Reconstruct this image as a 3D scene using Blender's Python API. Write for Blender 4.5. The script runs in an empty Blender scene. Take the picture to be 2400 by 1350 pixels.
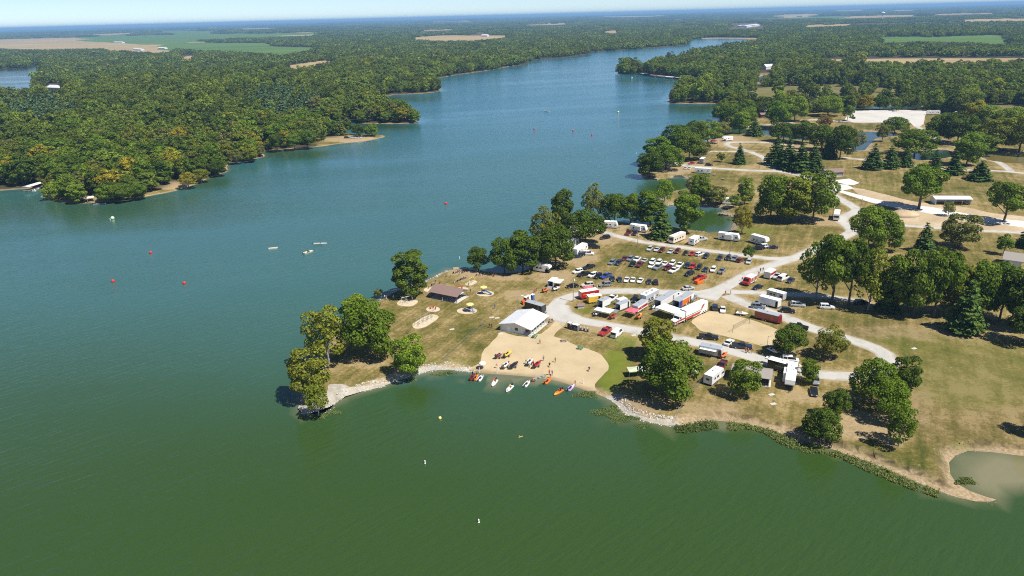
import bpy, math, random
import numpy as np
from mathutils import Vector, Matrix
from mathutils.geometry import delaunay_2d_cdt

# ------------------------------------------------------------------ camera, sky, sun, exposure
scene = bpy.context.scene
COL = scene.collection
random.seed(7)
RNG = np.random.default_rng(7)
R = math.radians
CAM_H = 95.0                       # flying height in metres
LAND = 1.2                         # park level above the lake
FPX = 1663.0                       # focal length in pixels of the 2400 px wide photograph
PITCH = math.atan((675 - 36.5) / FPX)
ROLL = R(1.5)
cam_data = bpy.data.cameras.new('camera')
cam_data.sensor_width = 36.0
cam_data.lens = FPX / 2400 * 36.0
cam_data.clip_start = 1.0
cam_data.clip_end = 120000.0
cam = bpy.data.objects.new('camera', cam_data)
COL.objects.link(cam)
CAM_ROT = Matrix.Rotation(math.pi / 2 - PITCH, 3, 'X') @ Matrix.Rotation(-ROLL, 3, 'Z')
cam.matrix_world = Matrix.Translation((0, 0, CAM_H)) @ CAM_ROT.to_4x4()
scene.camera = cam

SUN_EL, SUN_DIR = R(57), (0.81, -0.586)       # towards the sun, on the ground plane
sun_data = bpy.data.lights.new('sun', 'SUN')
sun_data.energy = 5.0
sun_data.angle = R(0.55)
sun_data.color = (1.0, 0.95, 0.86)
sun = bpy.data.objects.new('sun', sun_data)
COL.objects.link(sun)
to_sun = Vector((SUN_DIR[0] * math.cos(SUN_EL), SUN_DIR[1] * math.cos(SUN_EL), math.sin(SUN_EL)))
sun.rotation_euler = to_sun.to_track_quat('Z', 'Y').to_euler()

world = bpy.data.worlds.new('World')
scene.world = world
world.use_nodes = True
wn = world.node_tree
bgn = wn.nodes['Background']
sky = wn.nodes.new('ShaderNodeTexSky')
sky.sky_type = 'NISHITA'
sky.sun_disc = False
sky.sun_elevation = SUN_EL
sky.sun_rotation = math.atan2(SUN_DIR[0], SUN_DIR[1])
sky.altitude = 200
sky.air_density = 0.58
sky.dust_density = 0.0
sky.ozone_density = 3.0
wn.links.new(sky.outputs[0], bgn.inputs[0])
bgn.inputs[1].default_value = 0.091
scene.view_settings.view_transform = 'Standard'
scene.view_settings.look = 'None'
scene.view_settings.gamma = 1.0
scene.view_settings.exposure = 0.48
scene.view_settings.use_curve_mapping = False
scene.cycles.use_denoising = False
scene.cycles.filter_width = 1.1
scene.cycles.max_bounces = 6
scene.cycles.volume_bounces = 0
scene.cycles.transparent_max_bounces = 8

# ------------------------------------------------------------------ pixel of the photograph -> point on the ground
M3 = np.array(CAM_ROT)


def unproj(x, y, z=LAND):
    d = M3 @ np.array([(x - 1200) / FPX, -(y - 675) / FPX, -1.0])
    t = (z - CAM_H) / d[2]
    return np.array([d[0] * t, d[1] * t])


def proj(xy, z):
    """ground points (n,2) and heights (n,) -> pixels (n,2) of the 2400 px photograph"""
    xy = np.asarray(xy, float).reshape(-1, 2)
    p = np.column_stack([xy, np.broadcast_to(z, len(xy)) - CAM_H]) @ M3
    return np.column_stack([1200 - p[:, 0] / p[:, 2] * FPX, 675 + p[:, 1] / p[:, 2] * FPX])


def in_poly(pts, poly):
    pts = np.asarray(pts, float).reshape(-1, 2)
    x, y = pts[:, 0], pts[:, 1]
    inside = np.zeros(len(pts), bool)
    n = len(poly)
    j = n - 1
    for i in range(n):
        xi, yi = poly[i]
        xj, yj = poly[j]
        if yi != yj:
            c = ((yi > y) != (yj > y)) & (x < (xj - xi) * (y - yi) / (yj - yi) + xi)
            inside ^= c
        j = i
    return inside


def seg_dist(pts, poly, closed=True):
    pts = np.asarray(pts, float).reshape(-1, 2)
    n = len(poly)
    if len(pts) < 40:
        A = np.asarray(poly, float); B = np.roll(A, -1, 0)
        if not closed: A, B = A[:-1], B[:-1]
        AB = B - A
        den = np.maximum((AB * AB).sum(1), 1e-9)
        t = np.clip(((pts[:, None, :] - A) * AB).sum(2) / den, 0, 1)
        dd = pts[:, None, :] - A - t[..., None] * AB
        return np.sqrt((dd * dd).sum(2).min(1))
    best = np.full(len(pts), 1e18)
    for i in range(n if closed else n - 1):
        a = np.asarray(poly[i]); b = np.asarray(poly[(i + 1) % n])
        ab = b - a
        t = np.clip(((pts - a) @ ab) / max(ab @ ab, 1e-9), 0, 1)
        d = pts - a - t[:, None] * ab
        best = np.minimum(best, (d * d).sum(1))
    return np.sqrt(best)


def smooth(a, b, x):
    t = np.clip((x - a) / (b - a), 0, 1)
    return t * t * (3 - 2 * t)


def catmull(pts, step, closed=True, maxn=60):
    pts = [np.asarray(p, float) for p in pts]
    out = []
    n = len(pts)
    for i in range(n if closed else n - 1):
        g = (lambda k: pts[k % n]) if closed else (lambda k: pts[min(max(k, 0), n - 1)])
        p0, p1, p2, p3 = g(i - 1), g(i), g(i + 1), g(i + 2)
        m = int(min(max(np.linalg.norm(p2 - p1) / step, 1), maxn))
        for k in range(m):
            t = k / m
            out.append(0.5 * (2 * p1 + (p2 - p0) * t + (2 * p0 - 5 * p1 + 4 * p2 - p3) * t * t + (3 * p1 - p0 - 3 * p2 + p3) * t ** 3))
    if not closed:
        out.append(pts[-1])
    return np.array(out)


def vnoise(xy, scale, seed=0, octaves=3):
    """value noise on the ground plane, about -1..1"""
    xy = np.asarray(xy, float).reshape(-1, 2)
    tot = np.zeros(len(xy)); amp = 1.0; norm = 0
    for o in range(octaves):
        p = xy / scale * (2 ** o) + 37.7 * seed + 11.3 * o
        i = np.floor(p).astype(np.int64); f = p - i
        u = f * f * (3 - 2 * f)
        def h(a, b):
            n = (a * 374761393 + b * 668265263 + seed * 974634777) & 0xffffffff
            n = ((n ^ (n >> 13)) * 1274126177) & 0xffffffff
            return ((n ^ (n >> 16)) & 0xffff) / 32767.5 - 1
        a, b = i[:, 0], i[:, 1]
        v = (h(a, b) * (1 - u[:, 0]) + h(a + 1, b) * u[:, 0]) * (1 - u[:, 1]) + (h(a, b + 1) * (1 - u[:, 0]) + h(a + 1, b + 1) * u[:, 0]) * u[:, 1]
        tot += v * amp; norm += amp; amp *= 0.5
    return tot / norm


# ------------------------------------------------------------------ outlines of the place
SHORE_PX = [(2760, 1120), (2560, 1085), (2400, 1068), (2330, 1061), (2270, 1058), (2240, 1068), (2223, 1085), (2226, 1110), (2240, 1130), (2270, 1148), (2300, 1160),
    (2333, 1169), (2318, 1176), (2285, 1176), (2230, 1160), (2150, 1130), (2080, 1100), (2000, 1070), (1930, 1046), (1870, 1030), (1810, 1009), (1750, 993),
    (1690, 987), (1640, 991), (1590, 999), (1560, 997), (1500, 984), (1460, 965), (1435, 940), (1415, 930), (1385, 920), (1355, 909), (1310, 894), (1270, 886),
    (1210, 880), (1150, 876), (1100, 872), (1050, 867), (1010, 870), (960, 881), (930, 894), (895, 906), (850, 918), (810, 931), (785, 946), (772, 962), (742, 974),
    (710, 971), (698, 960), (703, 942), (722, 908), (738, 880), (752, 850), (764, 820), (784, 785), (815, 755), (850, 726), (895, 700), (925, 684), (955, 672),
    (985, 664), (1008, 657), (1027, 645), (1047, 636), (1062, 632), (1090, 632), (1133, 638), (1180, 642), (1215, 640), (1240, 628), (1256, 600), (1276, 562),
    (1304, 537), (1340, 517), (1380, 511), (1410, 513), (1445, 521), (1500, 528), (1545, 532), (1583, 535), (1612, 540), (1650, 546), (1682, 548), (1712, 543),
    (1718, 531), (1722, 516), (1712, 506), (1690, 506), (1685, 500), (1706, 493), (1700, 487), (1670, 485), (1640, 481), (1600, 480), (1560, 481), (1546, 470),
    (1552, 456), (1580, 450), (1613, 441), (1620, 429), (1610, 417), (1582, 415), (1560, 420), (1537, 422), (1516, 420), (1502, 410), (1500, 395), (1506, 376),
    (1518, 362), (1545, 352), (1590, 345), (1640, 337), (1660, 329), (1690, 320), (1718, 313), (1760, 312), (1802, 319), (1880, 329), (1902, 323), (1882, 313),
    (1820, 306), (1770, 303), (1730, 299), (1703, 291), (1688, 281), (1684, 270), (1695, 262), (1720, 258), (1770, 257), (1850, 257), (1960, 257), (2050, 256),
    (2130, 255), (2185, 252), (2130, 248), (2050, 247), (1950, 247), (1850, 246), (1760, 244), (1685, 243), (1620, 243), (1569, 241), (1567, 232), (1573, 224),
    (1590, 214), (1620, 204), (1650, 196), (1655, 191), (1617, 187), (1582, 184), (1559, 181), (1525, 178), (1503, 174.5), (1460, 174), (1449, 172.5), (1450, 168), (1475, 166),
    (1520, 165), (1552, 153), (1585, 143), (1619, 130), (1650, 121), (1733, 110), (1765, 103), (1760, 95), (1745, 91), (1680, 90), (1620, 92), (1612, 99), (1600, 106), (1533, 112),
    (1433, 119), (1380, 122), (1376, 127), (1320, 135), (1277, 138), (1236, 144), (1232, 151), (1193, 156), (1163, 162), (1110, 170), (1073, 175), (1030, 182),
    (990, 190), (962, 196), (985, 204), (1015, 205), (1030, 209), (1030, 214), (1000, 218), (960, 220.5), (923, 222), (906, 227), (892, 236), (884, 252), (910, 258),
    (945, 268), (965, 274), (977, 283), (974, 288), (940, 290), (905, 290), (850, 289), (812, 287), (752, 283), (738, 290), (750, 305), (790, 313), (840, 316), (880, 316), (898, 318.5),
    (897, 322), (850, 331), (800, 336), (750, 343), (720, 346), (675, 349), (630, 352), (615, 358), (620, 366), (600, 372), (577, 379), (540, 382), (530, 392),
    (531, 402), (500, 413), (482, 421), (457, 432), (425, 443), (387, 452), (342, 460), (320, 464), (300, 470), (270, 472), (240, 473), (200, 476), (165, 476), (140, 472),
    (120, 467), (107, 457), (108, 446), (98, 440), (57, 442), (0, 446), (-160, 452), (-420, 470)]
LAKE = [unproj(x, y, 0) for x, y in SHORE_PX]
LAKE = catmull(LAKE, 2.5, False, 24)
_n = vnoise(LAKE, 7, 3, 2); _m = vnoise(LAKE, 7, 4, 2)
_amp = np.clip(np.linalg.norm(LAKE, axis=1) / 500, 0.35, 2.0)
LAKE = LAKE + np.column_stack([_n, _m]) * _amp[:, None]
LAKE_OUT = np.vstack([LAKE, [[-900, 330], [-1100, -60], [1100, -60]]])       # runs on behind and beside the camera

PONDS_PX = [[(-120, 164), (0, 162), (60, 158), (85, 150), (97, 147), (92, 158), (82, 168), (80, 192), (70, 206), (0, 209), (-120, 213)],
    [(2005, 310), (2046, 308), (2085, 312), (2091, 318), (2055, 323), (2040, 336), (2025, 351), (2000, 352), (1996, 340)],
    [(2140, 358), (2170, 352), (2215, 350), (2232, 357), (2225, 367), (2180, 373), (2150, 374)],
    [(2298, 362), (2350, 361), (2420, 360), (2520, 362), (2520, 385), (2400, 382), (2340, 379), (2310, 371)],
    [(1774, 186), (1784, 178), (1793, 177), (1790, 186), (1780, 193)]]
PONDS = [catmull([unproj(x, y, 0.3) for x, y in p], 4, True, 12) for p in PONDS_PX]

BEACH_PX = [(1172, 779), (1200, 785), (1240, 790), (1262, 784), (1284, 778), (1300, 764), (1316, 750), (1332, 752), (1320, 764), (1306, 778), (1296, 788), (1310, 792), (1325, 798), (1350, 810), (1379, 818), (1408, 833), (1424, 850),
    (1426, 864), (1411, 882), (1394, 892), (1398, 906), (1415, 926), (1380, 924), (1340, 912), (1270, 896), (1210, 890), (1100, 880), (1098, 862), (1106, 852), (1127, 841), (1133, 825), (1150, 804), (1163, 793)]
VOLLEY_PX = [(1654, 732), (1677, 730), (1733, 743), (1775, 754), (1828, 776), (1819, 795), (1808, 809), (1792, 812), (1725, 794), (1681, 783), (1641, 775), (1630, 764), (1618, 756), (1634, 743)]


def ell(cx, cy, rx, ry, n=18):
    return [(cx + rx * math.cos(a * 2 * math.pi / n), cy + ry * math.sin(a * 2 * math.pi / n)) for a in range(n)]


PITS_PX = [[(931, 713), (945, 701), (979, 705), (963, 718)], ell(1015, 725, 16.5, 6.5),
    [(967, 761), (973, 770), (995, 767), (1024, 749), (1027, 741), (1013, 737), (997, 741), (979, 751)],
    ell(1095, 729, 24, 7.5), ell(1137, 688, 21, 7), [(1090, 666), (1107, 657), (1119, 660), (1105, 669)], ell(1084, 677, 14, 4), ell(1009, 679, 16, 5.5)]
GREEN_FIELDS_PX = [[(180, 88), (330, 83), (520, 79), (700, 79), (745, 76), (740, 82), (600, 86), (450, 92), (440, 97), (360, 98), (240, 93)],
    [(440, 100), (620, 101), (640, 108), (745, 111), (720, 117), (660, 126), (560, 119), (480, 116), (420, 113), (370, 109), (380, 105)],
    [(2057, 88), (2120, 86), (2183, 88), (2250, 84), (2343, 83), (2367, 97), (2357, 103), (2317, 98), (2173, 95), (2080, 97)],
    [(1700, 45), (1850, 41), (1980, 37), (1983, 40), (1900, 43)], [(370, 75), (400, 71), (440, 72), (500, 74), (500, 79), (430, 80)]]
TAN_FIELDS_PX = [[(-80, 94), (90, 90), (180, 88), (240, 93), (360, 98), (480, 98), (460, 102), (360, 104), (300, 116), (250, 117), (240, 112), (100, 115), (60, 115), (-80, 110)],
    [(500, 80), (640, 79), (745, 74.5), (745, 78), (620, 83), (520, 83)], [(220, 81), (300, 78), (312, 80), (250, 85)],
    [(415, 134), (440, 128), (462, 127), (456, 136), (420, 138)], [(668, 153), (720, 148), (770, 142), (800, 143), (760, 150), (700, 159), (672, 159)],
    [(950, 90), (1040, 82), (1097, 83), (1190, 83), (1190, 87), (1117, 93), (1033, 94)], [(1407, 74), (1447, 71), (1450, 77), (1430, 77)],
    [(1803, 38), (1850, 34), (1910, 31.5), (1925, 35), (1850, 39)], [(1930, 42.5), (1985, 38), (2150, 35), (2152, 38), (2000, 42.5)],
    [(1917, 135), (2010, 135), (2080, 134), (2400, 133), (2640, 133), (2640, 143), (2377, 143.5), (2210, 143.5), (2090, 144.5), (1920, 141)],
    [(300, 103), (405, 103), (410, 117), (300, 119)], [(560, 67), (650, 65), (652, 67), (562, 69)], [(1000, 51), (1110, 48.5), (1112, 50), (1002, 53)], [(1420, 39), (1560, 36), (1562, 38), (1422, 41)], [(1230, 58), (1330, 55), (1332, 57), (1232, 60)],
    [(1700, 24), (1840, 21), (1842, 23), (1702, 26)], [(1950, 25), (2030, 23), (2032, 25), (1952, 27)], [(2200, 34), (2330, 31), (2332, 33), (2202, 36)], [(2250, 46), (2420, 43), (2420, 46), (2252, 49)], [(980, 71), (1060, 69), (1062, 71), (982, 73)], [(1880, 60), (1990, 56), (1995, 59), (1885, 63)], [(2080, 24), (2160, 22), (2162, 24), (2082, 26)],
    [(1620, 89.5), (1680, 87.5), (1745, 88), (1785, 89), (1780, 92), (1745, 91), (1680, 90)]]
MEADOWS_PX = [[(1743, 208), (1867, 201), (1920, 202), (1960, 197), (2043, 204), (2153, 211), (2147, 221), (2030, 216), (1900, 216), (1833, 220), (1747, 222)],
    [(2290, 247), (2353, 246), (2420, 247), (2420, 268), (2327, 268), (2300, 265)]]
LOT_PX = [(2003, 259), (2056, 258.5), (2172, 258.5), (2168, 272), (2163, 292), (2144, 297), (2130, 287.5), (2081, 287), (1990, 286), (1986, 270)]
PADS_PX = [[(1945, 424), (1990, 419), (2015, 429), (2000, 434), (1985, 433)], [(1944, 431), (1985, 433), (2002, 442), (1975, 447), (2040, 463), (2100, 478), (2160, 486), (2120, 492), (2040, 474), (1965, 450), (1946, 448)],
    [(2110, 480), (2180, 485), (2260, 500), (2330, 512), (2420, 520), (2420, 536), (2330, 524), (2250, 515), (2160, 497)]]
DIRT_PX = [[(2000, 440), (2060, 452), (2130, 470), (2200, 480), (2260, 485), (2330, 500), (2420, 512), (2420, 546), (2300, 540), (2190, 533), (2101, 526), (2095, 505), (2140, 497), (2080, 482), (2020, 460)]]


def road(pts, w):
    return (pts, w)


ROADS = [road([(1660, 690), (1600, 687), (1540, 684), (1480, 682), (1420, 683), (1375, 687), (1340, 694), (1315, 703), (1303, 716), (1308, 730), (1330, 742), (1365, 752), (1410, 760), (1460, 769), (1510, 778),
               (1560, 788), (1600, 796), (1650, 806), (1700, 818), (1750, 832), (1790, 845), (1850, 862), (1900, 874), (1950, 880), (2000, 882), (2045, 880), (2078, 866), (2085, 848), (2075, 830), (2050, 816), (2010, 801),
               (1960, 787), (1900, 768), (1850, 748), (1800, 730), (1760, 716), (1730, 704), (1705, 692)], 5.6),
    road([(1640, 690), (1672, 684), (1705, 670), (1760, 641), (1810, 621), (1870, 602), (1925, 577), (1975, 556), (1998, 542), (1985, 528), (1972, 518), (1978, 508), (1998, 500), (2010, 491), (1998, 483), (1972, 468), (1948, 454), (1942, 440)], 5.8),
    road([(1872, 602), (1830, 607), (1800, 606), (1740, 598), (1680, 590), (1600, 580), (1550, 573), (1500, 566), (1460, 557), (1430, 548), (1405, 540), (1370, 534)], 4.4),
    road([(1690, 682), (1730, 685), (1790, 687), (1850, 690), (1900, 692), (1960, 698), (2040, 712)], 4.2),
    road([(1302, 716), (1312, 738), (1340, 750)], 9.5),
    road([(1650, 684), (1668, 690), (1690, 694)], 11.0),
    road([(2101, 527), (2190, 534), (2303, 541), (2391, 545), (2470, 549)], 4.2), road([(2101, 527), (2060, 522), (2010, 520)], 4.2),
    road([(1590, 385), (1625, 390), (1675, 394), (1750, 399), (1800, 401), (1830, 402), (1880, 412), (1945, 432)], 5.2),
    road([(1822, 400), (1810, 390), (1790, 370), (1762, 357), (1742, 351), (1722, 346), (1704, 340), (1706, 335), (1728, 333), (1800, 334), (1860, 340)], 5.0), road([(1745, 354), (1720, 355), (1652, 355), (1625, 354)], 3.8),
    road([(1978, 369), (2018, 374), (2127, 386), (2200, 396), (2253, 398), (2328, 400), (2358, 402), (2400, 406), (2480, 410)], 4.2),
    road([(2370, 402), (2361, 394), (2341, 381), (2303, 366), (2280, 352), (2235, 341), (2202, 328), (2150, 296)], 4.4),
    road([(1905, 280), (1950, 283), (1995, 285)], 5.0), road([(1750, 296), (1830, 290), (1905, 280)], 4.0),
    road([(1560, 786), (1540, 783), (1524, 780)], 4.0)]
PATHS = [road([(1318, 745), (1300, 766), (1280, 784)], 3.2)]
BANK_PX = [[(772, 906), (800, 904), (830, 912), (880, 900), (925, 884), (960, 873), (1010, 861), (1060, 859), (1106, 862), (1104, 882), (1010, 886), (930, 908), (850, 934), (800, 950), (785, 988), (700, 990), (688, 955), (712, 944), (742, 938), (764, 924)],
    [(1424, 922), (1440, 927), (1456, 944), (1490, 967), (1540, 980), (1588, 986), (1592, 1010), (1500, 1000), (1440, 965), (1412, 938)]]
BARE_SPOTS = [(2280, 940, 260, 110, .07), (1100, 810, 140, 50, .08), (1850, 930, 190, 60, .12), (1650, 980, 160, 40, .18), (1620, 392, 40, 12, .9), (1580, 400, 35, 10, .8), (1420, 560, 70, 16, .55), (1360, 600, 60, 30, .5), (1300, 650, 60, 20, .5), (1230, 690, 60, 15, .45), (1500, 545, 60, 8, .8), (1600, 560, 60, 10, .5), (1440, 530, 40, 8, .9),
    (2000, 1000, 60, 40, .75), (2090, 1000, 60, 50, .7), (2160, 950, 40, 60, .35), (1880, 930, 60, 18, .45), (1660, 960, 90, 35, .4), (1500, 950, 60, 25, .55), (1940, 520, 60, 12, .6), (1800, 450, 80, 40, .2), (1700, 330, 60, 14, .9), (1860, 345, 60, 12, .5),
    (1100, 640, 60, 10, .6), (1190, 650, 60, 8, .6), (1310, 760, 30, 12, .5), (1390, 770, 40, 8, .5), (1720, 830, 60, 20, .3), (780, 860, 40, 20, .3), (860, 850, 60, 18, .4), (2090, 780, 200, 22, .35), (2250, 780, 150, 30, .3), (1780, 390, 60, 10, .3), (1720, 480, 30, 8, .6),
    (2220, 1110, 40, 25, .2), (1700, 640, 80, 30, .2), (200, 455, 60, 14, .9), (390, 435, 40, 10, .9), (30, 440, 60, 6, .9), (820, 326, 70, 8, .8)]
LUSH_SPOTS = [(1440, 850, 34, 34, 1.0), (1430, 895, 32, 30, 1.0), (1465, 800, 40, 16, .7), (1070, 852, 40, 8, .8), (1365, 728, 30, 8, .6), (1770, 540, 50, 9, .6), (2265, 1055, 22, 8, .9), (1950, 470, 60, 8, .3), (2050, 440, 40, 8, .3), (2130, 800, 120, 30, .4), (2290, 880, 190, 90, .42), (1010, 850, 60, 14, .3)]
# ------------------------------------------------------------------ helpers for objects
LAKE_D = np.vstack([LAKE[::3], LAKE_OUT[-4:]])


def tag(o, label=None, cat=None, group=None, kind=None):
    if label: o['label'] = label
    if cat: o['category'] = cat
    if group: o['group'] = group
    if kind: o['kind'] = kind
    return o


def link(o, parent=None):
    COL.objects.link(o)
    if parent is not None:
        o.parent = parent
    return o


def mesh_obj(name, me, parent=None):
    return link(bpy.data.objects.new(name, me), parent)


MATS = {}


def _nt(name):
    m = bpy.data.materials.new(name)
    m.use_nodes = True
    nt = m.node_tree
    b = nt.nodes['Principled BSDF']
    def N(t, **kw):
        n = nt.nodes.new(t)
        for k, v in kw.items():
            if k in n.inputs: n.inputs[k].default_value = v
            else: setattr(n, k, v)
        return n
    return m, nt, b, N, nt.links.new


def mat(name, col, rough=.6, metal=0.0, var=.12, scale=3.0, spec=.4, coat=0.0):
    """plain procedural paint, plastic, metal: a base colour with slight dirt mottling"""
    if name in MATS: return MATS[name]
    m, nt, b, N, L = _nt(name)
    tc = N('ShaderNodeTexCoord')
    n = N('ShaderNodeTexNoise', Scale=scale, Detail=4.0)
    r = N('ShaderNodeMapRange')
    r.inputs['To Min'].default_value = 1 - var; r.inputs['To Max'].default_value = 1 + var * .5
    mx = N('ShaderNodeVectorMath', operation='SCALE')
    mx.inputs[0].default_value = col[:3]
    L(tc.outputs['Object'], n.inputs['Vector']); L(n.outputs['Fac'], r.inputs['Value']); L(r.outputs[0], mx.inputs['Scale'])
    L(mx.outputs[0], b.inputs['Base Color'])
    b.inputs['Roughness'].default_value = rough
    b.inputs['Metallic'].default_value = metal
    b.inputs['Specular IOR Level'].default_value = spec
    b.inputs['Coat Weight'].default_value = coat
    MATS[name] = m
    return m


def ramp(N, stops, interp='LINEAR'):
    n = N('ShaderNodeValToRGB')
    n.color_ramp.interpolation = interp
    e = n.color_ramp.elements
    while len(e) < len(stops): e.new(0.5)
    for s, (p, c) in zip(e, stops):
        s.position = p; s.color = (*c, 1)
    return n


def mixc(N, L, fac, a, b):
    n = N('ShaderNodeMix', data_type='RGBA')
    for idx, v in ((0, fac), (6, a), (7, b)):
        if hasattr(v, 'is_output') or hasattr(v, 'links'): L(v, n.inputs[idx])
        elif isinstance(v, (int, float)): n.inputs[idx].default_value = v
        else: n.inputs[idx].default_value = (*v, 1)
    return n.outputs[2]


def math_(N, L, op, a, b=None, clamp=False):
    n = N('ShaderNodeMath', operation=op, use_clamp=clamp)
    for i, v in enumerate((a, b)):
        if v is None: continue
        if isinstance(v, (int, float)): n.inputs[i].default_value = v
        else: L(v, n.inputs[i])
    return n.outputs[0]


_ma, _mb = unproj(1010, 860), unproj(1128, 765)
MOW = math.atan2(_mb[1] - _ma[1], _mb[0] - _ma[0])


def mat_ground():
    m, nt, b, N, L = _nt('mown_dry_grass')
    tc = N('ShaderNodeTexCoord')
    P_ = tc.outputs['Object']
    zone = N('ShaderNodeVertexColor', layer_name='zone')
    sep = N('ShaderNodeSeparateColor'); L(zone.outputs[0], sep.inputs[0])
    big = N('ShaderNodeTexNoise', Scale=.028, Detail=5.0, Roughness=.62); L(P_, big.inputs['Vector'])
    med = N('ShaderNodeTexNoise', Scale=.16, Detail=6.0, Roughness=.65); L(P_, med.inputs['Vector'])
    fin = N('ShaderNodeTexNoise', Scale=1.3, Detail=5.0, Roughness=.7); L(P_, fin.inputs['Vector'])
    mp = N('ShaderNodeMapping'); mp.vector_type = 'TEXTURE'; mp.inputs['Rotation'].default_value = (0, 0, MOW); mp.inputs['Scale'].default_value = (24, 1.9, 1)
    L(P_, mp.inputs['Vector'])
    mow = N('ShaderNodeTexNoise', Scale=1.0, Detail=4.0, Roughness=.6); L(mp.outputs[0], mow.inputs['Vector'])
    # dryness from three scales of patches and the mower's lines
    s = math_(N, L, 'MULTIPLY', big.outputs['Fac'], .9)
    s = math_(N, L, 'ADD', s, math_(N, L, 'MULTIPLY', med.outputs['Fac'], .75))
    s = math_(N, L, 'ADD', s, math_(N, L, 'MULTIPLY', mow.outputs['Fac'], .6))
    s = math_(N, L, 'ADD', s, math_(N, L, 'MULTIPLY', fin.outputs['Fac'], .85))
    s = math_(N, L, 'SUBTRACT', s, 1.0)
    s = math_(N, L, 'ADD', s, math_(N, L, 'MULTIPLY', sep.outputs[0], .45))
    s = math_(N, L, 'ADD', math_(N, L, 'MULTIPLY', math_(N, L, 'SUBTRACT', s, .5), 1.9), .5)
    grass = ramp(N, [(0.0, (.055, .066, .012)), (.28, (.096, .092, .020)), (.5, (.142, .118, .034)), (.74, (.200, .152, .054)), (1.0, (.30, .23, .105))])
    L(s, grass.inputs[0])
    c = grass.outputs[0]
    # lush strips
    lush = ramp(N, [(0.0, (.065, .10, .012)), (.5, (.125, .155, .018)), (1.0, (.20, .20, .032))])
    L(med.outputs['Fac'], lush.inputs[0])
    lf = math_(N, L, 'MULTIPLY', sep.outputs[1], math_(N, L, 'ADD', .55, math_(N, L, 'MULTIPLY', fin.outputs['Fac'], .8)), True)
    c = mixc(N, L, lf, c, lush.outputs[0])
    # bare soil, worn spots
    bare = ramp(N, [(0.2, (.21, .145, .078)), (.55, (.33, .245, .14)), (.85, (.47, .385, .255))])
    L(fin.outputs['Fac'], bare.inputs[0])
    bf = math_(N, L, 'MULTIPLY', math_(N, L, 'SUBTRACT', math_(N, L, 'ADD', sep.outputs[0], math_(N, L, 'MULTIPLY', med.outputs['Fac'], .95)), .68), 2.6, True)
    bf = math_(N, L, 'MULTIPLY', bf, .85)
    c = mixc(N, L, bf, c, bare.outputs[0])
    spot = N('ShaderNodeMapRange'); spot.inputs['From Min'].default_value = .69; spot.inputs['From Max'].default_value = .76
    sp2 = N('ShaderNodeTexNoise', Scale=.42, Detail=3.0, Roughness=.55); L(P_, sp2.inputs['Vector']); L(sp2.outputs['Fac'], spot.inputs['Value'])
    c = mixc(N, L, math_(N, L, 'MULTIPLY', spot.outputs[0], .7), c, (.36, .285, .165))
    # woodland floor
    ff = ramp(N, [(.3, (.035, .030, .015)), (.7, (.075, .06, .03))]); L(med.outputs['Fac'], ff.inputs[0])
    c = mixc(N, L, sep.outputs[2], c, ff.outputs[0])
    # eroded waterside
    alpha = zone.outputs[1]
    shore = ramp(N, [(.25, (.17, .115, .062)), (.5, (.34, .25, .145)), (.75, (.47, .40, .29))]); L(fin.outputs['Fac'], shore.inputs[0])
    c = mixc(N, L, alpha, c, shore.outputs[0])
    soil = N('ShaderNodeVertexColor', layer_name='soil')  # dark layer: painted shade along the bank step, plus browner thatch
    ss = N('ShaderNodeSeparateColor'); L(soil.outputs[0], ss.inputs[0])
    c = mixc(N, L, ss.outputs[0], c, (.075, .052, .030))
    L(c, b.inputs['Base Color'])
    b.inputs['Roughness'].default_value = .95
    b.inputs['Specular IOR Level'].default_value = .12
    bp = N('ShaderNodeBump', Strength=.6, Distance=.25); L(fin.outputs['Fac'], bp.inputs['Height']); L(bp.outputs[0], b.inputs['Normal'])
    return m


def mat_patchy(name, stops, s1, s2, rough=.95, bump=.3, aniso=None, wet=None, tracks=None):
    m, nt, b, N, L = _nt(name)
    tc = N('ShaderNodeTexCoord')
    v = tc.outputs['Object']
    if aniso:
        mp = N('ShaderNodeMapping'); mp.vector_type = 'TEXTURE'; mp.inputs['Rotation'].default_value = (0, 0, aniso[0]); mp.inputs['Scale'].default_value = (1 / aniso[1], 1, 1)
        L(v, mp.inputs['Vector']); v = mp.outputs[0]
    a = N('ShaderNodeTexNoise', Scale=s1, Detail=5.0, Roughness=.6); L(v, a.inputs['Vector'])
    f = N('ShaderNodeTexNoise', Scale=s2, Detail=5.0, Roughness=.7); L(v, f.inputs['Vector'])
    s = math_(N, L, 'ADD', math_(N, L, 'MULTIPLY', a.outputs['Fac'], .6), math_(N, L, 'MULTIPLY', f.outputs['Fac'], .4))
    r = ramp(N, stops); L(s, r.inputs[0])
    c = r.outputs[0]
    if wet:
        z_ = N('ShaderNodeVertexColor', layer_name='zone')
        c = mixc(N, L, math_(N, L, 'MULTIPLY', z_.outputs[1], .8), c, wet)
    if tracks:
        z_ = N('ShaderNodeVertexColor', layer_name='zone')
        sp_ = N('ShaderNodeSeparateColor'); L(z_.outputs[0], sp_.inputs[0])
        brk = math_(N, L, 'MULTIPLY', sp_.outputs[1], math_(N, L, 'ADD', .25, a.outputs['Fac']), True)
        c = mixc(N, L, brk, c, tracks[0])
        edge = math_(N, L, 'MULTIPLY', sp_.outputs[0], math_(N, L, 'ADD', .1, math_(N, L, 'MULTIPLY', f.outputs['Fac'], 1.5)), True)
        c = mixc(N, L, edge, c, tracks[1])
    L(c, b.inputs['Base Color'])
    b.inputs['Roughness'].default_value = rough
    b.inputs['Specular IOR Level'].default_value = .15
    if bump:
        bp = N('ShaderNodeBump', Strength=bump, Distance=.12); L(f.outputs['Fac'], bp.inputs['Height']); L(bp.outputs[0], b.inputs['Normal'])
    return m


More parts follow.
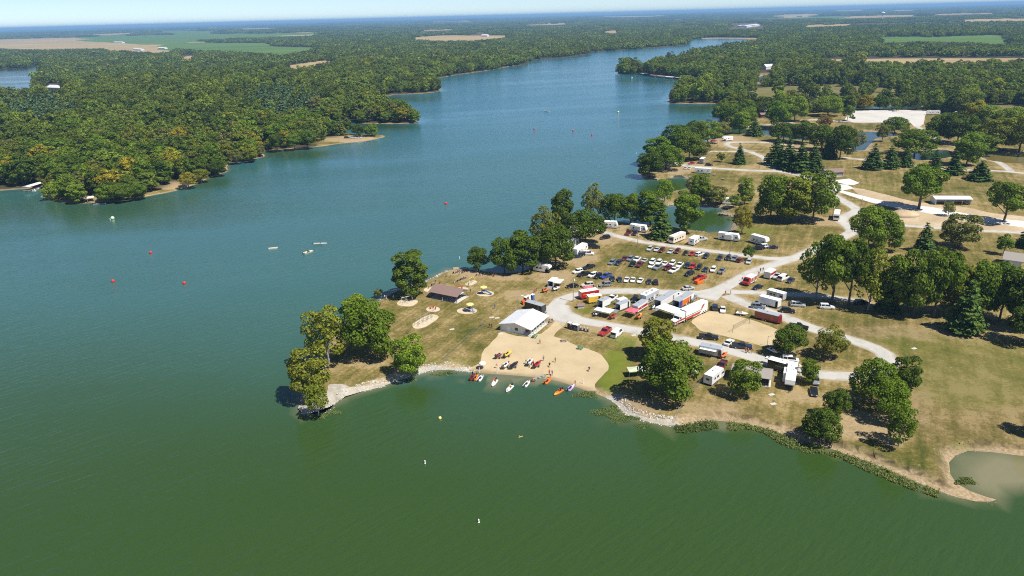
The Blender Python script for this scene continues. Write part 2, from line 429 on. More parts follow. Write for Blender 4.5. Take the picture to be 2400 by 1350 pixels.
def mat_water(name, deep, shallow, bump=1.0, spec=.5):
    m, nt, b, N, L = _nt(name)
    tc = N('ShaderNodeTexCoord')
    P_ = tc.outputs['Object']
    zone = N('ShaderNodeVertexColor', layer_name='depth')  # zones of water tone and calm; alpha is a painted sky reflection
    sep = N('ShaderNodeSeparateColor'); L(zone.outputs[0], sep.inputs[0])
    cl = N('ShaderNodeTexNoise', Scale=.012, Detail=3.0); L(P_, cl.inputs['Vector'])
    c = mixc(N, L, math_(N, L, 'MULTIPLY', cl.outputs['Fac'], .5), deep, tuple(x * .8 for x in deep))
    c = mixc(N, L, zone.outputs[1], c, (.026, .125, .165))  # blue of the reflected sky put into the far water's colour
    c = mixc(N, L, sep.outputs[0], c, shallow)
    c = mixc(N, L, sep.outputs[1], c, (.19, .175, .095))
    L(c, b.inputs['Base Color'])
    b.inputs['IOR'].default_value = 1.33
    b.inputs['Specular IOR Level'].default_value = spec
    # wind: short ripples running in bands, gusts and lee streaks
    mp = N('ShaderNodeMapping'); mp.vector_type = 'TEXTURE'; mp.inputs['Rotation'].default_value = (0, 0, R(40)); mp.inputs['Scale'].default_value = (6.5, 1.6, 2)
    L(P_, mp.inputs['Vector'])
    w1 = N('ShaderNodeTexNoise', Scale=1.0, Detail=3.0, Roughness=.55, Distortion=.3); L(mp.outputs[0], w1.inputs['Vector'])
    mp2 = N('ShaderNodeMapping'); mp2.vector_type = 'TEXTURE'; mp2.inputs['Rotation'].default_value = (0, 0, R(-32)); mp2.inputs['Scale'].default_value = (3.6, 1.1, 1)
    L(P_, mp2.inputs['Vector'])
    w2 = N('ShaderNodeTexNoise', Scale=1.0, Detail=2.0, Roughness=.6); L(mp2.outputs[0], w2.inputs['Vector'])
    mp3 = N('ShaderNodeMapping'); mp3.vector_type = 'TEXTURE'; mp3.inputs['Rotation'].default_value = (0, 0, R(12)); mp3.inputs['Scale'].default_value = (280, 62, 100)
    L(P_, mp3.inputs['Vector'])
    gust = N('ShaderNodeTexNoise', Scale=1.0, Detail=4.0, Roughness=.6); L(mp3.outputs[0], gust.inputs['Vector'])
    g = N('ShaderNodeMapRange'); g.inputs['From Min'].default_value = .3; g.inputs['From Max'].default_value = .68; g.inputs['To Min'].default_value = .2; g.inputs['To Max'].default_value = 1.25
    L(gust.outputs['Fac'], g.inputs['Value'])
    hgt = math_(N, L, 'ADD', math_(N, L, 'MULTIPLY', w1.outputs['Fac'], 1.0), math_(N, L, 'MULTIPLY', w2.outputs['Fac'], .45))
    calm = math_(N, L, 'SUBTRACT', 1.0, math_(N, L, 'MULTIPLY', sep.outputs[2], .8))
    st = math_(N, L, 'MULTIPLY', math_(N, L, 'MULTIPLY', g.outputs[0], calm), .55 * bump)
    bp = N('ShaderNodeBump', Distance=.55); L(hgt, bp.inputs['Height']); L(st, bp.inputs['Strength'])
    L(bp.outputs[0], b.inputs['Normal'])
    rg = math_(N, L, 'ADD', .05, math_(N, L, 'MULTIPLY', math_(N, L, 'MULTIPLY', g.outputs[0], calm), .10))
    L(rg, b.inputs['Roughness'])
    return m


# ------------------------------------------------------------------ height of the ground
BEACH_C = unproj(1250, 880)
ERODE_X = unproj(1600, 995)[0]


def hills(xy):
    xy = np.asarray(xy, float).reshape(-1, 2)
    r = np.linalg.norm(xy, axis=1)
    h = smooth(650, 1600, r) * 5.5 * vnoise(xy, 420, 5, 2) + smooth(3500, 9000, r) * 20 * vnoise(xy, 3000, 6, 3)
    h += smooth(4500, 12000, r) * 10
    left = np.array(unproj(250, 300))
    h += 7 * np.exp(-((xy[:, 0] - left[0]) / 350) ** 2 - ((xy[:, 1] - left[1] - 150) / 420) ** 2)
    return h


def gz_arr(xy, need_d=False):
    xy = np.asarray(xy, float).reshape(-1, 2)
    d = seg_dist(xy, LAKE_D)
    for p in PONDS:
        d = np.minimum(d, seg_dist(xy, p))
    r = np.linalg.norm(xy, axis=1)
    bw = np.where(r < 450, 2.6, 5.0)
    bb = np.linalg.norm(xy - BEACH_C, axis=1)
    bw = bw + 13 * (1 - smooth(14, 27, bb))
    prof = smooth(0, 1, d / bw)
    er = smooth(0, 10, xy[:, 0] - ERODE_X) * (1 - smooth(160, 175, xy[:, 1]))
    prof = prof * (1 - er) + er * (.22 * smooth(0, 2.6, d) + .78 * smooth(2.55, 3.15, d + .25 * vnoise(xy, 4, 77, 2)))
    z = -0.06 + (LAND + .06) * prof + hills(xy) * smooth(5, 160, d)
    z = z + .12 * vnoise(xy, 25, 8, 2) * smooth(3, 12, d) * (r < 700)
    return (z, d) if need_d else z


def gz(x, y):
    return float(gz_arr([[x, y]])[0])


def P(x, y, up=0.0):
    """photograph pixel -> Vector on the ground (up: height of the pixel's point above the ground)"""
    z = LAND
    for _ in range(3):
        q = unproj(x, y, z + up)
        z = gz(q[0], q[1])
    return Vector((q[0], q[1], z))


def px_per_m(x, y):
    q = P(x, y)
    return FPX / ((q - Vector((0, 0, CAM_H))).dot(CAM_ROT @ Vector((0, 0, -1))))


# ------------------------------------------------------------------ ground sheet, cut along roads, sand, fields and shores
def strip(pts, w, step=3.0):
    c = catmull([unproj(x, y) for x, y in pts], step, False, 30)
    t = np.gradient(c, axis=0)
    t /= np.linalg.norm(t, axis=1)[:, None]
    nrm = np.column_stack([-t[:, 1], t[:, 0]])
    j = vnoise(c, 7, 21, 2)[:, None] * .4
    k = vnoise(c, 9, 22, 2)[:, None] * .4
    return np.vstack([c + nrm * (w / 2 + j), (c - nrm * (w / 2 + k))[::-1]])


def patch(px, step=2.5, jag=.3, z=LAND, sharp=False):
    c = [unproj(x, y, z) for x, y in px]
    if sharp:
        out = []
        for i in range(len(c)):
            a, b_ = c[i], c[(i + 1) % len(c)]
            m = int(min(max(np.linalg.norm(b_ - a) / step, 1), 40))
            out += [a + (b_ - a) * k / m for k in range(m)]
        c = np.array(out)
    else:
        c = catmull(c, step, True, 30)
    if jag:
        c = c + np.column_stack([vnoise(c, 4, 31, 3), vnoise(c, 4, 32, 3)]) * jag
    return c


CENTRES = [(catmull([unproj(x, y) for x, y in p], 4.0, False, 20), w) for p, w in ROADS]
REGIONS = []     # (name, polygon, label) in order of rising priority


def add_region(name, poly):
    REGIONS.append((name, np.asarray(poly)))


for p in TAN_FIELDS_PX:
    add_region('crop_field', patch([(x, y + (6 if y > 50 else 2)) for x, y in p], 60, 0, 2)); add_region('crop_field', patch(p, 60, 0, 2))
for p in GREEN_FIELDS_PX:
    add_region('green_field', patch([(x, y + (6 if y > 50 else 2)) for x, y in p], 60, 0, 2)); add_region('green_field', patch(p, 60, 0, 2))
for p in MEADOWS_PX:
    add_region('meadow', patch([(x, y + 12) for x, y in p], 15, 1.0)); add_region('meadow', patch(p, 15, 1.0))
for p in DIRT_PX: add_region('dirt_ground', patch(p, 3, .5))
add_region('gravel_lot', patch(LOT_PX, 5, .4))
for p in BANK_PX: add_region('stone_bank', patch([(x, y - 5) for x, y in p], 1.2, .6))
add_region('sand_beach', patch(BEACH_PX, 1.2, .55))
add_region('volleyball_sand', patch(VOLLEY_PX, 1.5, .3))
for p in PITS_PX: add_region('sand_pit', patch(p, .8, .12))
for p in PADS_PX: add_region('concrete_pad', patch(p, 3, .2, LAND, True))
for p, w in PATHS: add_region('sand_beach', strip(p, w, 1.5))
for p, w in ROADS: add_region('gravel_road', strip(p, w))
for p in PONDS: add_region('pond_bed', p)
add_region('lake_bed', LAKE_OUT)

FAR = 46000.0
track_pts = []
for c_, w_ in CENTRES:
    t_ = np.gradient(c_, axis=0); t_ /= np.linalg.norm(t_, axis=1)[:, None]
    n_ = np.column_stack([-t_[:, 1], t_[:, 0]])
    for k_ in (-.36, -.24, -.1, .1, .24, .36): track_pts.append(c_ + n_ * w_ * k_)
track_pts = np.vstack(track_pts)
pts = []
polys = []
for name, poly in REGIONS:
    polys.append(list(range(len(pts), len(pts) + len(poly))))
    pts += [tuple(p) for p in poly]
outer = [(-FAR, -400), (FAR, -400), (FAR, FAR), (-FAR, FAR)]
polys.append(list(range(len(pts), len(pts) + 4)))
pts += outer


def grid(x0, x1, y0, y1, s, hole=None):
    xs = np.arange(x0, x1, s); ys = np.arange(y0, y1, s)
    g = np.stack(np.meshgrid(xs, ys), -1).reshape(-1, 2) + RNG.uniform(-.33, .33, (len(xs) * len(ys), 2)) * s
    if hole is not None:
        g = g[~((g[:, 0] > hole[0]) & (g[:, 0] < hole[1]) & (g[:, 1] > hole[2]) & (g[:, 1] < hole[3]))]
    return g


near = (-75, 240, 105, 400)
mid = (-420, 480, 105, 900)
g1 = grid(*near, 2.6); g2 = grid(*mid, 11, near); g3 = grid(-2600, 2600, 105, 4200, 70, mid); g4 = grid(-20000, 20000, 0, FAR - 500, 600, (-2600, 2600, 105, 4200))
ring = []
_t = np.roll(LAKE, -1, 0) - np.roll(LAKE, 1, 0)
_t /= np.maximum(np.linalg.norm(_t, axis=1), 1e-6)[:, None]
_nr = np.column_stack([-_t[:, 1], _t[:, 0]])
for off in (1.0, 2.3, 2.65, 2.95, 3.3, 4.6):
    for sgn in (1, -1):
        ring.append((LAKE + _nr * off * sgn)[::1])
ring = np.vstack(ring)
ring = ring[seg_dist(ring, LAKE_D) > .55]
g = np.vstack([g1, g2, g3, g4, ring, track_pts])
g = g[~in_poly(g, LAKE_OUT)]
pts += [tuple(p) for p in g]
edges_in = [(p[i], p[(i + 1) % len(p)]) for p in polys for i in range(len(p))]
ov, oe, of, _, _, _ = delaunay_2d_cdt([Vector(p) for p in pts], edges_in, [], 0, 1e-4, False)
V2 = np.array([(v.x, v.y) for v in ov])
OF = np.array([tuple(f) for f in of])
CEN = V2[OF].mean(1)
FREG = np.full(len(OF), -1)
for k, (nm_, poly) in enumerate(REGIONS):
    lo, hi = poly.min(0), poly.max(0)
    sel = np.where(((CEN >= lo) & (CEN <= hi)).all(1))[0]
    FREG[sel[in_poly(CEN[sel], poly)]] = k
VZ, VD = gz_arr(V2, True)
zone = np.zeros((len(V2), 4), np.float32)
VPX = proj(V2, VZ)
_near = np.linalg.norm(V2, axis=1) < 1500
_ownb = np.where(np.linalg.norm(V2, axis=1) < 430, 1.0, .45)
zone[:, 3] = (1 - smooth(1.2 * _ownb, 3.6 * _ownb, VD + .8 * vnoise(V2, 5, 41, 2))) * _near
for (x, y, rx, ry, a) in BARE_SPOTS:
    q = ((VPX[:, 0] - x) / rx) ** 2 + ((VPX[:, 1] - y) / ry) ** 2
    zone[:, 0] = np.maximum(zone[:, 0], a * (1 - smooth(.2, 1.3, q)) * _near)
for (x, y, rx, ry, a) in LUSH_SPOTS:
    q = ((VPX[:, 0] - x) / rx) ** 2 + ((VPX[:, 1] - y) / ry) ** 2
    zone[:, 1] = np.maximum(zone[:, 1], a * (1 - smooth(.5, 1.15, q)) * _near)
_nr_i = np.where((np.linalg.norm(V2, axis=1) < 900) & (V2[:, 0] > 0))[0]
RDIST = np.full(len(V2), 99.0)          # distance from a road's middle in road widths
EDGE = np.full(len(V2), 99.0)           # metres beyond a road's edge
for c_, w_ in CENTRES:
    d_ = seg_dist(V2[_nr_i], c_, False)
    RDIST[_nr_i] = np.minimum(RDIST[_nr_i], d_ / w_)
    EDGE[_nr_i] = np.minimum(EDGE[_nr_i], d_ - w_ / 2)
zone[:, 0] = np.maximum(zone[:, 0], .42 * (1 - smooth(-.2, 2.4, EDGE + .5 * vnoise(V2, 6, 51, 2))))
PARK_PX = [(640, 1300), (640, 700), (900, 560), (1230, 560), (1330, 500), (1480, 440), (1480, 330), (1640, 318), (1690, 280), (1800, 270), (1960, 262), (2200, 262), (2420, 330), (2900, 420), (2900, 1300)]
SPIT_PX = [(750, 322), (800, 316), (900, 314), (905, 325), (800, 340), (740, 345)]
CAMPS_PX = [[(60, 445), (110, 436), (165, 462), (240, 462), (330, 455), (420, 425), (440, 445), (330, 475), (60, 480)]]
inpark = in_poly(VPX, PARK_PX) | in_poly(VPX, SPIT_PX) | in_poly(VPX, CAMPS_PX[0])
zone[:, 2] = np.where(inpark, 0, 1) * np.where(np.linalg.norm(V2, axis=1) < 3500, 1, .7)
buckets = {}
for f, k in zip(of, FREG.tolist()):
    buckets.setdefault(k, []).append(f)

SAND = mat_patchy('beach_sand', [(.3, (.37, .285, .165)), (.5, (.455, .36, .22)), (.7, (.51, .41, .265))], .16, 3.0, bump=.5, wet=(.20, .145, .085))
SURF = {'crop_field': mat_patchy('ripe_crop', [(.3, (.25, .18, .085)), (.5, (.33, .245, .12)), (.7, (.42, .33, .18))], .006, .05, bump=0, aniso=(.2, .2)),
    'green_field': mat_patchy('green_crop', [(.3, (.055, .115, .018)), (.5, (.085, .15, .028)), (.7, (.12, .18, .04))], .006, .05, bump=0, aniso=(.2, .2)),
    'meadow': mat_patchy('meadow_grass', [(.3, (.09, .095, .025)), (.5, (.14, .13, .042)), (.7, (.20, .17, .065))], .03, .4),
    'dirt_ground': mat_patchy('bare_dirt', [(.3, (.30, .225, .135)), (.5, (.42, .325, .205)), (.7, (.55, .46, .33))], .08, .9, aniso=(.5, .5)),
    'gravel_lot': mat_patchy('pale_gravel_lot', [(.3, (.40, .385, .35)), (.5, (.50, .48, .44)), (.7, (.58, .56, .52))], .05, .6),
    'stone_bank': mat_patchy('limestone_gravel_bank', [(.3, (.24, .21, .17)), (.5, (.37, .335, .28)), (.7, (.50, .47, .41))], .6, 3.5, bump=1.0),
    'sand_beach': SAND, 'volleyball_sand': SAND, 'sand_pit': mat_patchy('pea_gravel', [(.3, (.42, .34, .22)), (.5, (.52, .43, .30)), (.7, (.60, .51, .38))], .5, 4),
    'concrete_pad': mat_patchy('new_concrete', [(.3, (.52, .505, .46)), (.5, (.60, .585, .545)), (.7, (.66, .645, .61))], .1, 1.2, bump=.05),
    'gravel_road': mat_patchy('pale_limestone_gravel', [(.28, (.31, .29, .25)), (.48, (.42, .405, .365)), (.72, (.485, .47, .437))], .22, 2.2, aniso=(.9, .55), bump=.2, tracks=((.465, .452, .418), (.27, .22, .145)))}
GROUND = mat_ground()
names = {-1: 'ground'}
labels = {'ground': 'mown summer-dry grass of the lakeside park and country beyond', 'crop_field': 'ripe tan crop field', 'sand_beach': 'pale sand of the swimming beach'}


shade_thatch = np.zeros_like(zone)
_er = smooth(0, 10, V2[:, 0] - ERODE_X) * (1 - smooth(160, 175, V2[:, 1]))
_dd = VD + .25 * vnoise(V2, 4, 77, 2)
shade_thatch[:, 0] = _er * smooth(2.3, 2.6, _dd) * (1 - smooth(2.95, 3.3, _dd)) * .65  # shadow line of the bank step, painted as a dark band
for (x, y, rx, ry, a) in [(2280, 930, 250, 150, .24), (2090, 785, 260, 40, .2), (1700, 960, 120, 40, .16), (1500, 955, 60, 26, .2)]:      # browner thatch
    q = ((VPX[:, 0] - x) / rx) ** 2 + ((VPX[:, 1] - y) / ry) ** 2
    shade_thatch[:, 0] = np.maximum(shade_thatch[:, 0], a * (1 - smooth(.3, 1.3, q)) * _near)
zroad = np.zeros_like(zone)
zroad[:, 0] = smooth(.43, .52, RDIST)
zroad[:, 1] = np.exp(-((RDIST - .24) / .10) ** 2)
zsand = np.zeros_like(zone)
zsand[:, 3] = 1 - smooth(.4, 2.4, VD + .4 * vnoise(V2, 5, 43, 2))


def land_mesh(name, faces, material, zoned=None):
    idx = sorted({i for f in faces for i in f})
    remap = {j: k for k, j in enumerate(idx)}
    me = bpy.data.meshes.new(name)
    me.from_pydata([(V2[i, 0], V2[i, 1], VZ[i]) for i in idx], [], [[remap[i] for i in f] for f in faces])
    if zoned is not None:
        a = me.color_attributes.new('zone', 'FLOAT_COLOR', 'POINT')
        a.data.foreach_set('color', zoned[idx].ravel())
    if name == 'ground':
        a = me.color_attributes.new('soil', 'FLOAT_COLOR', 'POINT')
        a.data.foreach_set('color', shade_thatch[idx].ravel())
    me.materials.append(material)
    me.polygons.foreach_set('use_smooth', [True] * len(me.polygons))
    o = mesh_obj(name, me)
    tag(o, kind='structure')
    return o


# one object per road, field, pit; road pieces share the crossing so they are joined into one road net
joined = {}
for k, faces in buckets.items():
    nm = 'ground' if k == -1 else REGIONS[k][0]
    if nm in ('lake_bed', 'pond_bed'): continue
    key = nm if nm in ('ground', 'gravel_road', 'concrete_pad', 'dirt_ground', 'sand_beach') else (nm, k)
    joined.setdefault(key, []).extend(faces)
for key, faces in joined.items():
    nm = key if isinstance(key, str) else key[0]
    land_mesh(nm, faces, GROUND if nm == 'ground' else SURF[nm], {'ground': zone, 'gravel_road': zroad, 'sand_beach': zsand}.get(nm))

# ------------------------------------------------------------------ water
LAKE_MAT = mat_water('lake_water', (.042, .118, .104), (.029, .060, .006), 1.15, .9)
POND_MATS = [mat_water('pond_water', (.03, .055, .03), (.03, .055, .02), .5), mat_water('muddy_pond_water', (.16, .125, .035), (.16, .125, .035), .2, .35)]


def water(name, polys_, z, material, pts_extra, shallow=None):
    p0 = [tuple(p) for p in polys_]
    ed = [(i, (i + 1) % len(p0)) for i in range(len(p0))]
    vs, _, fs, _, _, _ = delaunay_2d_cdt([Vector(p) for p in p0 + [tuple(p) for p in pts_extra]], ed, [], 0, 1e-4, False)
    xy = np.array([(v.x, v.y) for v in vs])
    keep = in_poly(xy[np.array([tuple(f) for f in fs])].mean(1), p0)
    fs = [f for f, k in zip(fs, keep) if k]
    me = bpy.data.meshes.new(name)
    me.from_pydata([(a, b_, z) for a, b_ in xy], [], fs)
    col = np.zeros((len(xy), 4), np.float32)
    if shallow is not None: col = shallow(xy)
    a = me.color_attributes.new('depth', 'FLOAT_COLOR', 'POINT')
    a.data.foreach_set('color', col.astype(np.float32).ravel())
    me.materials.append(material)
    o = mesh_obj(name, me)
    tag(o, kind='structure')
    return o


# greener, calmer water near the banks and in the coves (pixel blobs give where they lie on the lake); the silty cove beside the spit
GREEN_W = [(1650, 520, 95, 45, .95), (1570, 448, 80, 32, .95), (1780, 308, 120, 16, .8), (1850, 251, 330, 8, .9), (200, 505, 420, 36, .6), (990, 925, 90, 40, .9), (1600, 1040, 90, 45, .6), (770, 985, 60, 22, .7), (1900, 1090, 70, 30, .4), (330, 478, 330, 22, .5), (500, 430, 90, 16, .6), (700, 362, 130, 12, .7), (960, 233, 90, 7, .8), (880, 298, 110, 9, .8), (1620, 256, 80, 12, .6), (1540, 450, 70, 20, .5), (1650, 520, 60, 20, .4), (1530, 192, 90, 6, .5), (1740, 1010, 60, 16, .9)]
SILT_W = [(2350, 1110, 105, 52, 1.0), (1480, 985, 60, 8, .3), (1745, 998, 70, 9, .8), (1250, 892, 170, 8, .75)]


def lake_zones(xy):
    c = np.zeros((len(xy), 4), np.float32)
    px = proj(xy, 0)
    ahead = xy[:, 1] > 50
    for (x, y, rx, ry, a) in GREEN_W:
        q = ((px[:, 0] - x) / rx) ** 2 + ((px[:, 1] - y) / ry) ** 2
        c[:, 0] = np.maximum(c[:, 0], a * (1 - smooth(.1, 1.4, q)) * ahead)
    for (x, y, rx, ry, a) in SILT_W:
        q = ((px[:, 0] - x) / rx) ** 2 + ((px[:, 1] - y) / ry) ** 2
        c[:, 1] = np.maximum(c[:, 1], a * (1 - smooth(.35, 1.5, q)) * ahead)
    calm = c[:, 0].copy()
    c[:, 0] = np.maximum(c[:, 0], .94 * (1 - smooth(125, 285, xy[:, 1] + 22 * vnoise(xy, 80, 71, 2))))      # algae-green bay
    d = seg_dist(xy, LAKE_D)
    c[:, 1] = np.maximum(c[:, 1], .55 * (1 - smooth(.3, 2.6, d)))
    c[:, 2] = np.maximum(np.maximum(calm, c[:, 1]), 1 - smooth(2, 16, d))
    c[:, 3] = smooth(260, 900, xy[:, 1])  # painted sky-reflection blue, growing with distance
    return c


wx = [grid(-120, 330, 95, 300, 6), grid(-420, 480, 100, 900, 18), grid(-900, 900, 300, 2200, 60), grid(-900, 900, -50, 100, 60)]
for off in (1.0, 3.0, 6.0, 11.0):
    for sgn in (1, -1): wx.append((LAKE + _nr * off * sgn)[::2])
wx = np.vstack(wx)
wx = wx[in_poly(wx, LAKE_OUT)]
wx = wx[seg_dist(wx, LAKE_D) > .5]
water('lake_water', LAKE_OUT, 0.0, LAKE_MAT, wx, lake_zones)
for i, p in enumerate(PONDS):
    water('pond_water', p + (p - p.mean(0)) * .02, 0.02, POND_MATS[1 if i == 3 else 0], [])
# ------------------------------------------------------------------ trees
def mat_leaf(name, cols, trans=.36, val=1.0, spread=.5, regional=None, tree_var=(.92, 1.2)):
    """foliage: each tree takes its own tone, each leaf clump a lighter or darker one"""
    m, nt, b, N, L = _nt(name)
    oi = N('ShaderNodeObjectInfo')
    geo = N('ShaderNodeNewGeometry')
    k = len(cols)
    r = ramp(N, [(i / max(k - 1, 1), tuple(c * val for c in col)) for i, col in enumerate(cols)])
    f = oi.outputs['Random']
    if regional:
        ns = N('ShaderNodeTexNoise', Scale=regional, Detail=3.0, Roughness=.6); L(oi.outputs['Location'], ns.inputs['Vector'])
        mr = N('ShaderNodeMapRange'); mr.inputs['From Min'].default_value = .34; mr.inputs['From Max'].default_value = .66; L(ns.outputs['Fac'], mr.inputs['Value'])
        f = math_(N, L, 'ADD', math_(N, L, 'MULTIPLY', f, .55), math_(N, L, 'MULTIPLY', mr.outputs[0], .45))
    L(f, r.inputs[0])
    fr = math_(N, L, 'FRACT', math_(N, L, 'MULTIPLY', oi.outputs['Random'], 37.7))
    tv = N('ShaderNodeMapRange'); tv.inputs['To Min'].default_value = tree_var[0]; tv.inputs['To Max'].default_value = tree_var[1]; L(fr, tv.inputs['Value'])
    isl = N('ShaderNodeMapRange'); isl.inputs['To Min'].default_value = 1 - spread; isl.inputs['To Max'].default_value = 1 + spread
    L(geo.outputs['Random Per Island'], isl.inputs['Value'])
    mu = N('ShaderNodeVectorMath', operation='SCALE'); L(r.outputs[0], mu.inputs[0]); L(math_(N, L, 'MULTIPLY', isl.outputs[0], tv.outputs[0]), mu.inputs['Scale'])
    L(mu.outputs[0], b.inputs['Base Color'])
    b.inputs['Roughness'].default_value = .55
    b.inputs['Specular IOR Level'].default_value = .1
    tr = N('ShaderNodeBsdfTranslucent')
    tm = N('ShaderNodeVectorMath', operation='MULTIPLY'); L(mu.outputs[0], tm.inputs[0]); tm.inputs[1].default_value = (1.2, 1.25, .6)
    L(tm.outputs[0], tr.inputs['Color'])
    ms = N('ShaderNodeMixShader'); ms.inputs[0].default_value = trans
    L(b.outputs[0], ms.inputs[1]); L(tr.outputs[0], ms.inputs[2])
    L(ms.outputs[0], nt.nodes['Material Output'].inputs['Surface'])
    return m


LEAF = {
    'dark': mat_leaf('dark_green_leaves', [(0.076, 0.122, 0.011), (0.091, 0.141, 0.014), (0.084, 0.122, 0.015)]),
    'green': mat_leaf('green_leaves', [(0.113, 0.181, 0.014), (0.138, 0.202, 0.016), (0.123, 0.175, 0.019)]),
    'light': mat_leaf('light_green_leaves', [(0.158, 0.237, 0.018), (0.187, 0.257, 0.025), (0.173, 0.230, 0.029)]),
    'olive': mat_leaf('olive_leaves', [(0.168, 0.202, 0.018), (0.196, 0.211, 0.022), (0.173, 0.182, 0.025)]),
    'yellow': mat_leaf('yellowing_leaves', [(0.249, 0.237, 0.020), (0.290, 0.243, 0.020), (0.234, 0.215, 0.024)]),
    'grey': mat_leaf('grey_green_leaves', [(0.152, 0.173, 0.036), (0.173, 0.175, 0.043)]),
    'willow': mat_leaf('willow_leaves', [(0.165, 0.284, 0.020), (0.179, 0.296, 0.026)]),
    'needle': mat_leaf('pine_needles', [(0.053, 0.100, 0.016), (0.063, 0.112, 0.019), (0.059, 0.114, 0.020)], .2),
    'needle_light': mat_leaf('light_needles', [(.074, .125, .022), (.086, .134, .026)], .2),
    'brown': mat_leaf('rusty_leaves', [(0.207, 0.135, 0.031), (0.234, 0.155, 0.035)]),
    'wood_mix': mat_leaf('mixed_woodland_leaves', [(0.076, 0.113, 0.013), (0.107, 0.159, 0.015), (0.096, 0.127, 0.020), (0.158, 0.200, 0.018), (0.100, 0.146, 0.022), (0.138, 0.164, 0.019), (0.072, 0.105, 0.014), (0.207, 0.223, 0.020), (0.128, 0.135, 0.025)], .36, 1.12, .5, .006, (.66, 1.42)),
}
BARK = mat('tree_bark', (.13, .10, .075), .95, var=.4, scale=2.0)
BARK_PALE = mat('pale_bark', (.30, .27, .23), .9, var=.3, scale=2.0)


def quads_mesh(name, c, nrm, size, materials, seed, elong=1.0, mat_idx=None):
    """leaf clumps: one bent quad per centre c, facing nrm, of the given size"""
    rg = np.random.default_rng(seed)
    n = len(c)
    nrm = nrm / np.maximum(np.linalg.norm(nrm, axis=1), 1e-6)[:, None]
    a = rg.normal(size=(n, 3))
    u = np.cross(nrm, a); u /= np.maximum(np.linalg.norm(u, axis=1), 1e-6)[:, None]
    v = np.cross(nrm, u)
    s = (size * rg.uniform(.65, 1.35, n))[:, None]
    j = lambda: rg.uniform(.7, 1.25, (n, 1))
    p = np.stack([c - u * s * j() * elong, c - v * s * j() + nrm * s * .25, c + u * s * j() * elong - nrm * s * .2, c + v * s * j() + nrm * s * .2], 1).reshape(-1, 3)
    me = bpy.data.meshes.new(name)
    me.from_pydata(p.tolist(), [], (np.arange(n * 4).reshape(-1, 4)).tolist())
    for m in materials: me.materials.append(m)
    return me


def broad_points(seed, h, w, lobes, n, low=.22, tall=False, ragged=1.0):
    rg = np.random.default_rng(seed)
    zc = h * (.5 + low * .5); rz = h * (1 - low) * .5; rx = w * .5
    cs, rs = [], []
    cs.append((0, 0, zc)); rs.append(min(rx, rz) * .62)
    for i in range(lobes):
        t = (i + .5) / lobes
        ph = math.acos(1 - 1.75 * t) if not tall else math.acos(1 - 1.9 * t)
        th = i * 2.39996 + rg.uniform(-.5, .5)
        k = rg.uniform(.52, .88)
        r = rg.uniform(.22, .44) * min(rx, rz) * ragged
        cs.append((math.sin(ph) * math.cos(th) * rx * k, math.sin(ph) * math.sin(th) * rx * k, zc + math.cos(ph) * rz * k * 1.04)); rs.append(r)
    cs = np.array(cs); rs = np.array(rs)
    pick = rg.choice(len(cs), n, p=rs ** 2 / (rs ** 2).sum())
    d = rg.normal(size=(n, 3)); d /= np.linalg.norm(d, axis=1)[:, None]
    out = cs[pick] - np.array([0, 0, zc]); out /= np.maximum(np.linalg.norm(out, axis=1), .5)[:, None]
    d = d + out * .55 + np.array([0, 0, .15]); d /= np.linalg.norm(d, axis=1)[:, None]
    rad = rs[pick] * rg.uniform(.55, 1.12, n) ** .6
    c = cs[pick] + d * rad[:, None] * np.array([1.1, 1.1, .85])
    nr = d + rg.normal(size=(n, 3)) * .42 + np.array([0, 0, .3])
    return c, nr


def crown_broad(name, seed, h=16, w=12, lobes=20, n=3600, size=.36, low=.2, leaf='green', tall=False, ragged=1.0):
    c, nr = broad_points(seed, h, w, lobes, n, low, tall, ragged)
    return quads_mesh(name, c, nr, size, [LEAF[leaf]], seed)


def crown_conifer(name, seed, h=15, w=8, n_tier=15, size=.34, leaf='needle', low=.1, droop=.12, gap=1.0):
    rg = np.random.default_rng(seed)
    cs, ns = [], []
    for t in range(n_tier):
        f = t / (n_tier - 1)
        z = h * (low + (1 - low) * f)
        r = w * .5 * (1 - f) ** .8 + .15
        nb = max(5, int(13 * (1 - f) + 4))
        for b_ in range(nb):
            a = 2 * math.pi * b_ / nb + rg.uniform(-.3, .3) + t
            rr = r * rg.uniform(.72, 1.1)
            m = max(2, int(rr / (size * .62)))
            for k in range(m):
                q = (k + .6) / m
                s_ = rg.normal(size=3) * .16 * (1 + q)
                for side in ((-1, 1) if q > .25 else (0,)):
                    off = side * .32 * q * rr * .4
                    cs.append((math.cos(a) * rr * q - math.sin(a) * off + s_[0], math.sin(a) * rr * q + math.cos(a) * off + s_[1], z - droop * rr * q ** 1.5 + s_[2] * .5))
                    ns.append((math.cos(a) * .35 + s_[0], math.sin(a) * .35 + s_[1], 1))
    return quads_mesh(name, np.array(cs), np.array(ns) + rg.normal(size=(len(cs), 3)) * .3, size, [LEAF[leaf]], seed, 1.25)


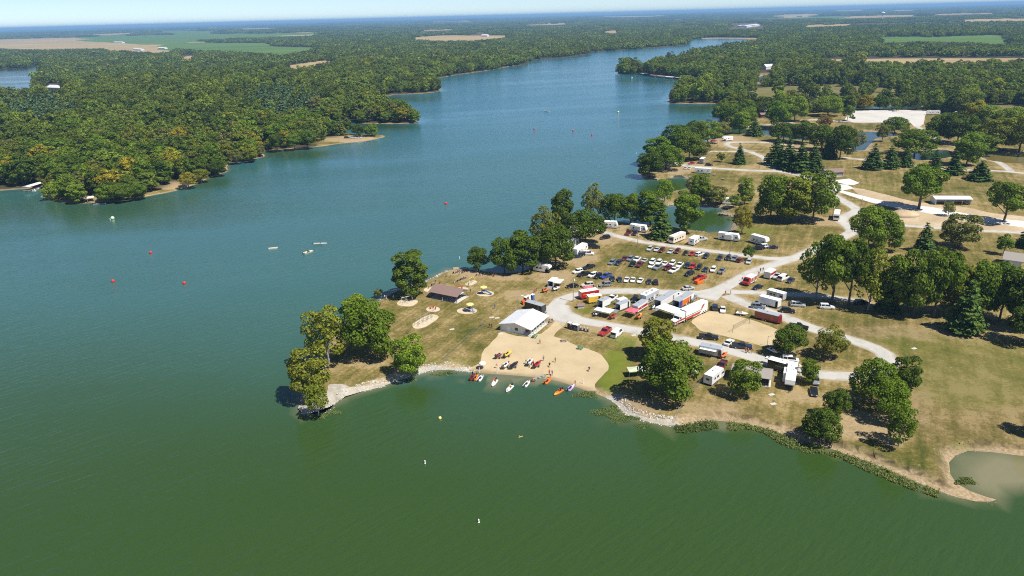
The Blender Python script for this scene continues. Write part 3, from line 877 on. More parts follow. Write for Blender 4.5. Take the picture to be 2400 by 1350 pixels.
def trunk_mesh(name, seed, h=16, w=12, low=.22, r=.32, limbs=6, conifer=False, bark=None):
    rg = random.Random(seed)
    vs, fs = [], []
    def tube(ps, rs, n=7):
        base = len(vs)
        for k, (p, rad) in enumerate(zip(ps, rs)):
            d = Vector(ps[min(k + 1, len(ps) - 1)]) - Vector(ps[max(k - 1, 0)])
            d.normalize()
            u = d.orthogonal().normalized(); v = d.cross(u)
            for i in range(n):
                a = 2 * math.pi * i / n
                vs.append(tuple(Vector(p) + (u * math.cos(a) + v * math.sin(a)) * rad))
        for k in range(len(ps) - 1):
            for i in range(n):
                fs.append((base + k * n + i, base + k * n + (i + 1) % n, base + (k + 1) * n + (i + 1) % n, base + (k + 1) * n + i))
        fs.append(tuple(base + (len(ps) - 1) * n + i for i in range(n)))
    top = .93 if conifer else .8
    ps = [(0, 0, -.3), (0, 0, .3)] + [(rg.uniform(-.25, .25) * (0 if conifer else 1), rg.uniform(-.25, .25) * (0 if conifer else 1), h * top * k / 4) for k in range(1, 5)]
    tube(ps, [r * 1.45, r * 1.05, r * .85, r * .62, r * .38, r * .1])
    if not conifer:
        for i in range(limbs):
            a = i * 2.4 + rg.uniform(-.4, .4)
            z0 = h * (low * .8 + .35 * i / limbs)
            l = w * .36
            tube([(0, 0, z0), (math.cos(a) * l * .5, math.sin(a) * l * .5, z0 + h * .12), (math.cos(a) * l, math.sin(a) * l, z0 + h * .27)], [r * .45, r * .28, r * .08], 5)
    me = bpy.data.meshes.new(name)
    me.from_pydata(vs, [], fs)
    me.materials.append(bark or BARK)
    me.polygons.foreach_set('use_smooth', [True] * len(me.polygons))
    return me


# crown shapes, each with its own trunk, at a nominal height and width; every tree scales one of these
SHAPES = {}


def shape(key, crown, trunk, h, w):
    SHAPES[key] = (crown, trunk, h, w)


for i in range(5):
    cr = crown_broad('broad_crown', 100 + i, 16, 13, 19 + i * 3, 5200, .32, .05 + .03 * (i % 3), 'green')
    shape(('broad', i), cr, trunk_mesh('broad_trunk', 300 + i), 16, 13)
for i in range(2):
    cr = crown_broad('park_crown', 120 + i, 16, 14, 24, 5600, .30, .24, 'green', False, .85)
    shape(('park', i), cr, trunk_mesh('park_trunk', 320 + i, 16, 14, .26, .42, 8), 16, 14)
for i in range(4):
    cr = crown_broad('tall_crown', 130 + i, 20, 11, 24 + i * 3, 5200, .34, .05, 'green', True)
    shape(('tall', i), cr, trunk_mesh('tall_trunk', 330 + i, 20, 11, .12), 20, 11)
for i in range(3):
    cr = crown_broad('airy_crown', 150 + i, 16, 12, 30, 3200, .30, .08, 'green', False, .8)
    shape(('airy', i), cr, trunk_mesh('airy_trunk', 350 + i, 16, 12, .15, .3, 9, bark=BARK_PALE), 16, 12)
for i in range(3):
    cr = crown_broad('small_crown', 170 + i, 8, 7, 12, 1500, .28, .2, 'green')
    shape(('small', i), cr, trunk_mesh('small_trunk', 370 + i, 8, 7, .25, .16), 8, 7)
for i in range(3):
    cr = crown_conifer('pine_crown', 190 + i, 15, 10, 13, .40, 'needle', .1, .1)
    shape(('pine', i), cr, trunk_mesh('pine_trunk', 390 + i, 15, 10, .1, .28, 0, True), 15, 10)
for i in range(2):
    cr = crown_conifer('spruce_crown', 210 + i, 14, 7, 16, .32, 'needle', .06, .2)
    shape(('spruce', i), cr, trunk_mesh('spruce_trunk', 410 + i, 14, 7, .1, .22, 0, True), 14, 7)
for i in range(4):
    cr = crown_broad('wood_crown', 230 + i, 16, 11, 13 + 3 * i, 2200, .44, .03, 'green', i % 2 == 1)
    shape(('wood', i), cr, trunk_mesh('wood_trunk', 430 + i, 16, 11, .12, .3, 4), 16, 11)
for i in range(2):
    cr = crown_broad('shrub_crown', 250 + i, 4, 5, 9, 800, .26, .02, 'green')
    shape(('shrub', i), cr, trunk_mesh('shrub_stem', 450 + i, 4, 5, .1, .08), 4, 5)

TREE_COUNT = {}
ORD = ['', 'first', 'second', 'third', 'fourth', 'fifth', 'sixth', 'seventh', 'eighth', 'ninth', 'tenth', 'eleventh', 'twelfth', 'thirteenth', 'fourteenth', 'fifteenth', 'sixteenth', 'seventeenth', 'eighteenth', 'nineteenth', 'twentieth']
TENS = {2: 'twenty', 3: 'thirty', 4: 'forty', 5: 'fifty', 6: 'sixty', 7: 'seventy', 8: 'eighty', 9: 'ninety'}


def ordinal(n):
    if n <= 20: return ORD[n]
    if n >= 100: return 'one-hundred-and-' + ordinal(n - 100) if n > 100 else 'one-hundredth'
    t, u = divmod(n, 10)
    return TENS[t][:-1] + 'ieth' if u == 0 else TENS[t] + '-' + ORD[u]


def plant_tree(name, key, var, leaf, loc, h, w, label, group, rz=None):
    cr, tr, h0, w0 = SHAPES[(key, var)]
    e = bpy.data.objects.new(name, None)
    e.empty_display_size = .5
    link(e)
    e.location = loc
    e.rotation_euler = (0, 0, random.uniform(0, 6.28) if rz is None else rz)
    e.scale = (w / w0, w / w0, h / h0)
    tag(e, label, 'shrub' if key == 'shrub' else 'tree', group)
    t = mesh_obj('trunk', tr, e)
    c = mesh_obj('crown', cr, e)
    c.material_slots[0].link = 'OBJECT'
    c.material_slots[0].material = LEAF[leaf]
    return e


# x, y of the foot, y of the top, width in pixels, shape, leaf, where it stands
PARK_TREES = [
    (733, 928, 806, 104, 'broad', 'olive', 'round yellow-green tree at the water on the tip of the peninsula'),
    (747, 972, 893, 62, 'airy', 'olive', 'small thin olive tree on the white stones at the very tip of the peninsula'),
    (772, 850, 703, 112, 'airy', 'olive', 'tall thin-leaved olive tree behind the peninsula tip'),
    (868, 838, 690, 124, 'broad', 'green', 'big dense green tree in the middle of the peninsula lawn'),
    (838, 775, 678, 74, 'tall', 'light', 'paler green tree behind the big dense tree on the peninsula'),
    (964, 880, 781, 84, 'broad', 'light', 'light green tree above the stony bank left of the beach'),
    (964, 694, 582, 88, 'tall', 'green', 'lone tall tree on the bank left of the brown-roofed shelter'),
    (1121, 634, 575, 52, 'broad', 'dark', 'small round tree at the water left of the dark shoreline grove'),
    (1183, 640, 550, 72, 'broad', 'dark', 'dark tree at the left end of the shoreline grove'),
    (1226, 636, 530, 84, 'tall', 'dark', 'taller dark tree second in the shoreline grove'),
    (1270, 627, 574, 34, 'small', 'willow', 'bright feathery willow at the foot of the shoreline grove'),
    (1303, 626, 520, 92, 'broad', 'dark', 'broad dark tree in front of the shoreline grove beside the camper'),
    (1280, 592, 484, 86, 'airy', 'olive', 'ragged olive tree rising in the middle of the shoreline grove'),
    (1318, 560, 433, 56, 'tall', 'dark', 'thin tall tree with a narrow top behind the grove'),
    (1372, 570, 484, 88, 'broad', 'dark', 'round dark tree at the right end of the shoreline grove'),
    (1391, 516, 430, 58, 'airy', 'olive', 'thin olive tree at the water behind the round dark tree'),
    (1440, 522, 447, 66, 'broad', 'dark', 'dark tree at the water behind the two left-hand campers'),
    (1478, 524, 446, 58, 'tall', 'green', 'tree on the bank just right of the dark tree behind the campers'),
    (1524, 527, 440, 74, 'tall', 'green', 'mid green tree at the mouth of the narrow inlet'),
    (1548, 557, 478, 64, 'pine', 'needle_light', 'fresh green pine beside the camp road'),
    (1606, 546, 438, 74, 'tall', 'green', 'tall bushy tree on the near bank of the narrow inlet'),
    (1738, 548, 478, 48, 'airy', 'yellow', 'yellowing tree at the head of the narrow inlet'),
    (1556, 478, 412, 46, 'airy', 'light', 'bright green tree on the far bank at the inlet mouth'),
    (1643, 472, 402, 50, 'tall', 'green', 'tree on the strip between the two inlets, with a bare neighbour'),
    (1620, 455, 412, 28, 'airy', 'grey', 'half bare grey tree on the strip between the two inlets'),
    (1677, 482, 434, 54, 'broad', 'grey', 'grey-green tree on the rocky far bank of the inlet'),
    (1745, 479, 415, 42, 'tall', 'light', 'slim tree right of the motorhome by the inlet'),
    (1718, 486, 456, 30, 'small', 'light', 'small light tree hiding the foot of the slim tree'),
    (1806, 517, 402, 84, 'broad', 'green', 'left tree of the big cluster right of the inlet'),
    (1858, 522, 404, 84, 'tall', 'olive', 'middle tree of the big cluster right of the inlet'),
    (1905, 518, 396, 98, 'broad', 'green', 'right and largest tree of the big cluster by the concrete pad'),
    (1732, 384, 335, 36, 'spruce', 'needle', 'lone spruce on the grass island of the far camp loop'),
    (1690, 379, 357, 22, 'small', 'olive', 'thin yellowish sapling left of the lone spruce'),
    (1818, 386, 318, 62, 'pine', 'needle', 'leftmost pine of the dark pine row by the far camp road'),
    (1845, 396, 325, 64, 'pine', 'needle', 'second pine of the dark pine row'),
    (1875, 402, 332, 66, 'pine', 'needle', 'third pine of the dark pine row'),
    (1904, 402, 338, 58, 'pine', 'needle', 'fourth and nearest pine of the dark pine row'),
    (1940, 370, 318, 50, 'pine', 'needle', 'pine standing behind the right end of the dark pine row'),
    (1522, 413, 352, 68, 'broad', 'dark', 'nearest waterside tree of the far camp point'),
    (1560, 398, 335, 74, 'broad', 'green', 'second waterside tree of the far camp point'),
    (1540, 384, 312, 70, 'tall', 'green', 'third waterside tree of the far camp point'),
    (1588, 370, 288, 78, 'broad', 'dark', 'big dark tree at the back of the far camp point'),
    (1614, 376, 308, 66, 'broad', 'green', 'rounded tree in the middle of the far camp point'),
    (1640, 374, 322, 54, 'airy', 'grey', 'grey-leaved tree at the right end of the far camp point grove'),
    (1626, 345, 280, 68, 'broad', 'dark', 'dark tree at the back row of the far camp point'),
    (1658, 336, 281, 62, 'broad', 'light', 'light green tree at the back right of the far camp point'),
    (1694, 322, 283, 40, 'airy', 'grey', 'brownish grey tree by the channel behind the far camp'),
    (1733, 312, 258, 46, 'tall', 'light', 'light tree standing in front of the channel behind the far camp'),
    (1767, 318, 276, 46, 'pine', 'needle_light', 'pine beside the white trailer at the far camp loop'),
    (1712, 294, 240, 62, 'broad', 'dark', 'dark tree on the point across the channel'),
    (1690, 284, 240, 48, 'broad', 'green', 'waterside tree at the tip of the point across the channel'),
    (1748, 292, 250, 46, 'broad', 'green', 'tree left of the white roofed house'),
    (1820, 300, 236, 58, 'broad', 'green', 'tree right of the white roofed house'),
    (1783, 252, 222, 30, 'tall', 'yellow', 'golden tree left of the orange one behind the house'),
    (1838, 256, 218, 27, 'tall', 'yellow', 'orange-gold tree behind the white roofed house'),
    (1862, 284, 224, 60, 'broad', 'light', 'bright tree right of the orange-gold one'),
    (1940, 272, 222, 66, 'broad', 'light', 'wide light tree at the left end of the gravel lot'),
    (1985, 283, 248, 30, 'small', 'green', 'small round tree at the corner of the gravel lot'),
    (1930, 302, 266, 40, 'airy', 'brown', 'rusty brown tree left of the gravel lot'),
    (1835, 332, 284, 60, 'broad', 'dark', 'left tree of the dark row above the pines'),
    (1880, 336, 282, 62, 'broad', 'dark', 'second tree of the dark row above the pines'),
    (1925, 352, 290, 66, 'broad', 'dark', 'third tree of the dark row above the pines'),
    (1968, 372, 292, 62, 'broad', 'dark', 'right tree of the dark row, left of the blue pond'),
    (2004, 352, 302, 44, 'airy', 'grey', 'bluish willow-like tree on the bank of the blue pond'),
    (2096, 312, 268, 56, 'broad', 'green', 'round tree at the near edge of the gravel lot'),
    (2068, 330, 288, 40, 'airy', 'grey', 'greyish tree right of the blue pond'),
    (2142, 368, 298, 92, 'broad', 'green', 'wide tree behind the row of five dark pines'),
    (2044, 396, 336, 58, 'pine', 'needle', 'first of five dark pines right of the restroom'),
    (2085, 394, 338, 52, 'pine', 'needle', 'second of five dark pines right of the restroom'),
    (2120, 390, 342, 44, 'pine', 'needle', 'third of five dark pines right of the restroom'),
    (2188, 404, 350, 46, 'pine', 'needle', 'fourth of five dark pines right of the restroom'),
    (2234, 408, 353, 52, 'pine', 'needle', 'fifth of five dark pines right of the restroom'),
    (2294, 422, 374, 62, 'spruce', 'needle', 'low wide spruce alone on the grass by the right-hand road'),
    (2264, 388, 306, 66, 'tall', 'green', 'tall tree on the bank between the two brown ponds'),
    (2153, 490, 378, 114, 'park', 'green', 'large round park tree with a clear trunk left of the open shed'),
    (2352, 521, 420, 98, 'park', 'green', 'round park tree with a clear trunk right of the open shed'),
    (2222, 506, 470, 30, 'airy', 'grey', 'nearly bare sapling in front of the open shed'),
    (2032, 588, 478, 82, 'broad', 'light', 'yellow-green tree beside the curve of the main road'),
    (2066, 585, 484, 88, 'broad', 'green', 'darker tree joined to the yellow-green one by the main road'),
    (2164, 590, 519, 56, 'spruce', 'needle_light', 'bright conifer on the lawn behind the tree belt'),
    (2247, 582, 497, 92, 'broad', 'grey', 'round silvery tree behind the straight gravel road'),
    (2352, 597, 550, 40, 'small', 'green', 'small tree by the grey house roof'),
    (2404, 580, 516, 50, 'pine', 'needle', 'dark pine cut by the right edge of the picture, upper one'),
    (1752, 609, 573, 27, 'small', 'dark', 'small lone tree at the end of the upper car row'),
    (1912, 700, 556, 92, 'airy', 'green', 'left end tree of the tall belt along the side road'),
    (1948, 712, 541, 108, 'park', 'green', 'second tree of the tall belt, with a visible trunk'),
    (1988, 716, 548, 96, 'park', 'dark', 'third tree of the tall belt along the side road'),
    (2034, 726, 576, 90, 'airy', 'olive', 'fourth tree of the tall belt, olive and thin'),
    (2080, 727, 655, 62, 'spruce', 'needle', 'dark small conifer standing in the tall belt'),
    (2092, 734, 584, 84, 'tall', 'green', 'fifth tree of the tall belt'),
    (2140, 742, 578, 92, 'broad', 'green', 'sixth tree of the tall belt, fresh green'),
    (2188, 744, 574, 96, 'park', 'green', 'seventh tree of the tall belt'),
    (2226, 738, 590, 80, 'tall', 'olive', 'eighth tree of the tall belt'),
    (2256, 778, 650, 100, 'pine', 'needle_light', 'big soft pine standing in front of the tall belt'),
    (2290, 742, 600, 104, 'broad', 'green', 'tree behind the right side of the big soft pine'),
    (2342, 752, 610, 112, 'broad', 'green', 'wide tree at the right end of the tall belt'),
    (2392, 770, 604, 104, 'tall', 'dark', 'last tall tree of the belt at the right edge of the picture'),
    (2398, 806, 706, 84, 'broad', 'dark', 'lower dark tree at the right edge of the picture'),
    (1566, 934, 786, 138, 'broad', 'green', 'largest tree in the foreground, right of the beach'),
    (1541, 840, 737, 82, 'tall', 'olive', 'tree right behind the largest foreground tree, by the loop road'),
    (1744, 930, 839, 78, 'broad', 'green', 'tree in front of the small grey-roofed restroom'),
    (1894, 898, 835, 46, 'tall', 'green', 'slim tree beside the white fifth-wheel camper'),
    (1847, 832, 757, 76, 'broad', 'dark', 'round dark tree at the corner of the volleyball sand'),
    (1946, 838, 757, 84, 'airy', 'olive', 'thin yellowish tree inside the loop road'),
    (2040, 948, 830, 96, 'broad', 'green', 'left tree of the lawn group at the end of the loop road'),
    (2118, 925, 829, 72, 'broad', 'dark', 'back right tree of the lawn group at the end of the loop road'),
    (2084, 988, 884, 84, 'broad', 'light', 'lighter middle tree of the lawn group at the end of the loop road'),
    (2106, 1046, 940, 82, 'airy', 'green', 'front tree of the lawn group, nearest the spit'),
    (1956, 978, 906, 60, 'broad', 'dark', 'upper of two dark trees above the eroded bank'),
    (1922, 1030, 942, 80, 'broad', 'dark', 'lower of two dark trees above the eroded bank'),
    (770, 318, 282, 30, 'broad', 'dark', 'first little tree on the far sandy spit'),
    (800, 317, 280, 34, 'spruce', 'grey', 'second little tree on the far sandy spit'),
    (845, 320, 290, 26, 'broad', 'dark', 'third little tree on the far sandy spit'),
    (872, 319, 288, 34, 'broad', 'green', 'last little tree on the far sandy spit'),
    (2200, 332, 266, 70, 'broad', 'dark', 'dark tree at the left end of the thicket right of the gravel lot'),
    (2242, 338, 264, 78, 'broad', 'dark', 'second tree of the thicket right of the gravel lot'),
    (2216, 300, 262, 48, 'broad', 'green', 'tree behind the left end of the thicket by the gravel lot'),
    (2262, 316, 270, 58, 'broad', 'green', 'tree in the back row of the thicket by the gravel lot'),
    (2304, 308, 244, 62, 'tall', 'light', 'lighter tall tree rising from the thicket by the gravel lot'),
    (2332, 352, 272, 88, 'broad', 'olive', 'wide olive tree above the brown pond'),
    (2388, 356, 262, 96, 'broad', 'olive', 'wide olive tree above the brown pond at the right edge'),
    (2290, 362, 304, 76, 'tall', 'green', 'green tree on the bank left of the brown pond'),
    (2366, 314, 250, 70, 'broad', 'light', 'light tree behind the olive trees of the brown pond'),
    (128, 467, 424, 48, 'broad', 'light', 'pale broad tree at the left-bank point beside the short dock'),
    (184, 472, 418, 46, 'tall', 'light', 'fresh green tree left of the cream-roofed dock'),
    (252, 472, 430, 52, 'broad', 'green', 'leafy tree right of the cream-roofed dock'),
    (290, 469, 426, 50, 'broad', 'green', 'waterside tree two crowns right of the cream-roofed dock'),
    (325, 464, 430, 40, 'broad', 'dark', 'dark waterside tree left of the sandy left-bank clearing'),
    (375, 425, 372, 52, 'broad', 'dark', 'dark rounded tree behind the sandy left-bank clearing'),
    (442, 438, 402, 46, 'airy', 'yellow', 'yellow shrubby tree right of the sandy left-bank clearing'),
    (472, 426, 392, 44, 'airy', 'olive', 'olive tree beside the yellow one on the left bank'),
    (512, 410, 372, 40, 'broad', 'dark', 'dark tree on the small corner of the left bank'),
    (556, 381, 350, 34, 'airy', 'grey', 'pale bushy tree on the middle left bank'),
    (588, 377, 344, 34, 'broad', 'olive', 'low olive tree on the middle left bank'),
    (612, 366, 338, 26, 'airy', 'grey', 'pale shrubby tree at the corner of the middle left bank'),
    (650, 352, 312, 40, 'broad', 'dark', 'dark waterside tree left of the far sandy spit'),
    (690, 349, 312, 38, 'broad', 'green', 'green waterside tree left of the far sandy spit'),
    (722, 346, 305, 40, 'broad', 'dark', 'dark tree where the far sandy spit begins'),
    (2428, 1020, 930, 70, 'broad', 'dark', 'tree just at the right edge on the mown field'),
    (735, 862, 838, 22, 'shrub', 'olive', 'low shrub under the peninsula trees'),
    (886, 692, 672, 26, 'shrub', 'grey', 'pale shrub on the stones by the lone tall tree'),
]


def tree_size(x, y, ytop, wpx):
    q = P(x, y)
    dep = (q - Vector((0, 0, CAM_H))).dot(CAM_ROT @ Vector((0, 0, -1)))
    s = FPX / dep
    el = math.atan2(CAM_H - q.z, math.hypot(q.x, q.y))
    w = wpx / s
    h = ((y - ytop) / s - w * .18 * math.sin(el)) / math.cos(el)
    return q, max(h, 1.5), w


KIND_NAME = {'park': 'broadleaf_tree', 'broad': 'broadleaf_tree', 'tall': 'tall_tree', 'airy': 'thin_leaved_tree', 'small': 'small_tree', 'pine': 'pine_tree', 'spruce': 'spruce_tree', 'shrub': 'shrub'}
PARK_FEET = []
for i, (x, y, yt, w, key, leaf, label) in enumerate(PARK_TREES):
    q, h, wm = tree_size(x, y, yt, w)
    nv = sum(1 for k in SHAPES if k[0] == key)
    plant_tree(KIND_NAME[key], key, i % nv, leaf, q, h * .97, wm * .92, label, 'trees of the lakeside park')
    PARK_FEET.append((q.x, q.y))

# ------------------------------------------------------------------ the woods on both banks
CLEAR_PX = [[(345, 452), (400, 428), (432, 418), (436, 436), (390, 450), (350, 460)], [(-20, 436), (60, 434), (100, 430), (108, 446), (60, 444), (-20, 448)], [(196, 462), (224, 460), (224, 478), (196, 478)]]
KEEP_PX = TAN_FIELDS_PX + GREEN_FIELDS_PX + [[(1743, 210), (1867, 205), (1960, 203), (2050, 208), (2150, 213), (2147, 216), (2030, 212), (1900, 212), (1747, 217)], MEADOWS_PX[1]] + [LOT_PX] + PONDS_PX + CLEAR_PX + [[(1705, 55), (1790, 52), (1795, 66), (1705, 68)], [(1776, 158), (1815, 150), (1818, 166), (1770, 175)],
    [(100, 196), (150, 194), (150, 212), (100, 214)], [(262, 92), (306, 90), (306, 106), (262, 106)], [(305, 104), (400, 104), (400, 120), (305, 120)], [(1105, 76), (1150, 76), (1150, 90), (1105, 90)]]
ALL_WATER = [LAKE_OUT] + PONDS


def wood_points(x0, x1, y0, y1, s, hmean, rmin, rmax, fade=1.0):
    g = grid(x0, x1, y0, y1, s)
    g = g + RNG.normal(size=g.shape) * s * .16
    g = g[RNG.random(len(g)) > .06]
    r = np.linalg.norm(g, axis=1)
    g = g[(r > rmin) & (r < rmax)]
    px = proj(g, LAND + 4)
    g = g[(px[:, 0] > -220) & (px[:, 0] < 2620)]
    for wpoly in ALL_WATER:
        g = g[~in_poly(g, wpoly)]
    z, d = gz_arr(g, True)
    ok = d > .9
    px = proj(g, z)
    ok &= ~in_poly(px, PARK_PX) & ~in_poly(px, SPIT_PX)
    h = hmean * RNG.uniform(.62, 1.12, len(g)) * (1 + .16 * vnoise(g, 45, 91, 2))
    for poly in KEEP_PX:
        for k in (0, .33, .66, 1.0):
            ok &= ~in_poly(proj(g, z + h * k), poly)
    hit = np.zeros(len(g), bool)          # the clearing behind the gravel lot keeps only a few trees in front of it
    for k in (0, .4, .8, 1.0):
        hit |= in_poly(proj(g, z + h * k), MEADOWS_PX[0])
    ok &= ~(hit & (RNG.random(len(g)) > .22))
    if fade < 1:
        cover = vnoise(g * np.array([.55, 1.0]), 900, 61, 3) + .35 * vnoise(g, 240, 62, 2)
        ok &= cover > np.quantile(cover, 1 - fade)
    return g[ok], z[ok], h[ok], d[ok]


g1_, z1_, h1_, d1_ = wood_points(-900, 1100, 300, 1500, 9.6, 16.5, 0, 1450)
dist = np.linalg.norm(g1_, axis=1)
pxs = proj(g1_, z1_)
big = h1_ / dist * np.where(d1_ < 14, 1.35, 1.0) * ((pxs[:, 0] > -30) & (pxs[:, 0] < 2430))
order = np.argsort(-big)
N_SINGLE = 290
single = order[:N_SINGLE]
rows = {}
LEAF_PICK = ['green', 'dark', 'green', 'olive', 'dark', 'light', 'green', 'dark', 'olive', 'grey', 'green', 'dark', 'green', 'yellow', 'olive', 'light']
TONE = {'green': 'green', 'dark': 'dark green', 'olive': 'olive', 'light': 'light green', 'grey': 'grey-green', 'yellow': 'yellowing', 'needle': 'dark'}
for i in single:
    side = 'left-bank' if pxs[i, 0] < 1300 else 'right-bank'
    row = 0 if d1_[i] < 9 else 1 if d1_[i] < 20 else 2 if d1_[i] < 34 else 3 if d1_[i] < 50 else 4
    rows.setdefault((side, row), []).append(i)
ROWNAME = ['along the water edge of the', 'in the second rank of the', 'in the third rank of the', 'in the fourth rank of the', 'deep in the']
for (side, row), ids in rows.items():
    ids.sort(key=lambda i: pxs[i, 0])
    for n_, i in enumerate(ids):
        leaf = LEAF_PICK[random.randrange(len(LEAF_PICK))]
        h = h1_[i] * (random.uniform(.5, .95) if row == 0 else 1)
        plant_tree('woodland_tree', 'wood', random.randrange(4), leaf, (g1_[i, 0], g1_[i, 1], z1_[i]), h, h * random.uniform(.68, 1.12),
                   f'{TONE[leaf]} tree, {ordinal(n_ + 1)} from the left {ROWNAME[row]} {side} wood', 'trees of the near wood edge')
rest = order[N_SINGLE:]


def source_collection(name, meshes):
    c = bpy.data.collections.new(name)
    for k, me in enumerate(meshes):
        c.objects.link(bpy.data.objects.new(name, me))
    return c


def gn_scatter(name, label, cat, xyz, scale, rz, pick, coll, src_count):
    me = bpy.data.meshes.new(name)
    me.from_pydata(xyz.tolist(), [], [])
    for nm, ar in (('sc', scale), ('rz', rz)):
        a = me.attributes.new(nm, 'FLOAT', 'POINT'); a.data.foreach_set('value', np.asarray(ar, np.float32))
    a = me.attributes.new('pick', 'INT', 'POINT'); a.data.foreach_set('value', np.asarray(pick, np.int32))
    o = mesh_obj(name, me)
    ng = bpy.data.node_groups.new(name, 'GeometryNodeTree')
    ng.interface.new_socket('Geometry', in_out='INPUT', socket_type='NodeSocketGeometry')
    ng.interface.new_socket('Geometry', in_out='OUTPUT', socket_type='NodeSocketGeometry')
    n = ng.nodes; L = ng.links.new
    gi = n.new('NodeGroupInput'); go = n.new('NodeGroupOutput')
    ci = n.new('GeometryNodeCollectionInfo'); ci.inputs['Collection'].default_value = coll
    ci.inputs['Separate Children'].default_value = True; ci.inputs['Reset Children'].default_value = True
    ip = n.new('GeometryNodeInstanceOnPoints'); ip.inputs['Pick Instance'].default_value = True
    def attr(nm, t):
        q = n.new('GeometryNodeInputNamedAttribute'); q.data_type = t; q.inputs['Name'].default_value = nm
        return [s for s in q.outputs if s.enabled][0]
    cx = n.new('ShaderNodeCombineXYZ'); L(attr('rz', 'FLOAT'), cx.inputs[2])
    er = n.new('FunctionNodeEulerToRotation'); L(cx.outputs[0], er.inputs[0])
    L(gi.outputs[0], ip.inputs['Points']); L(ci.outputs[0], ip.inputs['Instance'])
    L(attr('pick', 'INT'), ip.inputs['Instance Index']); L(er.outputs[0], ip.inputs['Rotation']); L(attr('sc', 'FLOAT'), ip.inputs['Scale'])
    L(ip.outputs[0], go.inputs[0])
    o.modifiers.new('scatter', 'NODES').node_group = ng
    tag(o, label, cat, kind='stuff')
    return o


def mid_mesh(seed, h, w, n, size, lobes, mt, tall=False):
    c, nr = broad_points(seed, h, w, lobes, n, .02, tall)
    return quads_mesh('far_crown', c, nr, size, [LEAF[mt]], seed)


mids = [mid_mesh(500 + i, 16, 11 + i % 3, 900, .62, 11 + 2 * i, 'wood_mix', i % 3 == 1) for i in range(6)]
def pine_far(seed):
    me = crown_conifer('far_pine', seed, 17, 8, 9, .75, 'needle', .1, .1)
    me.materials[0] = mat_leaf('blue_pine_needles', [(.085, .14, .055), (.10, .15, .062)], .2) if 'bp' not in MATS else MATS['bp']
    MATS['bp'] = me.materials[0]
    return me
mids += [pine_far(520)]
PINE_GROVES = [[(0, 285), (0, 250), (100, 246), (200, 262), (170, 300), (60, 312)], [(560, 255), (620, 225), (690, 228), (760, 262), (760, 300), (690, 305), (600, 290)]]
rp = pxs[rest]
pk = RNG.integers(0, 6, len(rest))
for pg in PINE_GROVES:
    pk = np.where(in_poly(rp, pg) & (RNG.random(len(rest)) < .85), 6, pk)
xyz = np.column_stack([g1_[rest], z1_[rest] - .3])
gn_scatter('woodland', 'dense mixed green woods covering both banks of the lake', 'woods', xyz, h1_[rest] / 16 * RNG.uniform(.7, 1.35, len(rest)), RNG.uniform(0, 6.28, len(rest)), pk, source_collection('woodland_crowns', mids), 7)


def clump_mesh(seed, span, n_tree, n_leaf, size, h=15):
    rg = np.random.default_rng(seed)
    C, Nn = [], []
    for k in range(n_tree):
        a, r = k * 2.4, span * .5 * math.sqrt((k + .5) / n_tree)
        hh = h * rg.uniform(.75, 1.15)
        c, nr = broad_points(seed * 31 + k, hh, rg.uniform(9, 13), 7, n_leaf, .05)
        C.append(c + np.array([math.cos(a) * r, math.sin(a) * r, 0])); Nn.append(nr)
    return quads_mesh('far_clump', np.vstack(C), np.vstack(Nn), size, [LEAF['wood_mix']], seed)


g2_, z2_, h2_, d2_ = wood_points(-2900, 2900, 1000, 4300, 22, 14.5, 1450, 4200)
gn_scatter('far_woodland', 'hazy far woods between the farm fields', 'woods', np.column_stack([g2_, z2_ - .5]), h2_ / 15, RNG.uniform(0, 6.28, len(g2_)), RNG.integers(0, 4, len(g2_)),
           source_collection('far_clumps', [clump_mesh(600 + i, 24, 7, 95, 1.5) for i in range(4)]), 4)
g3_, z3_, h3_, d3_ = wood_points(-9500, 9500, 3500, 11500, 75, 14, 4200, 11500, .72)
gn_scatter('distant_woodland', 'bluish distant woods near the horizon', 'woods', np.column_stack([g3_, z3_ - .5]), h3_ / 15, RNG.uniform(0, 6.28, len(g3_)), RNG.integers(0, 3, len(g3_)),
           source_collection('distant_clumps', [clump_mesh(640 + i, 88, 42, 34, 2.6) for i in range(3)]), 3)
g4_, z4_, h4_, d4_ = wood_points(-26000, 26000, 9000, 34000, 260, 14, 11500, 34000, .7)
gn_scatter('horizon_woodland', 'blue band of woods along the horizon', 'woods', np.column_stack([g4_, z4_ - 1]), h4_ / 15, RNG.uniform(0, 6.28, len(g4_)), RNG.integers(0, 2, len(g4_)),
           source_collection('horizon_clumps', [clump_mesh(660 + i, 300, 160, 12, 5.5, 17) for i in range(2)]), 2)
print('WOODS', len(g1_), len(g2_), len(g3_), len(g4_))
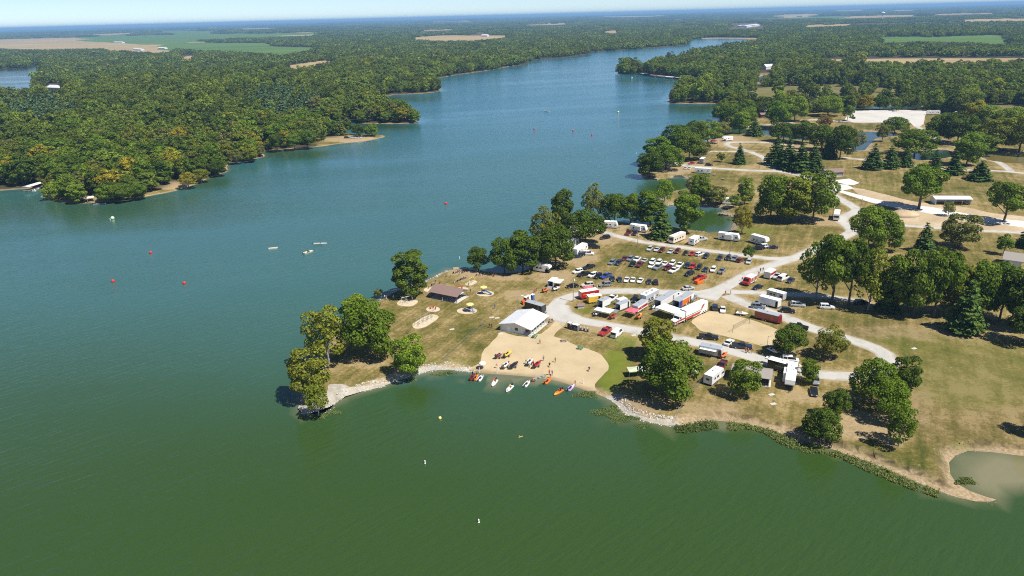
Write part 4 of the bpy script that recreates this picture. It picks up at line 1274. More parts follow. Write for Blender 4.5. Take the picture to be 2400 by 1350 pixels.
# ------------------------------------------------------------------ mesh builder
class MB:
    def __init__(s): s.v, s.f, s.m = [], [], []

    def add(s, vs, fs, m=0):
        b = len(s.v)
        s.v += [tuple(v) for v in vs]
        s.f += [tuple(i + b for i in f) for f in fs]
        s.m += [m] * len(fs)
        return s

    def box(s, x0, x1, y0, y1, z0, z1, m=0, tx=0, ty=0):
        """tx, ty: how far the top is drawn in"""
        return s.add([(x0, y0, z0), (x1, y0, z0), (x1, y1, z0), (x0, y1, z0), (x0 + tx, y0 + ty, z1), (x1 - tx, y0 + ty, z1), (x1 - tx, y1 - ty, z1), (x0 + tx, y1 - ty, z1)],
                     [(0, 3, 2, 1), (4, 5, 6, 7), (0, 1, 5, 4), (1, 2, 6, 5), (2, 3, 7, 6), (3, 0, 4, 7)], m)

    def loft(s, rings, m=0, caps=True):
        n = len(rings[0]); vs = [p for r in rings for p in r]; fs = []
        for k in range(len(rings) - 1):
            for i in range(n):
                fs.append((k * n + i, k * n + (i + 1) % n, (k + 1) * n + (i + 1) % n, (k + 1) * n + i))
        if caps:
            fs += [tuple(range(n))[::-1], tuple((len(rings) - 1) * n + i for i in range(n))]
        return s.add(vs, fs, m)

    def tube(s, p0, p1, r, n=6, m=0, r1=None):
        p0, p1 = Vector(p0), Vector(p1)
        d = (p1 - p0).normalized(); u = d.orthogonal().normalized(); w = d.cross(u)
        ring = lambda p, q: [tuple(p + (u * math.cos(2 * math.pi * i / n) + w * math.sin(2 * math.pi * i / n)) * q) for i in range(n)]
        return s.loft([ring(p0, r), ring(p1, r if r1 is None else r1)], m)

    def lathe(s, prof, c=(0, 0, 0), n=12, m=0):
        return s.loft([[(c[0] + r * math.cos(2 * math.pi * i / n), c[1] + r * math.sin(2 * math.pi * i / n), c[2] + z) for i in range(n)] for r, z in prof], m)

    def ball(s, c, r, n=10, m=0, sz=1.0):
        return s.lathe([(max(r * math.sin(math.pi * k / 6), .002), -r * sz * math.cos(math.pi * k / 6)) for k in range(7)], c, n, m)

    def prism(s, poly, z0, z1, m=0):
        return s.loft([[(x, y, z0) for x, y in poly], [(x, y, z1) for x, y in poly]], m)

    def side(s, poly, y0, y1, m=0):
        """polygon in x,z swept across y"""
        return s.loft([[(x, y1, z) for x, z in poly], [(x, y0, z) for x, z in poly]], m)

    def mesh(s, name, mats, smooth_=False):
        me = bpy.data.meshes.new(name)
        me.from_pydata(s.v, [], s.f)
        for m in (mats if isinstance(mats, (list, tuple)) else [mats]): me.materials.append(m)
        me.polygons.foreach_set('material_index', s.m)
        if smooth_: me.polygons.foreach_set('use_smooth', [True] * len(s.f))
        return me


def thing(name, label, cat, loc, rz=0.0, group=None, sc=None):
    e = bpy.data.objects.new(name, None)
    e.empty_display_size = .5
    link(e)
    e.location = loc
    e.rotation_euler = (0, 0, rz)
    if sc: e.scale = sc
    return tag(e, label, cat, group)


PROTO = {}


def proto(key, fn):
    """list of (name, mesh, paint slot or None, [sub-parts])"""
    if key not in PROTO: PROTO[key] = fn()
    return PROTO[key]


def head(x1, y1, x2, y2):
    a, b_ = unproj(x1, y1), unproj(x2, y2)
    return math.atan2(b_[1] - a[1], b_[0] - a[0])


def ends(x1, y1, x2, y2):
    """two pixels on the ground (rear, front) -> middle, heading, length"""
    a, b_ = P(x1, y1), P(x2, y2)
    m = (a + b_) / 2
    m.z = gz(m.x, m.y)
    return m, math.atan2(b_.y - a.y, b_.x - a.x), (b_ - a).length


# ------------------------------------------------------------------ materials for made things
C = {k: mat('paint_' + k, v, .32, .0, .06, 2, .5, .6) for k, v in dict(white=(.80, .80, .79), silver=(.48, .49, .50), grey=(.22, .235, .25), black=(.014, .014, .016), navy=(.022, .032, .06), blue=(.03, .06, .30),
     bluegrey=(.17, .21, .25), maroon=(.13, .018, .022), red=(.42, .018, .02), beige=(.58, .54, .46), purple=(.05, .03, .12), orange=(.75, .17, .02), yellow=(.80, .50, .05), pink=(.72, .16, .20), green=(.06, .17, .09), cream=(.72, .66, .52), darkred=(.22, .015, .02), brown=(.20, .13, .10), sky=(.16, .33, .62), lavender=(.42, .32, .62)).items()}
GLASS = mat('tinted_glass', (.012, .016, .020), .06, 0, .05, 1, .6)
TYRE = mat('tyre_rubber', (.018, .018, .018), .85)
RIM = mat('alloy_rim', (.55, .55, .56), .35, .6)
LAMP = mat('lamp_lens', (.75, .75, .72), .2)
TAIL = mat('tail_lens', (.35, .02, .02), .25)
DARK = mat('dark_interior', (.012, .012, .013), .9)
STEEL = mat('galvanised_steel', (.40, .41, .42), .45, .5)
CHROME = mat('aluminium', (.62, .63, .64), .3, .7)
ROOFW = mat('white_membrane_roof', (.80, .80, .78), .6, var=.14, scale=.8)
ROOFA = mat('aluminium_roof', (.50, .53, .56), .4, .35, var=.12, scale=.8)
CANVAS = mat('white_canvas', (.80, .80, .78), .8, var=.06)
CANVAS_PINK = mat('pink_canvas', (.72, .12, .17), .8, var=.08)
WOOD = mat('weathered_wood', (.36, .29, .21), .85, var=.35, scale=5)
WOOD_DARK = mat('brown_timber', (.15, .09, .06), .85, var=.3, scale=5)
CONC = mat('concrete', (.52, .50, .46), .9, var=.18, scale=1.5)
SHINGLE = mat('brown_shingles', (.235, .155, .135), .9, var=.25, scale=4)
SHINGLE_G = mat('grey_shingles', (.30, .275, .245), .9, var=.25, scale=4)
METALW = mat('white_sheet_metal', (.76, .775, .79), .38, .12, var=.08, scale=.6)
WALLW = mat('white_painted_block', (.70, .70, .68), .8, var=.14, scale=1)
PLASTIC = {k: mat('plastic_' + k, v, .5, 0, .08) for k, v in dict(red=(.62, .03, .03), orange=(.85, .17, .03), yellow=(.86, .70, .22), white=(.82, .82, .80), blue=(.05, .14, .42), green=(.05, .20, .10), grey=(.18, .19, .20), black=(.02, .02, .022), lime=(.55, .75, .45), tan=(.55, .43, .27)).items()}


# ------------------------------------------------------------------ cars
def disc_mesh(name, r, w, m, n=12):
    ring = lambda y, q: [(q * math.cos(2 * math.pi * i / n), y, q * math.sin(2 * math.pi * i / n)) for i in range(n)]
    return MB().loft([ring(-w / 2, r * .93), ring(-w / 2 + .03, r), ring(w / 2 - .03, r), ring(w / 2, r * .93)]).mesh(name, [m])


TYRE_ME, RIM_ME = disc_mesh('tyre', .34, .22, TYRE), disc_mesh('rim', .215, .245, RIM)
BIG_TYRE_ME, BIG_RIM_ME = disc_mesh('big_tyre', .5, .28, TYRE), disc_mesh('big_rim', .3, .305, RIM)
WHEEL, WHEEL_BIG = TYRE_ME, BIG_TYRE_ME
_mesh_obj = mesh_obj


def mesh_obj(name, me, parent=None):
    o = _mesh_obj(name, me, parent)
    if name == 'wheel':                      # every wheel carries its rim
        _mesh_obj('rim', RIM_ME if me is TYRE_ME else BIG_RIM_ME, o)
    return o


def ring_x(x, w0, z0, w1, z1, w2, z2):
    return [(x, -w0, z0), (x, -w1, z1), (x, -w2, z2), (x, w2, z2), (x, w1, z1), (x, w0, z0)]


def car_parts(kind):
    L_, W_, H_ = dict(sedan=(4.7, 1.82, 1.45), suv=(4.8, 1.94, 1.76), pickup=(5.8, 2.02, 1.88), van=(5.6, 2.03, 2.15), minivan=(5.0, 2.0, 1.75), coupe=(4.6, 1.9, 1.3))[kind]
    h = L_ / 2; w = W_ / 2
    belt = dict(sedan=.95, suv=1.08, pickup=1.15, van=1.15, minivan=1.05, coupe=.88)[kind]
    hood = belt - dict(sedan=.12, suv=.06, pickup=.04, van=.12, minivan=.15, coupe=.12)[kind]
    b = MB()
    lo = .26
    st = [(-h, .80, lo + .15, belt - .12), (-h + .12, .94, lo, belt - .02), (-h + .9, 1, lo, belt), (0, 1, lo, belt), (h - 1.35, 1, lo, belt - .01), (h - .9, .99, lo, hood), (h - .25, .93, lo, hood - .1), (h, .78, lo + .14, hood - .26)]
    if kind == 'pickup':
        st = [(-h, .95, lo + .2, belt - .06), (-h + .1, .98, lo + .1, belt), (-.4, 1, lo, belt), (h - 1.6, 1, lo, belt), (h - 1.2, .99, lo, hood), (h - .2, .96, lo, hood - .06), (h, .86, lo + .14, hood - .2)]
    if kind == 'van':
        st = [(-h, .95, lo + .1, belt), (-h + .1, 1, lo, belt), (0, 1, lo, belt), (h - 1.2, 1, lo, belt), (h - .3, .95, lo, hood - .1), (h, .82, lo + .14, hood - .25)]
    b.loft([ring_x(x, w * k * .93, z0, w * k, (z0 + z1) * .55, w * k * .93, z1) for x, k, z0, z1 in st], 0)
    body = b.mesh('body', [C['white']], False)
    g = MB(); r_ = MB()
    x0, x1, x2, x3 = dict(sedan=(-h + .62, -h + 1.35, h - 2.15, h - 1.32), suv=(-h + .12, -h + .42, h - 2.05, h - 1.3), pickup=(-.75, -.6, h - 2.5, h - 1.75), van=(-h + .04, -h + .14, h - 1.6, h - .75), minivan=(-h + .1, -h + .55, h - 1.9, h - .85), coupe=(-h + .5, -h + 1.4, h - 2.4, h - 1.5))[kind]
    wg, wr = w * .9, w * .74
    if kind == 'van': wr = w * .84
    zb = belt - .02
    g.loft([ring_x(x0, wg, zb, wg, zb + .01, wg * .98, zb + .02), ring_x(x1, wg, zb, (wg + wr) / 2, (belt + H_) / 2, wr, H_ - .05), ring_x(x2, wg, zb, (wg + wr) / 2, (belt + H_) / 2, wr, H_ - .05), ring_x(x3, wg, zb, wg, zb + .01, wg * .98, zb + .02)], 0)
    windows = g.mesh('windows', [GLASS])
    r_.loft([[(x1 - .08, -wr * .94, H_ - .07), (x1 - .08, wr * .94, H_ - .07), (x1, wr * .9, H_), (x1, -wr * .9, H_)], [(x2 + .1, -wr * .94, H_ - .07), (x2 + .1, wr * .94, H_ - .07), (x2, wr * .9, H_), (x2, -wr * .9, H_)]], 0)
    r_.box(x1 - .02, x2 + .02, -wr * 1.0, wr * 1.0, H_ - .085, H_ - .03, 0)
    for s in (-1, 1):       # pillars
        for xp in (x1 + .05, (x1 + x2) / 2):
            r_.loft([[(xp - .06, s * wg * 1.005, zb), (xp + .06, s * wg * 1.005, zb), (xp + .06, s * wg * .985, zb), (xp - .06, s * wg * .985, zb)], [(xp - .06, s * wr * 1.02, H_ - .06), (xp + .06, s * wr * 1.02, H_ - .06), (xp + .06, s * wr, H_ - .06), (xp - .06, s * wr, H_ - .06)]], 0)
    if kind == 'van':       # closed rear sides
        for s in (-1, 1):
            r_.loft([[(x1 + .3, s * wg * 1.01, zb), (-.2, s * wg * 1.01, zb), (-.2, s * wg * .97, zb), (x1 + .3, s * wg * .97, zb)], [(x1 + .3, s * wr * 1.03, H_ - .06), (-.2, s * wr * 1.03, H_ - .06), (-.2, s * wr, H_ - .06), (x1 + .3, s * wr, H_ - .06)]], 0)
    roof = r_.mesh('roof', [C['white']])
    parts = [('body', body, 0, []), ('windows', windows, None, []), ('roof', roof, 0, [])]
    if kind == 'pickup':
        bed = MB().box(-h + .12, -.82, -w * .78, w * .78, belt - .005, belt + .004).mesh('truck_bed', [DARK])
        rails = MB()
        for s in (-1, 1): rails.box(-h + .06, -.78, s * w * .86 - .07, s * w * .86 + .07, belt - .02, belt + .09)
        rails.box(-h + .02, -h + .12, -w * .9, w * .9, belt - .02, belt + .09)
        parts += [('truck_bed', bed, None, []), ('bed_rail', rails.mesh('bed_rail', [C['white']]), 0, [])]
    hl = MB().box(h - .17, h - .02, -.17, .17, hood - .28, hood - .14).mesh('headlight', [LAMP])
    tl = MB().box(-h - .015, -h + .12, -.13, .13, belt - .34, belt - .14).mesh('tail_light', [TAIL])
    for s in (-1, 1):
        parts.append(('headlight', hl, None, (0, s * w * .66, 0)))
        parts.append(('tail_light', tl, None, (0, s * w * .70, 0)))
    for sx in (-1, 1):
        for s in (-1, 1):
            parts.append(('wheel', WHEEL, None, (sx * L_ * .31, s * (w - .1), .34)))
    return parts


def add_car(kind, colour, loc, rz, label, group, cat=None):
    e = thing({'suv': 'parked_suv', 'sedan': 'parked_car', 'coupe': 'parked_car', 'pickup': 'pickup_truck', 'van': 'parked_van', 'minivan': 'parked_minivan'}[kind], label, cat or {'suv': 'suv', 'sedan': 'car', 'coupe': 'car', 'pickup': 'pickup truck', 'van': 'van', 'minivan': 'minivan'}[kind], loc, rz, group)
    for name, me, slot, off in proto(('car', kind), lambda: car_parts(kind)):
        o = mesh_obj(name, me, e)
        if isinstance(off, tuple): o.location = off
        if slot is not None:
            o.material_slots[slot].link = 'OBJECT'; o.material_slots[slot].material = C[colour]
    return e


CNAME = dict(white='white', silver='silver', grey='grey', black='black', navy='dark navy', blue='bright blue', bluegrey='blue-grey', maroon='maroon', red='red', beige='beige', purple='dark purple', darkred='dark red')
KNAME = dict(suv='suv', sedan='sedan', coupe='coupe', pickup='pickup truck', van='van', minivan='minivan')


def car_row(rowname, group, items, heading):
    items = sorted(items, key=lambda t: t[0])
    for i, it in enumerate(items):
        X, Y, kind, colour = it[:4]
        hd = it[4] if len(it) > 4 else heading
        q = P(1300 + X / 4.8, 500 + Y / 4.8, .75)
        add_car(kind, colour, q, R(hd + random.uniform(-3, 3)), f'{CNAME[colour]} {KNAME[kind]}, {ordinal(i + 1)} from left in the {rowname}', group).scale = (.93, .93, .93)


# ------------------------------------------------------------------ campers, cargo trailers, lorries
def trailer_parts(L_, W_, H_, floor=.55, nose='flat', wheels=2, roof=None, rear_open=False, windows=(), door=None, stripe=None, slide=False, acs=2, tongue=True, lower=None, vnose=False):
    """box on wheels, x forward. windows: (x0,x1,side); returns parts with paint slot 0 on the body"""
    h = L_ / 2; w = W_ / 2
    b = MB()
    if nose == 'fifth':
        prof = [(-h, floor), (h - 2.4, floor), (h - 2.3, floor + 1.1), (h - .25, floor + 1.15), (h, floor + 1.5), (h - .15, H_ - .45), (h - .75, H_), (-h, H_)]
    elif nose == 'slant':
        prof = [(-h, floor), (h - .3, floor), (h, floor + .5), (h - .1, floor + 1.1), (h - .75, H_), (-h, H_)]
    elif nose == 'coach':
        prof = [(-h, floor), (h, floor), (h + .04, floor + .9), (h - .12, H_ - .1), (h - .35, H_), (-h, H_)]
    else:
        prof = [(-h, floor), (h, floor), (h, H_ - .1), (h - .15, H_), (-h, H_)]
    if rear_open:
        # hollow shell: sides, nose, roof, floor
        b.box(-h, h, -w, -w + .05, floor, H_); b.box(-h, h, w - .05, w, floor, H_)
        b.box(h - .06, h, -w + .05, w - .05, floor, H_)
        b.box(-h, h - .06, -w + .05, w - .05, floor, floor + .08, 1)
    else:
        b.side(prof, -w, w)
    if vnose:
        b.prism([(h - .001, -w), (h + .75, 0), (h - .001, w)], floor, H_ - .12)
    body = b.mesh('body', [C['white'], DARK])
    top = [p for p in prof if p[1] > H_ - .02]
    xs = [p[0] for p in top]
    rf = MB().box(min(xs), max(xs), -w - .01, w + .01, H_ + .003, H_ + .06)
    if rear_open: rf = MB().box(-h, h, -w - .01, w + .01, H_ - .03, H_ + .06)
    parts = [('body', body, 0, None), ('roof', rf.mesh('roof', [roof or ROOFW]), None, None)]
    ac = MB().box(-.42, .42, -.36, .36, 0, .26, 0, .08, .06).mesh('air_conditioner', [PLASTIC['white'] if acs < 3 else PLASTIC['grey']])
    for k in range(min(acs, 2)):
        parts.append(('air_conditioner', ac, None, (h * (.35 - .85 * k), 0, H_ + .05)))
    vent = MB().box(-.2, .2, -.2, .2, 0, .1).mesh('roof_vent', [PLASTIC['grey']])
    parts.append(('roof_vent', vent, None, (-h * .1, .35, H_ + .05)))
    for (x0, x1, side_, z0, z1) in windows:
        if side_ == 0: m = MB().box(-h - .015, -h + .01, x0, x1, z0, z1)
        elif side_ == 2: m = MB().box(h - .03, h + .03, x0, x1, z0, z1)
        else: m = MB().box(x0, x1, side_ * w - .015, side_ * w + .015, z0, z1)
        parts.append(('window', m.mesh('window', [GLASS]), None, None))
    if door:
        x0, s, mt = door
        parts.append(('door', MB().box(x0, x0 + .72, s * w - .02, s * w + .02, floor + .05, floor + 2.0).mesh('door', [mt]), None, None))
    if stripe:
        for (mt, x0, x1, z0, z1) in stripe:
            for s in (-1, 1):
                parts.append(('side_panel', MB().box(x0, x1, s * w - .018, s * w + .018, z0, z1).mesh('side_panel', [mt]), None, None))
    if slide:
        parts.append(('slide_out', MB().box(-h * .35, h * .35, slide * w, slide * (w + .75), floor + .3, H_ - .25).mesh('slide_out', [C['white']]), 0, None))
    for k in range(wheels):
        for s in (-1, 1):
            parts.append(('wheel', WHEEL, None, (-h * .12 - k * .85 + (wheels - 1) * .42, s * (w - .02), .34)))
    under = MB().box(-h + .1, h - .2, -w * .7, w * .7, floor - .14, floor + .02).mesh('chassis', [PLASTIC['black']])
    parts.append(('chassis', under, None, None))
    if tongue:
        t = MB().tube((h - .1, -w * .6, floor - .05), (h + 1.15, 0, floor - .08), .05).tube((h - .1, w * .6, floor - .05), (h + 1.15, 0, floor - .08), .05).tube((h + .8, 0, 0), (h + .8, 0, floor + .2), .04)
        parts.append(('hitch', t.mesh('hitch', [PLASTIC['black']]), None, None))
    if rear_open:
        rp = MB().loft([[(-h + .02, -w * .92, floor), (-h + .02, w * .92, floor), (-h + .02, w * .92, floor + .06), (-h + .02, -w * .92, floor + .06)], [(-h - 1.9, -w * .92, .02), (-h - 1.9, w * .92, .02), (-h - 1.9, w * .92, .07), (-h - 1.9, -w * .92, .07)]])
        parts.append(('ramp_door', rp.mesh('ramp_door', [STEEL]), None, None))
    return parts


def add_trailer(name, label, cat, group, px, paint, W_=2.5, H_=3.1, length=None, **kw):
    m, hd, l = ends(*px)
    if length: l = length
    e = thing(name, label, cat, m, hd, group)
    for nm, me, slot, off in trailer_parts(l, W_, H_, **kw):
        o = mesh_obj(nm, me, e)
        if isinstance(off, tuple): o.location = off
        if slot is not None:
            o.material_slots[slot].link = 'OBJECT'; o.material_slots[slot].material = paint
    e['half'] = l / 2
    return e


def camper_windows(l, w=1.2, z=1.55):
    out = []
    for s in (-1, 1):
        for k in (-.62, -.2, .25, .6):
            out.append((l / 2 * k, l / 2 * k + random.uniform(.6, 1.1), s, z, z + .6))
    out.append((-.45, .45, 0, z, z + .6))
    return out


def canopy(label, px, L_, W_, H_, rz, canvas, group='shade canopies of the race pits', peak=.5, legs=True):
    e = thing('shade_canopy', label, 'canopy', P(*px), rz, group)
    b = MB()
    h, w = L_ / 2, W_ / 2
    if peak:
        b.add([(-h, -w, H_), (h, -w, H_), (h, w, H_), (-h, w, H_), (-h * .1, 0, H_ + peak), (h * .1, 0, H_ + peak)], [(0, 1, 5, 4), (1, 2, 5), (2, 3, 4, 5), (3, 0, 4)])
        b.box(-h - .01, h + .01, -w - .01, w + .01, H_ - .22, H_ - .002)
    else:
        b.box(-h, h, -w, w, H_, H_ + .08)
    mesh_obj('cover', b.mesh('cover', [canvas]), e)
    for sx in (-1, 1):
        for sy in (-1, 1):
            o = mesh_obj('leg', PROTO.setdefault(('leg', H_), MB().box(-.025, .025, -.025, .025, 0, H_).mesh('leg', [STEEL])), e)
            o.location = (sx * (h - .05), sy * (w - .05), 0)
    return e


# ------------------------------------------------------------------ people: one continuous skinned body per pose
SKIN = mat('skin', (.50, .31, .22), .6)
SKIN_D = mat('tanned_skin', (.30, .17, .11), .6)
HAIR = mat('dark_hair', (.04, .028, .02), .7)
CLOTH = {k: mat('cloth_' + k, v, .85, 0, .1) for k, v in dict(red=(.50, .03, .035), black=(.016, .016, .02), navy=(.03, .045, .11), white=(.72, .72, .70), grey=(.22, .22, .23), blue=(.07, .17, .42), orange=(.78, .16, .03), tan=(.40, .30, .19), maroon=(.17, .03, .04), green=(.08, .17, .09), pink=(.65, .22, .28), yellow=(.80, .55, .06), denim=(.07, .10, .18)).items()}


def person_mesh(pose):
    """joints in metres, facing +x"""
    sit = pose in ('sit', 'crouch')
    lean = dict(stand=.0, walk=.05, sit=.02, bend=.55, crouch=.25, wade=.05)[pose]
    hip = dict(stand=.92, walk=.91, sit=.50, bend=.88, crouch=.36, wade=.92)[pose]
    up = lambda d: (hip + d * math.cos(lean), d * math.sin(lean))
    J, E, Rr = [], [], []
    def j(x, y, z, r, parent=None, ry=None):
        J.append((x, y, z)); Rr.append((r, ry or r))
        if parent is not None: E.append((parent, len(J) - 1))
        return len(J) - 1
    pel = j(0, 0, hip, .13, None, .16)
    z1, x1 = up(.25); sp = j(x1, 0, z1, .12, pel, .15)
    z2, x2 = up(.46); ch = j(x2, 0, z2, .12, sp, .17)
    z3, x3 = up(.58); nk = j(x3, 0, z3, .055, ch)
    z4, x4 = up(.68); hd0 = j(x4 + .02, 0, z4, .085, nk, .08)
    z5, x5 = up(.80); hd1 = j(x5 + .02, 0, z5, .07, hd0, .07)
    for s in (-1, 1):
        zs, xs = up(.50)
        sh = j(xs, s * .19, zs, .06, ch)
        if pose == 'bend': el = (xs + .12, s * .23, zs - .26); wr = (xs + .22, s * .16, zs - .48)
        elif sit: el = (xs + .06, s * .25, zs - .26); wr = (xs + .27, s * .17, zs - .32)
        elif pose == 'walk': el = (xs + .07 * s, s * .24, zs - .27); wr = (xs + .20 * s + .05, s * .24, zs - .49)
        else: el = (xs - .03, s * .25, zs - .28); wr = (xs + .05, s * .27, zs - .52)
        e_ = j(*el, .042, sh); w_ = j(*wr, .03, e_)
        d = (Vector(wr) - Vector(el)).normalized()
        pm = Vector(wr) + d * .07
        p_ = j(*pm, .03, w_)
        side_ = Vector((1, 0, 0)) if abs(d.x) < .7 else Vector((0, 1, 0))
        for k, ln in ((-1.5, .065), (-.5, .08), (.5, .085), (1.5, .07)):
            a = pm + side_ * k * .018 + d * .035
            c = a + d * ln * .55 + Vector((.012, 0, 0))
            q = j(*a, .010, p_); q = j(*c, .009, q); j(*(c + d * ln * .4 + Vector((.02, 0, -.005))), .008, q)
        a = Vector(wr) + d * .02 + side_ * .035
        q = j(*a, .011, p_); j(*(a + d * .05 + side_ * .02), .009, q)
        hp = j(0, s * .095, hip - .06, .085, pel)
        if pose == 'sit': kn = (.42, s * .12, hip - .02); an = (.46, s * .12, .09)
        elif pose == 'crouch': kn = (.38, s * .16, .48); an = (.08, s * .14, .09)
        elif pose == 'walk': kn = (.16 * s, s * .10, .49); an = (.30 * s - .1, s * .10, .09 + (.06 if s < 0 else 0))
        else: kn = (.01, s * .10, .49); an = (-.02, s * .11, .09)
        k_ = j(*kn, .062, hp); a_ = j(*an, .042, k_)
        he = j(an[0] + .05, an[1], an[2] - .055, .036, a_); j(an[0] + .17, an[1] + s * .02, an[2] - .06, .03, he)
    me = bpy.data.meshes.new('person_cage')
    me.from_pydata(J, E, [])
    o = bpy.data.objects.new('person_cage', me)
    COL.objects.link(o)
    o.modifiers.new('skin', 'SKIN')
    sv = me.skin_vertices[0].data
    for k, r in enumerate(Rr):
        sv[k].radius = r
    sv[0].use_root = True
    o.modifiers.new('sub', 'SUBSURF').levels = 1
    dg = bpy.context.evaluated_depsgraph_get()
    dg.update()
    out = bpy.data.meshes.new_from_object(o.evaluated_get(dg))
    bpy.data.objects.remove(o)
    out.name = 'person_' + pose
    out.materials.clear()
    for m in (SKIN, CLOTH['white'], CLOTH['denim'], HAIR, PLASTIC['black']): out.materials.append(m)
    zt, _ = up(.62); zh, _ = up(.74)
    idx = []
    for p in out.polygons:
        c = p.center
        dy = abs(c.y)
        along = (c.z - hip) * math.cos(lean) + c.x * math.sin(lean)
        if along > .77 or (along > .66 and c.x < J[hd0][0] - .035): k = 3
        elif along > .565: k = 0
        elif along > -.03 and (dy < .235 or along > .30) and not (sit and dy > .13 and c.x > .2): k = 1
        elif dy > .205 and along > -.25: k = 0
        elif c.z < .10: k = 4
        elif c.z < .42 and pose in ('stand', 'walk', 'sit', 'wade'): k = 0
        else: k = 2
        idx.append(k)
    out.polygons.foreach_set('material_index', idx)
    out.polygons.foreach_set('use_smooth', [True] * len(idx))
    return out


POSES = {p: person_mesh(p) for p in ('stand', 'walk', 'sit', 'bend', 'crouch')}


def add_person(x, y, pose, top, bottoms, label, group=None, rz=None, z=None, loc=None, skin=None):
    o = bpy.data.objects.new('person', POSES[pose])
    link(o)
    q = loc if loc is not None else P(x, y)
    o.location = (q.x, q.y, q.z if z is None else z)
    o.rotation_euler = (0, 0, random.uniform(0, 6.28) if rz is None else rz)
    s = random.uniform(.98, 1.1)
    o.scale = (s, s, s)
    for k, m in ((1, CLOTH[top]), (2, CLOTH[bottoms])):
        o.material_slots[k].link = 'OBJECT'; o.material_slots[k].material = m
    if skin:
        o.material_slots[0].link = 'OBJECT'; o.material_slots[0].material = skin
    tag(o, label, 'person', group)
    return o
# ------------------------------------------------------------------ parked cars
car_row('top row below the camp road', 'cars parked in rows on the grass', [
    (1070, 395, 'suv', 'silver'), (1150, 400, 'sedan', 'silver'), (1205, 412, 'suv', 'maroon'), (1305, 425, 'sedan', 'silver'), (1382, 422, 'suv', 'maroon'), (1473, 440, 'sedan', 'black'), (1547, 448, 'sedan', 'red'),
    (1632, 455, 'suv', 'white', 40), (1703, 478, 'suv', 'navy'), (1858, 497, 'suv', 'navy'), (1952, 497, 'suv', 'navy'), (2020, 507, 'suv', 'bluegrey'), (2085, 522, 'suv', 'maroon', 50), (2185, 540, 'suv', 'silver')], 238)
car_row('middle car row', 'cars parked in rows on the grass', [
    (785, 502, 'sedan', 'maroon'), (850, 507, 'suv', 'bluegrey'), (925, 515, 'pickup', 'white'), (1010, 525, 'sedan', 'silver'), (1098, 540, 'suv', 'white'), (1172, 548, 'suv', 'white'), (1240, 560, 'sedan', 'white'),
    (1325, 558, 'suv', 'white'), (1405, 580, 'pickup', 'white'), (1490, 585, 'suv', 'navy'), (1553, 592, 'suv', 'red'), (1625, 603, 'suv', 'black'), (1697, 625, 'sedan', 'navy'), (1785, 628, 'suv', 'white'), (1880, 645, 'pickup', 'bluegrey')], 240)
car_row('broken row below the middle row', 'cars parked in rows on the grass', [
    (645, 548, 'suv', 'bluegrey'), (715, 553, 'suv', 'navy'), (875, 567, 'suv', 'black'), (957, 572, 'pickup', 'maroon'), (1090, 583, 'sedan', 'white'), (1160, 602, 'pickup', 'grey', 225), (1270, 610, 'suv', 'maroon', 220), (1340, 637, 'pickup', 'white', 225), (1515, 675, 'suv', 'black', 215)], 240)
car_row('bottom row nearest the loop road', 'cars parked in rows on the grass', [
    (385, 600, 'pickup', 'black', 215), (260, 648, 'suv', 'white', 215), (325, 680, 'pickup', 'black', 215), (428, 690, 'suv', 'white', 222), (487, 703, 'suv', 'black', 232), (575, 702, 'pickup', 'blue', 222), (652, 727, 'sedan', 'navy', 262),
    (733, 737, 'sedan', 'navy', 268), (810, 740, 'sedan', 'white', 252), (880, 742, 'sedan', 'white', 252), (965, 750, 'sedan', 'white', 245), (1062, 760, 'sedan', 'navy', 255), (1137, 768, 'suv', 'black', 85)], 240)
G = 'vehicles standing around the park'
